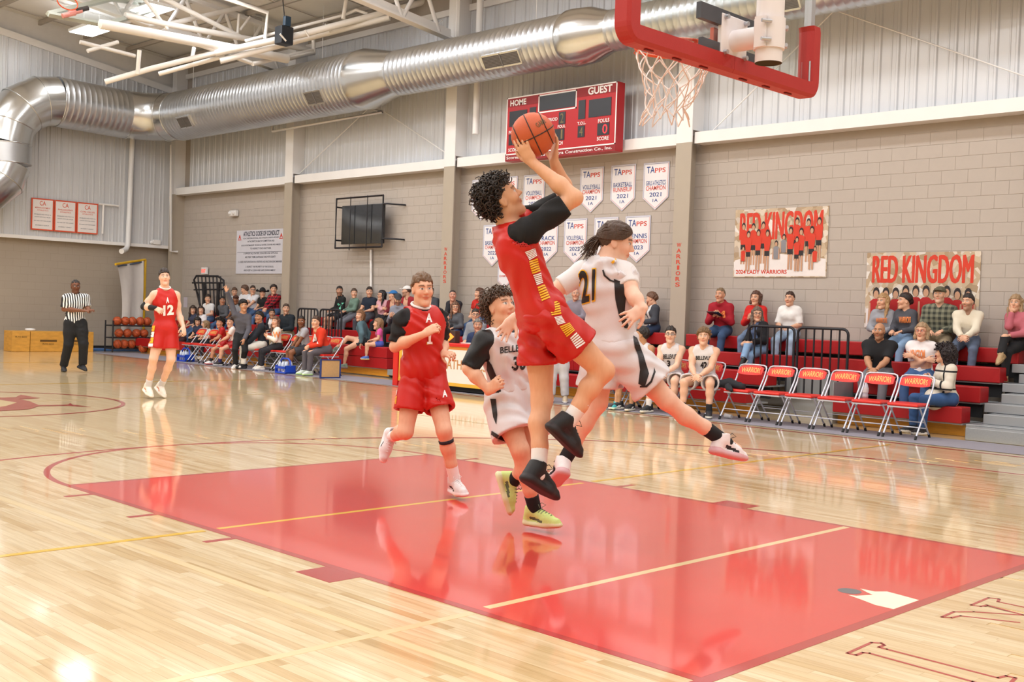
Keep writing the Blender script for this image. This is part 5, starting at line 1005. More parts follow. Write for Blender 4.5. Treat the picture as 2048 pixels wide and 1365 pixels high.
def make_hair(style, R, t, s, color, parent, org, h, vol=.012, seed=1, fem=False, amp=.006):
    L, E = hair_prims(style, vol); F = field(L, h*.9)
    D, lo, hh, ax = F
    if style in ('bigcurl',): cut(F, (.045, 0, .05), (1, 0, -.55))
    else:
        # hairline: forehead to nape, clear of the face and the ears
        X = ax[0][:, None, None]; Y = ax[1][None, :, None]; Z = ax[2][None, None, :]
        line = np.where(X > .045, .058+.25*(X-.045), np.where(X > -.012, .02+.70*(X+.012)*1.0, -.065+1.55*np.clip(X+.065, 0, 1))); line = np.where(X < -.065, -.070, line)
        if style == 'buzz': line = line+.004
        if fem: line = np.where(X > .045, .052+.2*(X-.045)-.0*Y, line)
        np.maximum(D, (line-Z+0*Y).astype(F32), out=D)
    if E:
        F2 = field(L+E, h*.9); D2, lo2, h2, ax2 = F2; X = ax2[0][:, None, None]; Y = ax2[1][None, :, None]; Z = ax2[2][None, None, :]
        if style in ('bob', 'long'): m = np.maximum((X-.045)+0*Z-.35*np.clip(Z-.03, 0, 1)+0*Y, 0*X+0*Y+np.where((Z > .052) & (X > 0), -.01, X-.022-0*Z)); m = np.where((Z+0*X+0*Y) > .058, -.01, np.where((np.abs(Y)+0*X+0*Z) < .052, X-.0+0*Z, X-.03+0*Z))
        elif style == 'bigcurl': m = np.maximum((X-.05)-.5*(Z-.05)+0*Y, -1)
        else: m = np.where(X+0*Y+0*Z < -.06, -.01, np.maximum(0*Y+np.where(X > .045, .058+.25*(X-.045), .02+.7*(X+.012))-Z, -1))
        np.maximum(D2, m.astype(F32), out=D2); F = F2
    D, lo, hh, ax = F; G = np.meshgrid(*ax, indexing='ij')
    f = 2.6 if style in ('curly', 'bigcurl') else 1.6
    D += (amp*(1.8 if style in ('curly', 'bigcurl') else 1)*(np.sin(70*f*G[0]+3*np.sin(50*f*G[1])+seed)*np.sin(63*f*G[2]+2*np.sin(40*f*G[0]))*.7+.5*np.sin(95*f*G[1]+40*G[2]+seed))).astype(F32)
    P, Q = snets(F)
    if len(Q): o = link('hair', mesh_np('hair', (P*s)@R.T+t-org, Q, hairmat(color), True), parent); return o
def figure(J, s, o, fg=False):
    """J joints (pel neck head hip/kn/an/sh/el/wr L R, calf) and o options; builds the person and returns it"""
    h = o.get('h', .0065 if fg else .019); fem = o.get('fem', False); skin = o.get('skin', 'e3b193'); bulk = o.get('bulk', 1.0); org = np.array((J['pel'][0], J['pel'][1], o.get('z0', J['pel'][2]-.5)))
    hf = nrm(J['hf']); hu = nrm(J.get('hu', V(0, 0, 1))-hf*np.dot(J.get('hu', V(0, 0, 1)), hf)); R = np.stack([hf, np.cross(hu, hf), hu], 1); ht = J['head']; hs = o.get('hs', 1.04)*s**.35
    T = torso_prims(J, s, fem, bulk); AL = {k: arm_prims(J, s, k, bulk=bulk**.5) for k in 'LR'}; LG = {k: leg_prims(J, s, k, bulk=bulk**.5) for k in 'LR'}
    neckp = [cone(J['neck']-nrm(J['neck']-J['pel'])*.02*s, ht+R@V(-.03, 0, -.09)*hs, .060*s*(.88 if fem else 1), .053*hs, .03)]
    foot = []
    for k in 'LR':
        if 'toe'+k in J: foot.append(cone(J['an'+k], J['toe'+k], .033*s, .018*s, .02))
    body = T+neckp+AL['L']+AL['R']+LG['L']+LG['R']+foot
    hp = {}
    for k in 'LR':
        x = J.get('hd'+k); x = nrm(J['wr'+k]-J['el'+k]) if x is None else x; z = J.get('hn'+k); z = V(0, 0, 1) if z is None else z; Rk = frame3(x, z)
        if k == 'L': Rk = Rk@np.diag((1, -1, 1))
        hp[k] = Rk
    if fg:
        for k in 'LR': body += xf(hand_prims(*o.get('hand'+k, (.4, .12, .5))), hp[k], J['wr'+k], s*1.0)
        body += xf(head_prims(fem), R, ht, hs); P, Q = snets(field(body, h)); C = np.tile(np.array(lin(skin)[:3]), (len(P), 1)); q = (P-ht)@R/hs; near = (np.abs(q) < .16).all(1) & (q[:, 2] > -.125)
        if near.any(): C[near] = head_colors(q[near], skin, o.get('brow', o.get('hair', '3a2a20')), o.get('lips'), o.get('beard', 0), fem)
    else:
        P, Q = snets(field(body, h)); C = np.tile(np.array(lin(skin)[:3]), (len(P), 1)); hv, hq = head_mesh(o.get('hh', .0082), fem); Cs = [C, head_colors(hv, skin, o.get('brow', o.get('hair', '3a2a20')), o.get('lips'), o.get('beard', 0), fem)]
        Ps = [P, (hv*hs)@R.T+ht]; Qs = [Q, hq+len(P)]; n = len(P)+len(hv)
        for k in 'LR':
            v, f = hand_mesh(o.get('curl', .5)); Ps.append((v*s)@hp[k].T+J['wr'+k]); Qs.append((f if k == 'R' else f[:, ::-1])+n); n += len(v); Cs.append(np.tile(np.array(lin(skin)[:3]), (len(v), 1)))
        P, Q, C = np.concatenate(Ps), np.concatenate(Qs), np.concatenate(Cs)
    me = mesh_np('person', P-org, Q, M_SKIN, True); ca = me.color_attributes.new('Col', 'FLOAT_COLOR', 'POINT')
    if len(ca.data) == len(C): ca.data.foreach_set('color', np.concatenate([C, np.ones((len(C), 1))], 1).astype(F32).ravel())
    p = link('person', me); p.location = tuple(map(float, org)); tag(p, o['label'], 'person', o.get('group'))
    up = nrm(J['neck']-J['pel']); out = {}
    # lower garment
    bt = o.get('bottom'); ch = o.get('ch', h if fg else .0165)
    if bt:
        kind, col = bt[0], bt[1]; m = cloth(col, bt[2] if len(bt) > 2 else ('denim' if kind == 'jeans' else 'cotton')); pr = T[:2]; pr = [q for q in pr]
        if kind == 'shorts':
            fl = bt[3] if len(bt) > 3 else .72; wd = bt[4] if len(bt) > 4 else 1.25
            inner = []
            for k in 'LR':
                a, b = J['hip'+k], J['kn'+k]; e = a+(b-a)*(fl+.12); d_ = nrm(b-a); hp_ = a+(b-a)*fl; rr = (.098+(.098*wd-.098)*fl/(fl+.12))*s*bulk**.5; pr += [cone(a, e, .094*s*bulk**.5, .096*s*wd*bulk**.5, .035)]; inner.append(cone(hp_-d_*.05*s, hp_+d_*.08*s, rr*.80, rr*1.0, .006, neg=True))
            cro = J['pel']-up*.115*s; hm = (J['hipL']+(J['knL']-J['hipL'])*(fl+.15)+J['hipR']+(J['knR']-J['hipR'])*(fl+.15))/2; sep = np.linalg.norm(J['knL']-J['knR'])
            inner.append(cone(cro, hm, .010*s, o.get('wedge', .032)*s, .02, neg=True))
            F = field(pr+inner, ch, (.014+o.get('binfl', 0))*s, noise=folds(o.get('fold', .004), .9, 2))
            for k in 'LR': a, b = J['hip'+k], J['kn'+k]; cut_near(F, a+(b-a)*fl, b-a, .235*s)
        else:
            wd = bt[3] if len(bt) > 3 else 1.0
            for k in 'LR':
                a, b, c = J['hip'+k], J['kn'+k], J['an'+k]; pr += leg_prims(J, s, k, 'upper', bulk**.5*max(1, wd*.95)); pr += [cone(b, c, .060*s*wd, .050*s*wd, .03)]
            F = field(pr, ch, .012*s, noise=folds(o.get('fold', .004), 1.1, 1))
            for k in 'LR': b, c = J['kn'+k], J['an'+k]; cut_near(F, c-nrm(c-b)*.01, c-b, .10*s)
        cut(F, J['pel']+up*.14*s, up); out['bottom'] = sdf_obj({'jeans': 'jeans', 'pants': 'trousers', 'shorts': 'shorts', 'leggings': 'leggings'}[kind], F, m, p, org)
    # upper garments, innermost first
    for gi, g in enumerate(o.get('tops', ())):
        kind, col = g[0], g[1]; m = cloth(col, g[2] if len(g) > 2 and g[2] else 'cotton'); ex = (g[3] if len(g) > 3 else 0)+.009*gi; pr = list(T); slv = 0
        if kind in ('tee', 'polo', 'jerseytee', 'undershirt'): slv = .62
        if kind in ('long', 'hoodie', 'sweater', 'coat', 'jacket'): slv = 2
        if kind == 'threeq': slv = 1.55
        cutl = []
        for k in 'LR':
            a, b, c = J['sh'+k], J['el'+k], J['wr'+k]
            if slv: pr += [cone(a, b, .056*s*bulk**.5, .049*s*bulk**.5, .035)]
            if slv >= 1.5: pr += [cone(b, c, .050*s, .036*s, .025)]
            if 0 < slv < 1: q_ = o.get('slv', slv); cutl.append((a+(b-a)*q_, b-a, max(.10*s, (1-q_)*np.linalg.norm(b-a)+.068*s), .085*s*bulk**.5))
            elif slv == 2: cutl.append((c-nrm(c-b)*.005, c-b, .07*s))
            elif slv: cutl.append((b+(c-b)*.55, c-b, .08*s))
            else: cutl.append((a*1.0+nrm(J['neck']-a)*.012*s, a-J['neck']+.15*up, .10*s))
        if kind == 'hoodie': pr += [cone(J['neck']-hf*.03+V(0, 0, .0), J['neck']-hf*.07-up*.06, .075*s, .06*s, .03), cone(J['neck']+hf*.03, J['neck']-hf*.04, .07*s, .075*s, .02)]
        if kind == 'coat': pr += [cone(J['pel'], J['pel']+(J['knL']+J['knR'])/2*.45-J['pel']*.45, .14*s, .15*s, .05)]
        F = field(pr, ch, (.013+ex)*s, noise=folds(o.get('fold', .004), 1, gi))
        for c_ in cutl: cut_near(F, *c_)
        hem = o.get('hem', .0)
        if kind != 'coat': cut(F, J['pel']+up*(-.055+hem)*s, -up)
        # neck opening
        nd = nrm(up*1.0+.25*hf); cut_near(F, J['neck']+up*(.018 if kind in ('jersey', 'undershirt') else .028)*s, nd, .13*s)
        if kind in ('jersey', 'jerseytee'): D, lo, hh, ax = F; c0 = J['neck']+hf*.055*s+up*.025*s; d = np.sqrt((ax[0][:, None, None]-c0[0])**2+(ax[1][None, :, None]-c0[1])**2+(ax[2][None, None, :]-c0[2])**2); np.maximum(D, (.062*s-d).astype(F32), out=D)
        if kind in ('jacket',):
            D, lo, hh, ax = F; fw = nrm(np.cross(nrm(J['shL']-J['shR']), up)); sd = nrm(J['shL']-J['shR']); X = ax[0][:, None, None]-J['neck'][0]; Y = ax[1][None, :, None]-J['neck'][1]; Z = ax[2][None, None, :]-J['neck'][2]; f_ = X*fw[0]+Y*fw[1]+Z*fw[2]; l_ = np.abs(X*sd[0]+Y*sd[1]+Z*sd[2]); np.maximum(D, np.where(f_ > .02, .055-l_, -1).astype(F32), out=D)
        out['top%d' % gi] = sdf_obj({'tee': 't_shirt', 'polo': 'polo_shirt', 'jersey': 'jersey', 'jerseytee': 'jersey', 'undershirt': 'undershirt', 'long': 'long_sleeve_shirt', 'hoodie': 'hoodie', 'sweater': 'sweater', 'coat': 'coat', 'jacket': 'jacket', 'threeq': 'shirt'}[kind], F, m, p, org)
    hc = o.get('hair'); cp0 = o.get('cap')
    if hc and o.get('style', 'short') != 'none': make_hair(o.get('style', 'short'), R, ht, hs, hc, p, org, (.0065 if fg else o.get('hairh', .0105)), (.002 if cp0 else o.get('vol', .012)), len(o['label']), fem, .002 if cp0 else o.get('hamp', .0075))
    # shoes and socks
    for k in 'LR':
        if o.get('shoes') and ('an'+k in J):
            up_, so_ = o['shoes'][0], o['shoes'][1]; fd = nrm(J['ft'+k]); sn = J.get('fu'+k); sn = V(0, 0, 1) if sn is None else sn; Rf = frame3(fd, sn); me_ = shoe_build(up_, so_, .0075 if fg else o.get('shoeh', .014), accent=o['shoes'][2] if len(o['shoes']) > 2 else None)
            sh = link('shoe', me_, p); an = J['an'+k]-Rf@V(.0, 0, .095)*s; sh.matrix_local = Matrix.Translation(Vector(an-org))@Matrix([list(Rf[0])+[0], list(Rf[1])+[0], list(Rf[2])+[0], [0, 0, 0, 1]])@Matrix.Diagonal((s*1.02, s*1.02, s*1.02, 1)); out['shoe'+k] = sh
        if o.get('socks'):
            a, b = J['an'+k], J['kn'+k]; d = nrm(b-a); F = field([cone(a-d*.02, a+d*o.get('sockh', .12)*s*1.3, .037*s, .043*s, .02)], .009 if fg else .014, .006); cut(F, a+d*o.get('sockh', .12)*s, d); so = sdf_obj('sock', F, cloth(o['socks']), p, org)
    cp = o.get('cap')
    if cp:
        L = [ellip((-.012, 0, .045), I3, (.108, .088, .092), .01), cone((.075, -.04, .058), (.075, .04, .058), .02, .02, .01), ellip((.125, 0, .055), I3, (.065, .062, .008), .01)]
        if cp[0] == 'cowboy': L = [ellip((-.012, 0, .08), I3, (.105, .088, .10), .015), ellip((0, 0, .065), I3, (.19, .165, .014), .02), cone((-.05, .15, .085), (.05, .15, .085), .03, .03, .03), cone((-.05, -.15, .085), (.05, -.15, .085), .03, .03, .03)]
        if cp[0] == 'back': L[1:] = [ellip((-.13, 0, .02), I3, (.06, .06, .01), .01)]
        F = field(L, .009); 
        if cp[0] != 'cowboy': cut(F, (0, 0, .048 if cp[0] != 'back' else .03), (-.12 if cp[0] != 'back' else .1, 0, -1))
        P_, Q_ = snets(F); link({'cowboy': 'cowboy_hat'}.get(cp[0], 'cap'), mesh_np('cap', (P_*hs)@R.T+ht-org, Q_, cloth(cp[1]), True), p)
    if o.get('glasses'):
        mb = MB(); gm = mat('glasses_'+o['glasses'], o['glasses'], rough=.3)
        for sd in (1, -1): mb.tube([R@(V(.100, sd*.032+.021*math.cos(t), .009+.017*math.sin(t))*hs)+ht-org for t in np.linspace(0, 2*math.pi, 13)[:-1]], .0026, 5, closed=True); mb.tube([R@(V(.100, sd*.052, .013)*hs)+ht-org, R@(V(.0, sd*.082, .012)*hs)+ht-org], .0024, 5)
        mb.tube([R@(V(.102, .011, .012)*hs)+ht-org, R@(V(.102, -.011, .012)*hs)+ht-org], .0024, 5); mb.build('glasses', gm, p, False)
    out['p'] = p; out['org'] = org; out['R'] = R; return out
def bvh_of(ob): 
    me = ob.data; org = np.array(ob.matrix_basis.translation); 
    if ob.parent is not None: org = org+np.array(ob.parent.matrix_basis.translation)
    return BVHTree.FromPolygons([Vector(v.co)+Vector(org) for v in me.vertices], [tuple(q.vertices) for q in me.polygons]), org
def decal(name, ob, quad, m, text=None, poly=None, geo=None, bold=.02, off=.004, cuts=0, person=None):
    "print laid on cloth: text or polygon in the unit square, its corners (tl,tr,br,bl) aimed from the camera, every vertex dropped onto the cloth"
    tree, org = bvh_of(ob); porg = np.array(person.matrix_basis.translation)
    if text: v, f, _ = text_geo(text, bold, 4); v = np.array(v); f = list(f)
    elif geo: v, f = np.array(geo[0], float), geo[1]
    else:
        v = np.array(poly, float); f = [tuple(range(len(poly)))]
        if quad is None: lo, hi = v.min(0), v.max(0); quad = [(lo[0], lo[1]), (hi[0], lo[1]), (hi[0], hi[1]), (lo[0], hi[1])]; v = (v-lo)/(hi-lo); v[:, 1] = 1-v[:, 1]
    bm = bmesh.new(); vs = [bm.verts.new((p[0], p[1], 0)) for p in v]
    for q in f:
        try: bm.faces.new([vs[i] for i in q])
        except ValueError: pass
    qd = np.array(quad, float); sz = max(np.linalg.norm(qd[0]-qd[1]), np.linalg.norm(qd[0]-qd[3])); lim = max(.06, 6.0/sz)
    for it in range(5):
        bmesh.ops.triangulate(bm, faces=bm.faces); E = [e for e in bm.edges if e.calc_length() > lim]
        if not E or len(bm.faces) > 2500: break
        bmesh.ops.subdivide_edges(bm, edges=E, cuts=1)
    bmesh.ops.triangulate(bm, faces=bm.faces); bm.verts.index_update(); out = []; ok = []
    for w in bm.verts:
        x, y = w.co.x, w.co.y; px = (qd[3]*(1-x)+qd[2]*x)*(1-y)+(qd[0]*(1-x)+qd[1]*x)*y; d = Vector(ray(*px)).normalized(); hit, nn, _, _ = tree.ray_cast(Vector(CAM), d)
        if hit is None: ok.append(False); out.append((0, 0, 0))
        else: ok.append(True); nn = nn if nn.dot(d) < 0 else -nn; out.append(tuple(np.array(hit+nn*off)-porg))
    fs = [[w.index for w in q.verts] for q in bm.faces if all(ok[w.index] for w in q.verts)]; bm.free()
    if not fs: return None
    fs = [q for q in fs if max(np.linalg.norm(np.subtract(out[q[i]], out[q[(i+1) % 3]])) for i in range(3)) < .12]
    me = bpy.data.meshes.new(name); me.from_pydata(out, [], fs); me.materials.append(m); me.update(); bm = bmesh.new(); bm.from_mesh(me); bmesh.ops.delete(bm, geom=[w for w in bm.verts if not w.link_faces], context='VERTS'); bm.to_mesh(me); bm.free()
    return link(name, me, person)
# ---------------------------------------------------------------- seated people
LOOK = V(.8, 1.6, 2.5)
def seated(px, top, row, label, o, X=None, zs=None, zf=None):
    if row == 'c': X, zs, zf = (10.27 if X is None else X), .447, .006
    elif X is None: X = (RX[row]+(.17 if row < 3 else .14))
    if zs is None: zs = RZ[row]
    if zf is None: zf = (RZ[row-1]-.212) if row else 0.0
    lean = o.get('lean', 0.08); a = math.radians(o.get('yaw', -14)); f = V(-math.cos(a), math.sin(a), 0); l = V(-f[1], f[0], 0); z = V(0, 0, 1)   # f facing, l the person's left
    Xh = X+f[0]*.62*math.sin(lean); w = at(px, top, 0, Xh); y = w[1]-f[1]*.62*math.sin(lean); s = float(np.clip((w[2]-zs)/(.09+.645*math.cos(lean)+.150), .62, 1.16))
    if 's' in o: s = o['s']
    fem = o.get('fem', False); J = {}; pel = V(X, y, zs+.095*s); J['pel'] = pel; up = nrm(z*math.cos(lean)+f*math.sin(lean)); J['neck'] = pel+up*.52*s
    la = o.get('look', -8 if o.get('group') == 'spectators in the right stand' else None); tgt = LOOK-J['neck']; ang = math.atan2(tgt[1], -tgt[0]) if la is None else math.radians(la); dd = (ang-a+math.pi) % (2*math.pi)-math.pi; dd = max(-1.15, min(1.15, dd)); ang = a+dd; pt = math.radians(o.get('pitch', 4)); J['hf'] = V(-math.cos(ang)*math.cos(pt), math.sin(ang)*math.cos(pt), math.sin(pt))
    J['head'] = J['neck']+up*.09*s+z*.048*s+f*.035*s
    sw = (.142 if fem else .168)*s*o.get('bulk', 1)**.5
    for k, sg in (('L', 1), ('R', -1)):
        J['hip'+k] = pel+l*sg*.088*s; J['sh'+k] = J['neck']-up*.078*s+l*sg*sw
    lp = o.get('legs', 'flat'); J['calf'] = -f
    for k, sg in (('L', 1), ('R', -1)):
        sp = o.get('spread', .13); fx = o.get('fx', .44)
        an = V(X, y, 0)+f*fx*s+l*sg*sp*s; an[2] = zf+.095*s; pole = f+z*1.2+l*sg*.25
        if lp == 'cross' and k == o.get('xleg', 'R'): an = V(X, y, 0)+f*.66*s-l*sg*.22*s; an[2] = zs-.10*s; pole = z*1.5+f-l*sg*.3
        if lp == 'in' and k == 'L': an = an-f*.12*s
        if lp == 'hang': an[2] = zs-.34*s
        if lp == 'ext': an = an+f*.12*s
        kn, an = ik(J['hip'+k], an, .44*s, .41*s, pole); J['kn'+k] = kn; J['an'+k] = an; ft = nrm(f*.95+l*sg*.25)
        if lp == 'cross' and k == o.get('xleg', 'R'): ft = nrm(f*.8-z*.45-l*sg*.2); J['fu'+k] = nrm(z*.8+f*.5)
        J['ft'+k] = ft; J['toe'+k] = an+ft*.09*s-z*.05*s
    ap = o.get('arms', 'lap')
    for k, sg in (('L', 1), ('R', -1)):
        t = {'lap': pel+f*.30*s+l*sg*.09*s+z*.125*s, 'clasp': pel+f*.42*s+l*sg*.035*s+z*.07*s, 'knees': J['kn'+k]+z*.075*s-f*.06*s, 'front': pel+f*.30*s+l*sg*.06*s+z*.26*s, 'side': pel-f*.02*s+l*sg*.27*s-z*.04*s, 'cross': pel+f*.19*s-l*sg*.10*s+z*.27*s+z*(.03 if k == 'L' else -.02)*s}.get(ap if ap not in ('chinR', 'chinL', 'raise') else 'lap', None)
        hd = None
        if ap in ('chinR', 'chinL') and ap[-1] == k: t = J['head']+J['hf']*.10*s-z*.145*s+l*sg*.03*s
        pole = -z*1.0+l*sg*.7-f*.5
        el, wr = ik(J['sh'+k], t, .285*s, .25*s, pole); J['el'+k] = el; J['wr'+k] = wr; d = nrm(wr-el)
        if ap in ('chinR', 'chinL') and ap[-1] == k: J['hd'+k] = nrm(z*.9-l*sg*.2+J['hf']*.05); J['hn'+k] = J['hf']
        elif ap == 'clasp': J['hd'+k] = nrm(d*.6+f*.3-l*sg*.6-z*.2); J['hn'+k] = nrm(f*.6+l*sg*.6+z*.4)
        elif ap in ('lap', 'knees'): J['hd'+k] = nrm(f*.9-l*sg*.35-z*.25); J['hn'+k] = z
        elif ap == 'cross': J['hd'+k] = nrm(-l*sg); J['hn'+k] = f
        elif ap == 'front': J['hd'+k] = nrm(f*.5+z*.35-l*sg*.4); J['hn'+k] = nrm(-z*.3+l*sg*.7+f*.3)
        else: J['hn'+k] = z
    o = dict(o); o['label'] = label
    if y > 13: o.update(h=.023, ch=.019, hh=.0100, hairh=.0128, shoeh=.016)
    o['z0'] = zs; q = figure(J, s, o); q['s'] = s; q['J'] = J
    if abs(s-.97) > .17: print('SCALE', label, round(s, 2))
    return q
C_ = lambda *a, **k: dict(tops=a, **k)
JN = ('jeans', '4d6a94'); BK = ('pants', '1b1b20')
G1, G2, G3, G4 = 'spectators in the right stand', 'spectators behind the scoring table', 'spectators in the left stand', 'students in the far corner stand'
def crowd():
    R = {}
    R['red'] = seated(1442, 577, 3, 'man in a red and grey hoodie looking up from a dark tablet', C_(('hoodie', 'a8182a'), bottom=('jeans', '3a5478'), hair='7f6a50', style='buzz', vol=.004, skin='d9a283', arms='front', lean=.22, group=G1, shoes=('33333a', '1c1c20')))
    seated(1513, 584, 3, 'woman with brown bob in a red sweater', C_(('sweater', 'd4241f'), bottom=('jeans', '6c7f9c'), hair='56382a', style='bob', fem=True, arms='front', group=G1, shoes=('33333a', '1c1c20')))
    R['glw'] = seated(1517, 616, 2, 'grey haired woman in glasses and black jacket with crossed legs behind the rail', C_(('tee', '5f7398'), ('jacket', '1a1a1f'), bottom=('jeans', '86a5c9'), hair='6d5c50', style='long', fem=True, glasses='6a4a45', legs='cross', yaw=10, look=-40, group=G1, shoes=('1c1c20', 'd8d4d0')))
    seated(1581, 585, 3, 'woman in a white tee and pale jeans behind the black rails', C_(('tee', 'f1eeeb', None, .012), bottom=('jeans', 'a9bfd8', 'denim', 1.15), hair='3a2419', style='back', vol=.005, fem=True, slv=.95, group=G1, shoes=('1d1d21', 'efecea')))
    R['gh'] = seated(1767, 590, 3, 'blonde woman in a light grey hoodie below the lower poster', C_(('hoodie', '9d9ea6'), bottom=('pants', '1d1d22'), hair='b18c60', style='long', fem=True, look=10, group=G1, shoes=('e3e1e6', 'efecea')))
    R['dg'] = seated(1812, 589, 3, 'dark haired woman in a charcoal sweatshirt turned to her neighbour', C_(('sweater', '4d4e56'), bottom=('jeans', '88a5c6'), hair='261a17', style='back', fem=True, look=45, yaw=6, group=G1, shoes=('d9d6d2', 'efecea')))
    seated(1881, 574, 3, 'older man in an olive cap and dark plaid shirt', C_(('long', '363a34/83836f', 'plaid'), bottom=('pants', '8c7c64'), hair='b9b2aa', beard=.35, cap=('ball', '5c5945'), bulk=1.12, pitch=8, group=G1, shoes=('4a3a30', '2a2320')))
    seated(1937, 590, 3, 'man with grey beard in a cream pullover with clasped hands', C_(('sweater', 'e7ddc8'), bottom=('jeans', '5c6980'), hair='2d2522', beard=.6, brow='3a3230', bulk=1.08, arms='clasp', lean=.2, look=5, group=G1, shoes=('3c322c', '2a2320')))
    seated(2034, 592, 3, 'woman in a rose pink shirt with crossed legs at the right edge', C_(('long', 'bd6672'), bottom=('leggings', '17171b', 'cotton'), hair='a68765', style='long', fem=True, legs='cross', arms='chinR', yaw=18, look=-5, group=G1, shoes=('b89a72', '8a7050')))
    R['bp'] = seated(1760, 647, 1, 'bald man in a black polo shirt with tattooed forearms', C_(('polo', '17181c'), bottom=('pants', '797a82'), hair='1f1917', style='none', beard=.5, skin='c08d6c', bulk=1.25, arms='clasp', lean=.18, look=-12, group=G1, slv=.8, shoes=('2a2a2e', '1c1c20')))
    R['wt'] = seated(1845, 647, 1, 'woman in red glasses and a white printed tee with folded arms', C_(('tee', 'efe7e8'), bottom=('jeans', '3d5f8f'), hair='a88a6a', style='bob', fem=True, glasses='c04a48', arms='cross', bulk=1.12, look=-8, slv=.8, group=G1, shoes=('8a8a90', 'efecea')))
    R['cw'] = seated(1893, 690, 0, 'woman with big dark curls in a cream coat with black grid lines', C_(('coat', 'ddd4c5/1c1b1f', 'grid'), bottom=('jeans', '385a8c'), hair='21161a', style='bigcurl', hamp=.008, fem=True, yaw=38, look=80, arms='front', group=G1, shoes=('2a2a30', 'e6e2de')))
    R['42'] = seated(1409, 657, 'c', 'seated white jersey player forty two with curly light hair', C_(('jersey', 'ddd8da', 'satin'), bottom=('shorts', 'ddd8da', 'satin', .8, 1.3), hair='7d6144', style='curly', vol=.02, bulk=1.12, arms='clasp', lean=.2, yaw=-20, look=-30, skin='e6b79b', spread=.2, group='visiting players on the bench', shoes=('20242a', 'e0dcd0'), socks='1d1f24'))
    R['3'] = seated(1343, 654, 'c', 'seated white jersey player three with dark hair and glasses', C_(('jersey', 'ddd8da', 'satin'), bottom=('shorts', 'ddd8da', 'satin', .8, 1.25), hair='261d1a', glasses='2a2a32', arms='clasp', lean=.2, yaw=-16, look=-34, skin='e9bfa6', spread=.2, group='visiting players on the bench', shoes=('20242a', 'e0dcd0'), socks='e6e2e0'))
    seated(1287, 655, 'c', 'seated white jersey player turned away with dark hair', C_(('jersey', 'ddd8da', 'satin'), bottom=('shorts', 'ddd8da', 'satin', .8, 1.25), hair='1e1715', yaw=2, look=110, arms='lap', skin='bf8f6b', group='visiting players on the bench', shoes=('1f2226', 'dcd8cc', 'efefef')), X=10.2)
    seated(1251, 660, 'c', 'seated white jersey player in teal shoes behind the ponytailed player', C_(('jersey', 'ddd8da', 'satin'), bottom=('shorts', 'ddd8da', 'satin', .8, 1.2), hair='2a201c', skin='d2a283', fx=.5, yaw=-8, group='visiting players on the bench', shoes=('3aa3a8', 'cfe4d0')), X=10.2)
    seated(1212, 662, 'c', 'seated white jersey player in purple shoes behind the ponytailed player', C_(('jersey', 'ddd8da', 'satin'), bottom=('shorts', 'ddd8da', 'satin', .8, 1.2), hair='2a201c', skin='cc9a78', fx=.5, yaw=-20, group='visiting players on the bench', shoes=('7a3a9c', '6fb39a')), X=10.2)
    seated(1306, 587, 3, 'woman in a dark grey jacket holding a hand to her face', C_(('tee', 'e9e6e6'), ('jacket', '40444d'), bottom=('jeans', '233350'), hair='6b4a36', style='back', fem=True, arms='chinR', yaw=30, look=70, pitch=-10, group=G2, shoes=('33333a', '1c1c20')))
    seated(1153, 577, 3, 'balding older man in a mauve shirt behind the shooter', C_(('long', '8f8894'), bottom=('jeans', '8ea6c0'), hair='b7aea8', style='buzz', vol=.002, skin='dba78c', group=G2, shoes=('33333a', '1c1c20')))
    seated(905, 582, 3, 'balding man in a dark jacket leaning forward behind the table', C_(('jacket', '292a31'), bottom=BK, hair='3d322c', style='buzz', vol=.002, skin='d99f88', lean=.32, arms='clasp', group=G2, shoes=('33333a', '1c1c20')), X=12.57)
    seated(960, 578, 3, 'woman in a red tee with gold print behind the table', C_(('tee', 'c9281f'), bottom=JN, hair='593a2b', style='long', fem=True, look=20, group=G2, shoes=('33333a', '1c1c20')))
    seated(912, 606, 2, 'woman with glasses in a grey printed sweatshirt', C_(('sweater', '565960'), bottom=('jeans', '2d4877'), hair='6c4c39', style='long', fem=True, glasses='5a4a45', group=G2, shoes=('33333a', '1c1c20')))
    seated(891, 641, 0, 'woman with light brown hair covering her mouth at the table', C_(('long', '2a2529'), bottom=BK, hair='97735a', style='long', fem=True, glasses='5a4a45', arms='chinR', group=G2, shoes=('33333a', '1c1c20')), X=10.75, zs=.45, zf=0)
    seated(953, 619, 1, 'man with dark glasses in a light grey sweater behind the table', C_(('sweater', '8e9199'), bottom=JN, hair='2f2623', glasses='33333a', group=G2, shoes=('33333a', '1c1c20')))
    seated(958, 639, 0, 'grey haired man in a navy jacket seated at the table', C_(('tee', '8a6a30'), ('jacket', '24365c'), bottom=BK, hair='77736f', skin='cf9c7f', group=G2, shoes=('33333a', '1c1c20')), X=10.75, zs=.45, zf=0)
    seated(862, 574, 3, 'spectator in a slate jacket behind the running player\'s shoulder', C_(('jacket', '484b54'), bottom=BK, hair='4a3a30', group=G2, shoes=('33333a', '1c1c20')))
    R['bh'] = seated(681, 574, 3, 'bearded man in a black hoodie with a green print', C_(('hoodie', '16191b'), bottom=('shorts', '2a2a30', 'cotton', .8, 1.2), hair='2a201c', beard=.75, skin='c9967a', yaw=12, group=G3, shoes=('33333a', '1c1c20')))
    seated(711, 579, 3, 'woman in a sage green sweater against the wall', C_(('sweater', '6d8779'), bottom=('pants', '6f7079'), hair='4b3729', style='back', fem=True, yaw=10, lean=-.05, group=G3, shoes=('4a4a50', '8a8a90')))
    seated(741, 576, 3, 'man with moustache in a navy tee against the wall', C_(('tee', '1c2637'), bottom=('pants', '4a4c54'), hair='2c1e18', beard=.25, vol=.018, lean=-.05, group=G3, shoes=('33333a', '1c1c20')))
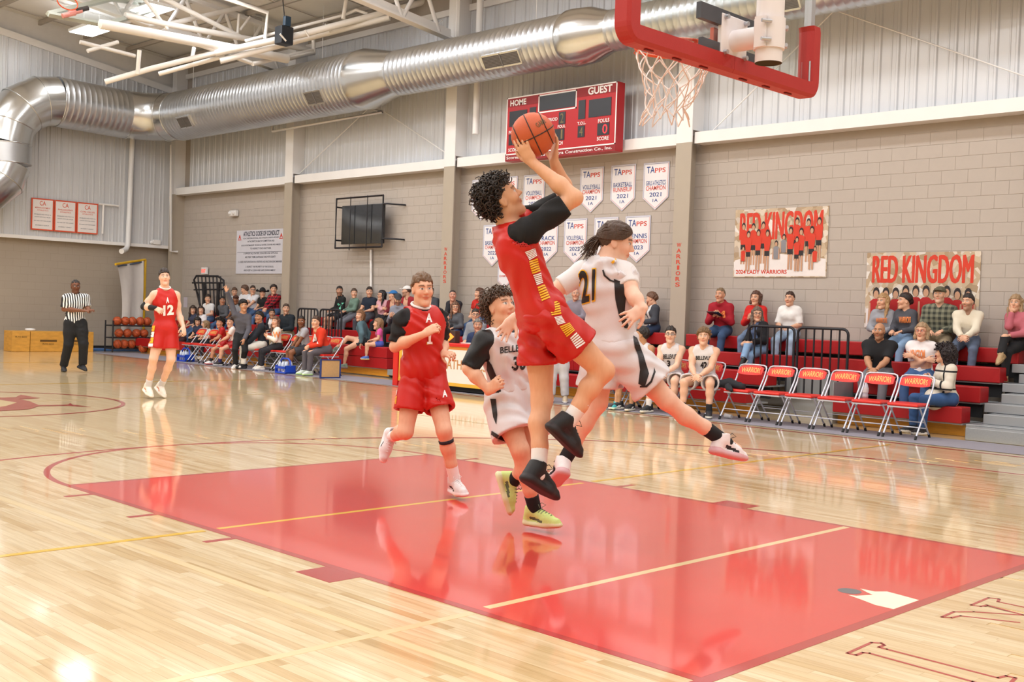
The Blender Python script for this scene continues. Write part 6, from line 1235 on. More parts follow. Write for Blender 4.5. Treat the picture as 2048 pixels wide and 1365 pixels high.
    seated(764, 583, 3, 'smiling woman with long black hair in a pink sweater', C_(('sweater', 'e2adb8'), bottom=BK, hair='1c1618', style='long', fem=True, glasses='7a5a50', arms='cross', look=15, lean=.15, group=G3, shoes=('e6e4e4', 'efecea')))
    seated(798, 588, 2, 'man in a grey hoodie and dark cap looking down at his hands', C_(('hoodie', '9092a0'), bottom=BK, hair='5a3424', beard=.8, cap=('ball', '3c3e44'), pitch=-18, arms='front', lean=.15, group=G3, shoes=('33333a', '1c1c20')))
    seated(815, 573, 3, 'man in a white cap and dark red jacket', C_(('jacket', 'a0262e'), bottom=BK, hair='4a3024', beard=.6, cap=('ball', 'eceae8'), look=65, group=G3, shoes=('33333a', '1c1c20')))
    seated(787, 583, 3, 'person in a bright blue cap beside the white cap', C_(('jacket', '7d2530'), bottom=BK, hair='4a3024', cap=('ball', '2f74b8'), look=60, group=G3, shoes=('33333a', '1c1c20')), X=12.9)
    seated(722, 622, 0, 'woman in a teal grey sweatshirt and shorts with legs crossed on the front seat', C_(('sweater', '56717b'), bottom=('shorts', '2d3338', 'cotton', .35, 1.0), hair='7a5334', style='bob', fem=True, yaw=55, look=-20, legs='cross', lean=.12, arms='side', group=G3, shoes=('7f9183', '8a6a6a')), X=11.2, zs=.625, zf=.12)
    seated(757, 641, 0, 'small girl in a pink tee with hand at her mouth', C_(('tee', 'dd5ba4'), bottom=('shorts', '4f63c0', 'cotton', .45, 1.1), hair='8c6b4c', style='long', fem=True, yaw=35, look=40, legs='hang', arms='lap', hs=1.12, group=G3, shoes=('4a6ab8', 'e0d08a')), X=11.16, zs=.625, zf=.25)
    R['or'] = seated(633, 634, 'c', 'coach in a long orange shirt leaning on his knees', C_(('long', 'd9381c'), bottom=('pants', '5d5961'), hair='49342a', arms='clasp', lean=.38, yaw=12, look=-20, bulk=1.08, vol=.014, group='people on the home bench', shoes=('d6e0d8', 'bfe39a')), X=10.2)
    seated(604, 634, 'c', 'seated player in a grey printed tee with dark shorts', C_(('tee', 'a9a9b2'), bottom=('shorts', '3b3d44', 'cotton', .85, 1.2), hair='17120f', style='buzz', vol=.007, skin='8a5a3f', beard=.5, arms='knees', lean=.2, yaw=20, group='people on the home bench', shoes=('eeeeee', 'e8e8e8')), X=10.2)
    seated(574, 609, 1, 'man in a black long sleeve shirt behind the bench', C_(('long', '18222b'), bottom=('pants', '9a8a6e'), hair='4a372b', beard=.3, bulk=1.1, group=G3, shoes=('33333a', '1c1c20')))
    R['ww'] = seated(553, 635, 'c', 'smiling woman in a cream sweatshirt with long brown hair', C_(('sweater', 'efe7dd'), bottom=('pants', '232229'), hair='6a4936', style='long', fem=True, arms='front', yaw=24, look=-25, group='people on the home bench', shoes=('e0d8cc', 'efecea')), X=10.2)
    seated(545, 620, 1, 'woman in a black and white jacket behind the cream sweatshirt', C_(('tee', 'e9e6e6'), ('jacket', '1d1f27'), bottom=BK, hair='241b1a', style='back', fem=True, skin='b98a6c', group=G4, shoes=('33333a', '1c1c20')))
    seated(521, 625, 'c', 'injured player in an orange tee, black jacket and white trousers', C_(('tee', 'e8571f'), ('jacket', '20252f'), bottom=('pants', 'ece8e1', 'cotton', 1.1), hair='1d1512', vol=.018, skin='c48f70', arms='knees', yaw=26, look=-10, group='people on the home bench', shoes=('1b1b1f', '1b1b1f')), X=10.15)
    seated(460, 637, 'c', 'seated home player in a white and red warm up shirt', C_(('jerseytee', 'efe7e5', 'satin'), bottom=('shorts', 'a81c1f', 'satin', .55, 1.2), hair='3a2a22', skin='e0ab8f', arms='clasp', lean=.2, yaw=26, look=-30, group='people on the home bench', shoes=('2a2326', 'd8d4d4'), socks='2a2a60'), X=10.15)
    R['rc'] = seated(438, 639, 'c', 'seated home player in a red warm up shirt with black curls', C_(('jerseytee', 'b8191e', 'satin'), bottom=('shorts', 'b81c20', 'satin', .45, 1.2), hair='17110f', style='curly', skin='c98f72', arms='clasp', lean=.25, yaw=26, look=-25, group='people on the home bench', shoes=('e9e4e4', 'c23a3a'), socks='1d1d22'), X=10.15)
    for px, top, row, lb, o in (
        (549, 571, 3, 'student in a red and black plaid shirt', C_(('long', 'b51d2e/15151b', 'plaid'), bottom=JN, hair='2a1d18', style='curly', arms='clasp')),
        (526, 580, 3, 'student in a black cowboy hat and black shirt', C_(('tee', '17181b'), bottom=JN, hair='2a1d18', cap=('cowboy', '1a1a1d'))),
        (507, 573, 3, 'student in a white tee with dark glasses in the back row', C_(('tee', 'e6e7ee'), bottom=JN, hair='3c2c22', glasses='26262c', arms='clasp')),
        (491, 572, 3, 'student in a white tee bowing his head in the back row', C_(('tee', 'e3e4ea'), bottom=JN, hair='5a4030', look=45, pitch=-12)),
        (470, 577, 3, 'student in a pale tee, leftmost of the back row', C_(('tee', 'c9cfd6'), bottom=JN, hair='5c4231', pitch=-10)),
        (473, 592, 2, 'student in a brown and white cap', C_(('tee', '8f9299'), bottom=JN, hair='2a1d18', skin='8d5d40', cap=('ball', '4a2c22'))),
        (446, 595, 2, 'student in a dark grey shirt resting his chin on a hand', C_(('long', '5a5c62'), bottom=JN, hair='17120f', arms='chinR', skin='b98466')),
        (417, 591, 2, 'student in a white tee below the spare railing', C_(('tee', 'ecebec'), bottom=JN, hair='2e211b', vol=.02)),
        (387, 613, 1, 'girl with dark hair and a patterned top in the far corner', C_(('tee', '3a3f55'), bottom=JN, hair='3a2a22', style='long', fem=True, pitch=-10)),
        (403, 614, 1, 'girl in a white top with long dark hair in the far corner', C_(('tee', 'eceaf0'), bottom=BK, hair='33251f', style='long', fem=True)),
        (396, 636, 0, 'child with black hair looking down in the far corner', C_(('tee', '2b3148'), bottom=BK, hair='1c1614', style='bob', fem=True, pitch=-20)),
        (412, 647, 0, 'child with light brown hair in a white top', C_(('tee', 'e9e6e2'), bottom=('pants', '23242b'), hair='8c6f4e', style='long', fem=True, look=80)),
        (364, 643, 0, 'woman with auburn hair in a grey top and maroon trousers', C_(('tee', '6d7178'), bottom=('pants', '3c2228'), hair='9a6a3a', style='bob', fem=True, look=95, yaw=40, skin='d8a488'))):
        o.update(group=G4, shoes=('dcd8d4', 'efecea')); seated(px, top, row, lb, o)
    return R
CR_ = crowd()
for k, (px, X, lb) in enumerate(((633, 10.2, 'red folding chair under the coach in orange'), (604, 10.2, 'red folding chair under the player in the grey tee'), (580, 10.2, 'empty red folding chair between the grey tee and the cream sweatshirt'), (553, 10.2, 'red folding chair under the woman in the cream sweatshirt'), (521, 10.15, 'red folding chair under the injured player'), (486, 10.15, 'red folding chair behind the standing student'), (460, 10.15, 'red folding chair under the white and red warm up shirt'), (438, 10.15, 'red folding chair under the red warm up shirt'), (412, 10.15, 'empty red folding chair nearest the seated home players'), (388, 10.15, 'empty red folding chair behind player twelve'), (655, 10.2, 'empty red folding chair at the right end of the home bench'))):
    chair(X-.03, at(px, 700, 0, X)[1], -.05, lb)
# ---------------------------------------------------------------- the players on the court
def fgpose(D, pts, s):
    J = {k: atd(v[0], v[1], D+(v[2] if len(v) > 2 else 0)) for k, v in pts.items()}
    for k in 'LR':
        if 'heel'+k in J:
            h, t = J.pop('heel'+k), J.pop('tip'+k); J['ft'+k] = nrm(t-h); m = h*.6+t*.4; u = J['an'+k]-m; J['fu'+k] = u; R_ = frame3(J['ft'+k], u); J['an'+k] = h+R_@V(.085, 0, .095)*s; J['toe'+k] = J['an'+k]+J['ft'+k]*.09-nrm(u)*.04
        for a, b in (('hd', 'hdx'), ('hn', 'hnx')):
            if b+k in J: J[a+k] = J.pop(b+k)-J['wr'+k]
    if 'nose' in J: J['hf'] = J.pop('nose')-J['head']
    if 'crown' in J: J['hu'] = J.pop('crown')-J['head']
    return J
def stripes(n=6, gap=.35): 
    v, f = [], []
    for i in range(n): a = i/n; b = a+(1-gap)/n; k = len(v); v += [(0, a), (1, a), (1, b), (0, b)]; f.append((k, k+1, k+2, k+3))
    return v, f
ONE = [(.1, 0), (.1, .17), (.34, .17), (.34, .70), (.12, .62), (.12, .80), (.42, 1), (.68, 1), (.68, .17), (.9, .17), (.9, 0)]
m_dw = mat('print_white', 'f4efee', rough=.5, var=0); m_dy = mat('print_gold', 'f0b41c', rough=.5, var=0); m_dk2 = mat('print_black', '1b1416', rough=.55, var=0); m_dr = mat('print_red', 'cc1f1c', rough=.5, var=0)
def band(q, key, blocks):
    for quad, c in blocks: decal('side_stripes', q[key], quad, m_dw if c == 'w' else m_dy, geo=stripes(), person=q['p'], off=.004)
def curls(q, J, hs, color, n, ln, coil, r, seed=1, front=.045, back=-.075, low=.0, droop=.4, topf=.085):
    rng = np.random.RandomState(seed); mb = MB(); R, t, org = q['R'], J['head'], q['org']; k = 0; ga = math.pi*(3-math.sqrt(5)); i = 0; N = int(n*2.4)
    for i in range(N):
        zz = 1-2*(i+.5)/N; rr = math.sqrt(1-zz*zz); d = V(math.cos(ga*i)*rr, math.sin(ga*i)*rr, zz); p = V(-.012, 0, .036)+d*V(.104, .083, .098)
        line = .056+.25*(p[0]-.045) if p[0] > front else (.01+.7*(p[0]+.012) if p[0] > -.012 else -.07+1.45*max(0, p[0]+.065)+low)
        if p[0] < -.065: line = back
        if p[2] < line: continue
        if p[0] > .035 and p[2] < topf: continue
        if abs(p[1]) > .055 and -.04 < p[0] < .05 and p[2] < .045: continue
        if -.012 < p[0] <= .035 and p[2] < .035+(topf-.035)*(p[0]+.012)/.047 and abs(p[1]) > .03: continue
        nn = nrm(d/V(.104, .083, .098)); g = nrm(nn+V(0, 0, -droop)+rng.uniform(-.45, .45, 3)); a = nrm(np.cross(g, rng.uniform(-1, 1, 3))); b = np.cross(g, a); L = ln*rng.uniform(.6, 1.25); ph = rng.uniform(0, 6.28); c = coil*rng.uniform(.6, 1.2); pts = []
        for m in range(11): u = m/10; th = ph+u*2*math.pi*1.35; pts.append(p-nn*.01+g*L*u+(a*math.cos(th)+b*math.sin(th))*c*min(1, u*2.5)+V(0, 0, -droop*.02*u*u))
        mb.tube([R@(x*hs)+t-org for x in pts], [r*(1-.5*abs(m/10-.3)) for m in range(11)], 5)
    return mb.build('hair_curls', hairmat(color), q['p'], False)
def collar(q, J, s, col, up, f, r=.072, name='collar', w=.011):
    c = J['neck']+up*.022*s+f*.008; a = nrm(np.cross(up, f)); nd = nrm(up+.42*f); b = nrm(np.cross(nd, a)); MB().tube([c+(a*math.cos(t)*r+b*math.sin(t)*r*1.05)*s-q['org'] for t in np.linspace(0, 2*math.pi, 33)[:-1]], w, 6, closed=True).build(name, cloth(col), q['p'], False)
def laces(q, k, col, s=1):
    sh = q['shoe'+k]; mb = MB()
    for i in range(6): x = .028+i*.019; z = .122-i*.0085; mb.tube([(x, -.030, z-.016), (x+.006, 0, z+.004), (x, .030, z-.016)], .0032, 5)
    mb.tube([(.02, 0, .128), (.04, .02, .15), (.062, .034, .135), (.045, .012, .122)], .0024, 5); mb.tube([(.02, 0, .128), (.04, -.02, .15), (.062, -.034, .133), (.045, -.012, .122)], .0024, 5); mb.build('laces', mat('lace_'+col, col, rough=.7), sh, False)
CU_ = lambda k, c, n, ln, co, r, **kw: curls(CR_[k], CR_[k]['J'], 1.04, c, n, ln, co, r, **kw)
CU_('cw', '21161a', 170, .075, .018, .0085, seed=7, back=-.13, low=-.06, droop=.9); CU_('rc', '17110f', 110, .045, .014, .008, seed=8); CU_('42', '86694a', 120, .035, .012, .007, seed=9, topf=.075)
# --- the shooter
P = dict(head=(1003, 400, -.02), nose=(1038, 378, -.015), crown=(979, 366, -.05), neck=(1013, 456, 0), pel=(1086, 628, 0), shR=(1050, 466, -.14), elR=(1150, 396, -.16), wrR=(1064, 324, -.10), shL=(1052, 440, .19), elL=(1137, 396, .16), wrL=(1108, 322, .06),
    hipR=(1098, 636, -.09), knR=(1207, 742, -.02), anR=(1136, 838, -.04), hipL=(1076, 640, .09), knL=(1084, 800, .10), anL=(1071, 900, -.02), heelR=(1094, 858, -.10), tipR=(1160, 922, .04), heelL=(1046, 962, -.10), tipL=(1112, 1004, .06), hdxR=(1046, 294, -.12), hnxR=(1046, 345, -.20), hdxL=(1113, 266, .05), hnxL=(1150, 318, .10))
s = 1.0; J = fgpose(6.12, P, s); J['calfR'] = atd(1100, 760, 6)-atd(1180, 800, 6); J['calfL'] = atd(1040, 850, 6)-atd(1080, 850, 6); J['calf'] = J['calfR']
q = figure(J, s, dict(label='airborne shooter in red with black undershirt raising the ball overhead', skin='e2ab88', hair='2f231d', vol=.006, style='short', brow='2a1d18', tops=(('undershirt', '0e0e11', 'cotton', .0), ('jersey', 'c41c12', 'satin', .006)), bottom=('shorts', 'c01a12', 'satin', .56, 1.22), fold=.011, slv=.80, hem=-.03, handR=(.30, .20, .2), handL=(.22, .16, .3), shoes=('131317', '221b1f', '26262c'), socks='ece7e6', sockh=.155, h=.0070, ch=.0095, hs=1.0), fg=True)
SHOOT = q; curls(q, J, 1.04, '2c211c', 330, .048, .013, .0042, 3, droop=.25)
for k in 'LR': laces(q, k, '141416')
band(q, 'top1', [(((1049, 503), (1069, 496), (1073, 512), (1058, 521)), 'w'), (((1057, 522), (1074, 515), (1080, 543), (1064, 548)), 'y'), (((1065, 549), (1081, 545), (1086, 566), (1073, 571)), 'w'), (((1074, 573), (1088, 568), (1100, 596), (1084, 603)), 'y')])
band(q, 'bottom', [(((1097, 607), (1117, 600), (1122, 628), (1103, 632)), 'y'), (((1108, 634), (1122, 631), (1130, 646), (1116, 650)), 'w'), (((1119, 652), (1138, 645), (1150, 661), (1133, 674)), 'y'), (((1139, 675), (1152, 664), (1170, 686), (1154, 698)), 'w')])
# --- player one, running toward us
P = dict(head=(845, 580, 0), nose=(862, 582, -.20), crown=(843, 545, 0), neck=(841, 617, .03), pel=(846, 742, .03), shR=(806, 640, -.06), elR=(790, 694, -.08), wrR=(850, 668, -.24), shL=(876, 636, .14), elL=(886, 686, .24), wrL=(887, 708, .03), hipR=(829, 750, 0), knR=(811, 864, -.10), anR=(783, 872, .28), hipL=(864, 750, .08), knL=(888, 862, -.10), anL=(907, 945, .02), heelR=(779, 862, .38), tipR=(764, 918, .26), heelL=(905, 985, .09), tipL=(928, 995, -.14), hdxR=(872, 655, -.26), hnxR=(850, 640, -.40), hdxL=(900, 708, -.04), hnxL=(892, 680, -.1))
s = .98; J = fgpose(8.53, P, s); J['calf'] = CF.copy(); J['calfR'] = atd(800, 800, 9)-atd(800, 860, 9)
q = figure(J, s, dict(label='running player in red with number one and a black undershirt', skin='e4b294', hair='6b5038', vol=.008, tops=(('undershirt', '0e0e11', 'cotton', .0), ('jersey', 'c41c12', 'satin', .006)), bottom=('shorts', 'c01a12', 'satin', .64, 1.14), wedge=.045, fold=.011, slv=.86, hem=-.03, handR=(1.0, .04, .8), handL=(.9, .05, .7), shoes=('ddd6d6', 'efeaea', '2a2a30'), socks='efecec', sockh=.15, h=.0075, ch=.0100, hs=1.0), fg=True)
up = nrm(J['neck']-J['pel']); fw = nrm(np.cross(nrm(J['shL']-J['shR']), up)); collar(q, J, s, 'efe9e7', up, fw)
for k in 'LR': laces(q, k, 'efeaea')
decal('jersey_number', q['top1'], ((851, 662), (866, 660), (866, 689), (851, 690)), m_dy, poly=ONE, person=q['p'], off=.004); decal('jersey_number', q['top1'], ((852, 663), (865.5, 661), (865.5, 688), (852, 689)), m_dw, poly=ONE, person=q['p'], off=.007)
decal('emblem', q['top1'], ((851, 628), (864, 627), (864, 645), (851, 646)), m_dw, 'A', person=q['p'], bold=.04); decal('emblem', q['bottom'], ((884, 782), (893, 780), (894, 794), (885, 796)), m_dw, 'A', person=q['p'], bold=.04)
band(q, 'top1', [(((783, 690), (791, 690), (794, 706), (786, 707)), 'w'), (((787, 708), (795, 707), (800, 732), (791, 734)), 'y')]); band(q, 'bottom', [(((794, 735), (801, 734), (799, 750), (792, 751)), 'w'), (((793, 752), (800, 752), (797, 772), (790, 772)), 'y'), (((790, 774), (797, 774), (794, 790), (789, 790)), 'w'), (((788, 792), (795, 792), (793, 808), (787, 808)), 'y')])
kb = J['knL']*.80+J['anL']*.20; d = nrm(J['anL']-J['knL']); F = field([cone(kb-d*.012, kb+d*.012, .060*s, .058*s, .01)], .007); cut(F, kb+d*.014, d); cut(F, kb-d*.014, -d); sdf_obj('knee_strap', F, cloth('23232c'), q['p'], q['org'])
# --- player thirty, behind the shooter
P = dict(head=(1000, 617, 0), nose=(1032, 605, -.10), crown=(992, 583, .02), neck=(1008, 662, .03), pel=(1024, 802, .05), shR=(968, 683, -.10), elR=(938, 738, -.14), wrR=(978, 782, -.20), shL=(1052, 676, .14), elL=(1090, 730, .16), wrL=(1075, 780, .06), hipR=(1004, 812, 0), knR=(1040, 900, -.12), anR=(1066, 1010, 0), hipL=(1044, 812, .10), knL=(1066, 912, .05), anL=(1022, 952, .22), heelR=(1052, 1050, .05), tipR=(1117, 1058, -.12), heelL=(990, 950, .22), tipL=(1010, 1016, .18), hdxR=(990, 772, -.24), hnxR=(968, 770, -.36), hdxL=(1085, 800, .0), hnxL=(1100, 780, 0))
s = 1.0; J = fgpose(7.36, P, s); J['calf'] = CF*.6-CR*.6; J['calfL'] = CF*.3-CR*.8+CU*.3
q = figure(J, s, dict(label='white jersey player thirty with curly brown hair and lime shoes', skin='e6b496', hair='4d3829', vol=.006, brow='5a4030', tops=(('undershirt', '0e0e11', 'satin', .0), ('jersey', 'dcd7da', 'satin', .004)), bottom=('shorts', 'dcd7da', 'satin', .66, 1.35), fold=.011, slv=.98, hem=.12, binfl=.012, handR=(1.15, .02, .9), handL=(.5, .1, .5), shoes=('cfe68a', 'dfe6b8', '5c6a4c'), socks='17171b', sockh=.12, h=.0075, ch=.0100, hs=1.0), fg=True)
curls(q, J, 1.04, '4f3a2a', 230, .050, .011, .0045, 5, back=-.11, low=-.03, droop=.7)
for k in 'LR': laces(q, k, '6f7562')
decal('team_name', q['top1'], ((1000, 695), (1066, 686), (1066, 700), (1000, 708)), m_dk2, 'BELLEVUE', person=q['p'], bold=.02); decal('jersey_number', q['top1'], ((1026, 714), (1051, 711), (1051, 740), (1026, 742)), m_dk2, '30', person=q['p'], bold=.03)
decal('side_panel', q['top1'], None, m_dk2, poly=[(975, 718), (984, 730), (996, 760), (1003, 786), (990, 786), (982, 760), (974, 740)], person=q['p']); decal('side_panel', q['bottom'], None, m_dk2, poly=[(981, 798), (992, 798), (995, 830), (993, 850), (987, 835)], person=q['p']); decal('hem_band', q['bottom'], None, m_dk2, poly=[(984, 862), (1000, 872), (1020, 880), (1054, 872), (1054, 880), (1020, 888), (998, 880), (983, 870)], person=q['p'])
# --- player twenty one, passing behind the shooter
P = dict(head=(1231, 487, 0), nose=(1264, 494, -.01), crown=(1226, 452, 0), neck=(1216, 520, -.02), pel=(1224, 706, 0), shR=(1247, 548, -.05), elR=(1266, 590, -.16), wrR=(1284, 618, -.24), shL=(1166, 545, .06), elL=(1094, 592, .02), wrL=(1024, 640, -.10), hipR=(1250, 712, -.05), knR=(1334, 802, -.05), anR=(1402, 874, .0), hipL=(1204, 712, .06), knL=(1196, 806, .08), anL=(1136, 916, .02), heelR=(1424, 908, .03), tipR=(1480, 922, .14), heelL=(1128, 950, -.02), tipL=(1100, 976, .18), hdxR=(1250, 640, -.27), hnxR=(1280, 600, -.42), hdxL=(1004, 668, -.14), hnxL=(1010, 640, .1))
s = 1.0; J = fgpose(6.92, P, s); J['calf'] = -CR*.6+CU*.3; J['calfR'] = -CR*.3-CU*.8; J['calfL'] = -CR*.8+CU*.3
q = figure(J, s, dict(label='white jersey player twenty one with a brown ponytail lunging to the right', skin='edc0a8', hair='4b3628', vol=.006, hamp=.003, brow='4b3628', tops=(('undershirt', 'e3dede', 'cotton', .0), ('jersey', 'dcd6d9', 'satin', .004)), bottom=('shorts', 'dcd6d9', 'satin', .66, 1.34), fold=.011, slv=.62, hem=.12, binfl=.012, handR=(.22, .34, .1), handL=(.25, .24, .3), shoes=('ece6e8', 'd9b0b8', '241f26'), socks='17171b', sockh=.16, h=.0070, ch=.0095), fg=True)
for k in 'LR': laces(q, k, '1b1b1f')
def ponytail():
    rng = np.random.RandomState(4); mb = MB(); b = J['head']+q['R']@V(-.10, 0, .02)*1.04; tips = [(1160, 505), (1165, 518), (1172, 496), (1180, 512), (1168, 500), (1175, 520)]
    for i in range(70):
        tp = tips[i % 6]; t = atd(tp[0]+rng.uniform(-6, 10), tp[1]+rng.uniform(-8, 8), 6.92+rng.uniform(-.05, .06)); st = J['head']+q['R']@V(-.095+rng.uniform(-.01, .012), rng.uniform(-.02, .02), .02+rng.uniform(-.02, .02)); md = (st+t)/2+V(0, 0, rng.uniform(.0, .05))+rng.uniform(-.015, .015, 3); pts = [st*(1-u)**2+md*2*u*(1-u)+t*u*u for u in np.linspace(0, 1, 8)]; mb.tube([p_-q['org'] for p_ in pts], [.0065*(1-u*.8) for u in np.linspace(0, 1, 8)], 5)
    for i in range(60):
        a = rng.uniform(-1, 1); st = V(.06-.02*abs(a), a*.075, .075-.05*abs(a)); pts = [J['head']+q['R']@(nrm((st*(1-u)+V(-.10, a*.01, .02)*u+V(.012, 0, -.036)*1)/V(.104, .083, .098))*V(.108, .087, .102)+V(-.012, 0, .036))*1.04-q['org'] for u in np.linspace(0, 1, 9)]; mb.tube(pts, .0045, 5)
    mb.build('ponytail', hairmat('4b3628'), q['p'], False)
ponytail()
decal('jersey_number', q['top1'], ((1155, 541), (1193, 535), (1191, 603), (1163, 611)), m_dy, '21', person=q['p'], bold=.06, off=.003); decal('jersey_number', q['top1'], ((1157, 543), (1191, 538), (1189, 600), (1165, 608)), m_dk2, '21', person=q['p'], bold=.03, off=.006)
decal('side_panel', q['top1'], None, m_dk2, poly=[(1228, 558), (1247, 565), (1252, 590), (1249, 625), (1258, 657), (1249, 657), (1238, 632), (1231, 600)], person=q['p']); decal('side_panel', q['bottom'], None, m_dk2, poly=[(1266, 672), (1273, 676), (1287, 712), (1298, 748), (1290, 774), (1277, 768), (1280, 740), (1276, 712), (1269, 695)], person=q['p'])
decal('shoulder_piping', q['top1'], None, m_dy, poly=[(1222, 525), (1238, 511), (1241, 514), (1226, 528)], person=q['p']); decal('armhole_piping', q['top1'], None, m_dk2, poly=[(1208, 540), (1211, 550), (1222, 560), (1240, 566), (1240, 569), (1220, 563), (1208, 552), (1205, 541)], person=q['p'])
decal('hem_band', q['bottom'], None, m_dk2, poly=[(1308, 735), (1311, 745), (1304, 765), (1294, 775), (1280, 775), (1280, 772), (1292, 771), (1301, 762), (1307, 745)], person=q['p']); decal('waist_stripe', q['bottom'], None, m_dk2, poly=[(1246, 660), (1256, 659), (1262, 675), (1253, 675)], person=q['p'])
# --- player twelve, farther up the court
P = dict(head=(329, 556, 0), nose=(334, 550, -.25), crown=(328, 538, 0), neck=(330, 578, .03), pel=(330, 660, .03), shR=(309, 590, -.06), elR=(288, 614, -.08), wrR=(311, 617, -.2), shL=(352, 591, .1), elL=(357, 627, .14), wrL=(367, 655, 0), hipR=(320, 668, 0), knR=(307, 718, -.08), anR=(298, 763, .05), hipL=(341, 668, .06), knL=(342, 719, .0), anL=(325, 759, .25), heelR=(289, 782, .12), tipR=(304, 798, -.12), heelL=(312, 778, .3), tipL=(327, 796, .12), hdxR=(324, 624, -.26), hnxR=(318, 608, -.4), hdxL=(369, 668, -.05), hnxL=(380, 660, -.1))
s = 1.03; J = fgpose(16.35, P, s); J['calf'] = CF.copy()
q = figure(J, s, dict(label='player in red with number twelve and a black arm sleeve near midcourt', skin='ecbfa6', hair='2f221c', vol=.02, style='short', tops=(('jersey', 'c81f16', 'satin', .002),), bottom=('shorts', 'c01a12', 'satin', .62, 1.08), hem=.0, hs=.96, wedge=.062, handR=(.9, .05, .6), handL=(.7, .1, .4), shoes=('efe6da', 'efeae4', 'd87a5a'), socks='d6d2d6', sockh=.11, h=.0105, ch=.013), fg=True)
up = nrm(J['neck']-J['pel']); fw = nrm(np.cross(nrm(J['shL']-J['shR']), up)); collar(q, J, s, 'efe9e7', up, fw)
F = field([cone(J['shR']*.45+J['elR']*.55, J['elR'], .052, .047, .02), cone(J['elR'], J['wrR'], .047, .036, .02)], .010); sdf_obj('arm_sleeve', F, cloth('1a1a1e'), q['p'], q['org'])
decal('jersey_number', q['top0'], ((326, 611), (347, 609), (347, 630), (326, 632)), m_dw, '12', person=q['p'], bold=.05, off=.008); decal('emblem', q['top0'], ((332, 595), (338, 595), (338, 606), (332, 607)), m_dw, 'A', person=q['p'], bold=.05, off=.008)
for k_, c_ in enumerate((m_dy, m_dw, m_dy, m_dw)): y_ = 652+k_*12; decal('side_block', q['bottom'], ((303-k_*1.6, y_), (311-k_*1.5, y_), (309-k_*1.5, y_+11), (301.5-k_*1.6, y_+11)), c_, poly=[(0, 0), (1, 0), (1, 1), (0, 1)], person=q['p'], off=.008)
# --- referee
P = dict(head=(151, 574, 0), nose=(158, 574, -.3), crown=(151, 560, 0), neck=(151, 589, .03), pel=(150, 645, .03), shR=(133, 597, -.02), elR=(128, 619, -.02), wrR=(168, 622, -.22), shL=(171, 597, .06), elL=(175, 617, .04), wrL=(178, 621, -.2), hipR=(141, 650, 0), knR=(137, 690, -.05), anR=(127, 732, .1), hipL=(161, 650, .04), knL=(167, 689, -.03), anL=(161, 731, .1), heelR=(127, 742, .18), tipR=(129, 745, -.1), heelL=(156, 737, .1), tipL=(170, 743, -.08), hdxR=(178, 622, -.26), hnxR=(172, 600, -.3), hdxL=(184, 620, -.26), hnxL=(180, 600, -.3))
s = 1.03; J = fgpose(21.6, P, s); J['calf'] = CF.copy()
q = figure(J, s, dict(label='referee in a black and white striped shirt jogging at the far left', skin='7a4c35', hair='1c1512', style='buzz', vol=.002, beard=.5, glasses='2a2326', tops=(('tee', 'efeeee/1c1c20', 'stripe', .008),), bottom=('pants', '15161a', 'cotton', 1.25), handR=(.8, .05, .6), handL=(.6, .1, .4), shoes=('1a1c22', '22242a'), bulk=1.08, h=.012, ch=.014, slv=.85), fg=True)
up = nrm(J['neck']-J['pel']); fw = nrm(np.cross(nrm(J['shL']-J['shR']), up)); collar(q, J, s, '17171b', up, fw, .07)
# --- student standing with a raised hand at the home bench
Db = float((at(478, 738, 2, 0)-CAM)@CF)
P = dict(head=(487, 612, 0), nose=(493, 613, -.3), crown=(485, 598, 0), neck=(484, 627, .05), pel=(483, 672, .12), shR=(470, 630, 0), elR=(461, 602, 0), wrR=(453, 583, -.1), shL=(497, 634, .05), elL=(498, 660, 0), wrL=(488, 680, -.25), hipR=(476, 675, .08), knR=(470, 700, -.1), anR=(474, 730, .08), hipL=(489, 675, .12), knL=(490, 702, -.08), anL=(486, 729, .15), heelR=(477, 737, .12), tipR=(464, 739, -.12), heelL=(488, 735, .2), tipL=(478, 737, -.05), hdxR=(450, 572, -.1), hnxR=(450, 583, .3), hdxL=(486, 690, -.3), hnxL=(500, 680, -.3))
s = .92; J = fgpose(Db, P, s); J['calf'] = CF.copy()
figure(J, s, dict(label='student in a dark grey sweatshirt half standing with one arm raised', skin='cf9a78', hair='1d1512', style='curly', vol=.02, tops=(('sweater', '58565f'),), bottom=('pants', '17171b'), shoes=('e9e4de', 'efecea'), handR=(.15, .25, .1), handL=(.6, .1, .4), h=.013, ch=.016, group='people on the home bench'), fg=True)
# --- coach mostly hidden behind the shooter
pc = at(1124, 806, 2, 0); Db = float((pc-CAM)@CF)
P = dict(head=(1112, 615, 0), nose=(1112, 614, -.3), crown=(1112, 598, 0), neck=(1112, 640, .03), pel=(1116, 712, 0), shR=(1094, 652, 0), elR=(1090, 682, 0), wrR=(1098, 705, -.15), shL=(1130, 652, .02), elL=(1134, 682, .02), wrL=(1126, 705, -.15), hipR=(1107, 718, 0), knR=(1104, 756, -.03), anR=(1103, 794, .03), hipL=(1126, 718, 0), knL=(1128, 756, -.03), anL=(1130, 795, .03), heelR=(1104, 800, .1), tipR=(1102, 805, -.12), heelL=(1130, 801, .1), tipL=(1130, 807, -.12))
s = .92; J = fgpose(Db, P, s); J['calf'] = CF.copy()
figure(J, s, dict(label='person in light grey trousers standing behind the shooter\'s legs', skin='d9a486', hair='4a3a30', tops=(('long', '8a2a2c'),), bottom=('pants', 'c6c6ce', 'cotton', 1.2), shoes=('c9b69c', 'e3dfda'), h=.013, ch=.016), fg=True)
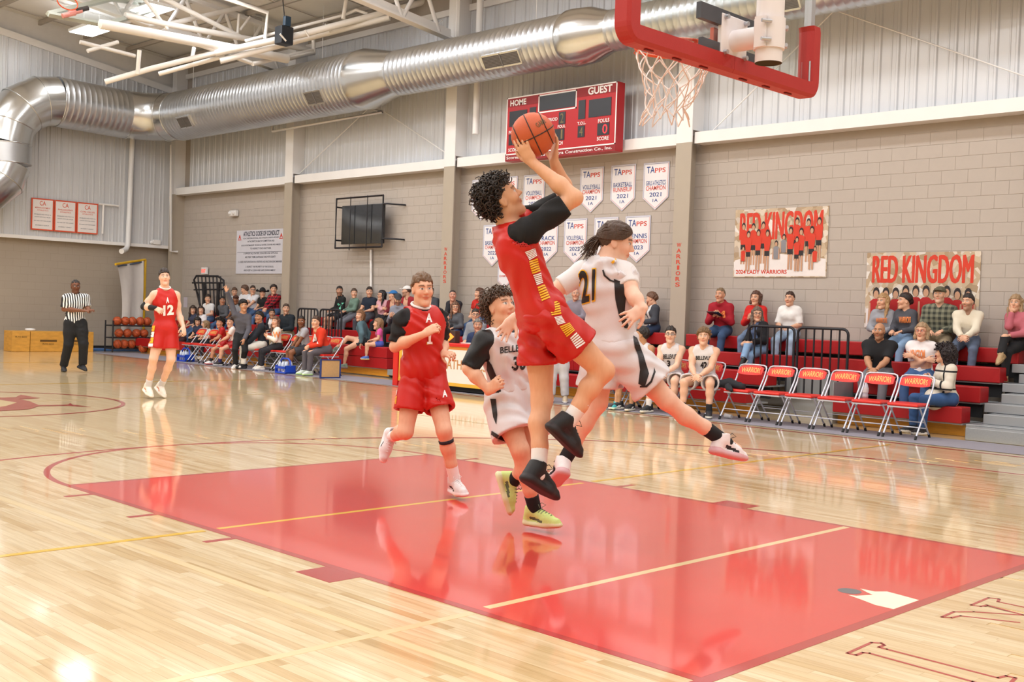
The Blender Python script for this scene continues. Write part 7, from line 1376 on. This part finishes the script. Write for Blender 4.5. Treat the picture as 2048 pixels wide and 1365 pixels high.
# --- prints on the seated players and spectators
for k, nm, quad, n_, nq in (('42', 'BELLEVUE', ((1392, 712), (1422, 713), (1422, 721), (1392, 720)), '42', ((1401, 724), (1414, 724), (1414, 737), (1401, 737))), ('3', 'BELLEVUE', ((1327, 709), (1353, 709), (1353, 718), (1327, 718)), '3', ((1334, 721), (1341, 721), (1341, 733), (1334, 733)))):
    g = CR_[k]; decal('team_name', g['top0'], quad, m_dk2, nm, person=g['p'], bold=.03, off=.008); decal('jersey_number', g['top0'], nq, m_dk2, n_, person=g['p'], bold=.04, off=.008)
m_or = mat('print_orange', 'ee8b4a', rough=.6, var=0); m_gr = mat('print_mint', '6fd0ad', rough=.6, var=0)
for k, quad, tx, m_ in (('dg', ((1798, 634), (1822, 634), (1822, 646), (1798, 646)), 'WARRIORS', m_or), ('gh', ((1752, 636), (1774, 636), (1774, 646), (1752, 646)), 'WARRIORS', m_or), ('wt', ((1822, 700), (1850, 700), (1850, 718), (1822, 718)), 'KINGDOM', m_or), ('red', ((1434, 622), (1450, 622), (1450, 636), (1434, 636)), 'M', m_or), ('bh', ((672, 606), (688, 606), (688, 619), (672, 619)), 'Y', m_gr), ('or', ((624, 668), (637, 668), (637, 688), (624, 688)), 'A', m_dw), ('ww', ((546, 664), (560, 664), (560, 676), (546, 676)), 'W', m_or)):
    g = CR_[k]; decal('chest_print', g['top0'], quad, m_, tx, person=g['p'], bold=.04, off=.008)
g = CR_['red']; c_ = (g['J']['wrL']+g['J']['wrR'])/2+nrm(g['J']['hf'])*.08+V(0, 0, .03); tb_ = MB(); tb_.obox(c_, V(0, .12, 0), nrm(V(-.8, 0, .35))*.085, nrm(V(.35, 0, .8))*.005); tb_.single('tablet', mat('tablet_black', '1b1b20', rough=.25), 'dark tablet held by the man in the red hoodie', 'tablet')
# small things left on the chairs and the floor
F = field([cone((10.15, 6.42, .47), (10.2, 6.68, .50), .05, .07, .04), cone((10.2, 6.68, .50), (10.12, 6.88, .48), .07, .05, .04), cone((10.05, 6.6, .46), (9.98, 6.5, .42), .05, .03, .03)], .012, noise=folds(.012, 1.3, 3)); P_, Q_ = snets(F)
jk = link('draped_jacket', mesh_np('draped_jacket', P_-V(10.15, 6.6, .44), Q_, cloth('1d1f26'), True)); jk.location = (10.15, 6.6, .455); tag(jk, 'crumpled dark jacket lying on the empty chairs beside the curly haired player', 'jacket')
pc_ = at(1457, 838, 2, 0); MB().tube([(pc_[0], pc_[1]-.05, .034), (pc_[0], pc_[1]+.06, .038)], [.03, .038], 14).single('plastic_cup', mat('cup_clear', 'd9d6da', rough=.2), 'small clear plastic cup lying under the empty chairs', 'cup')
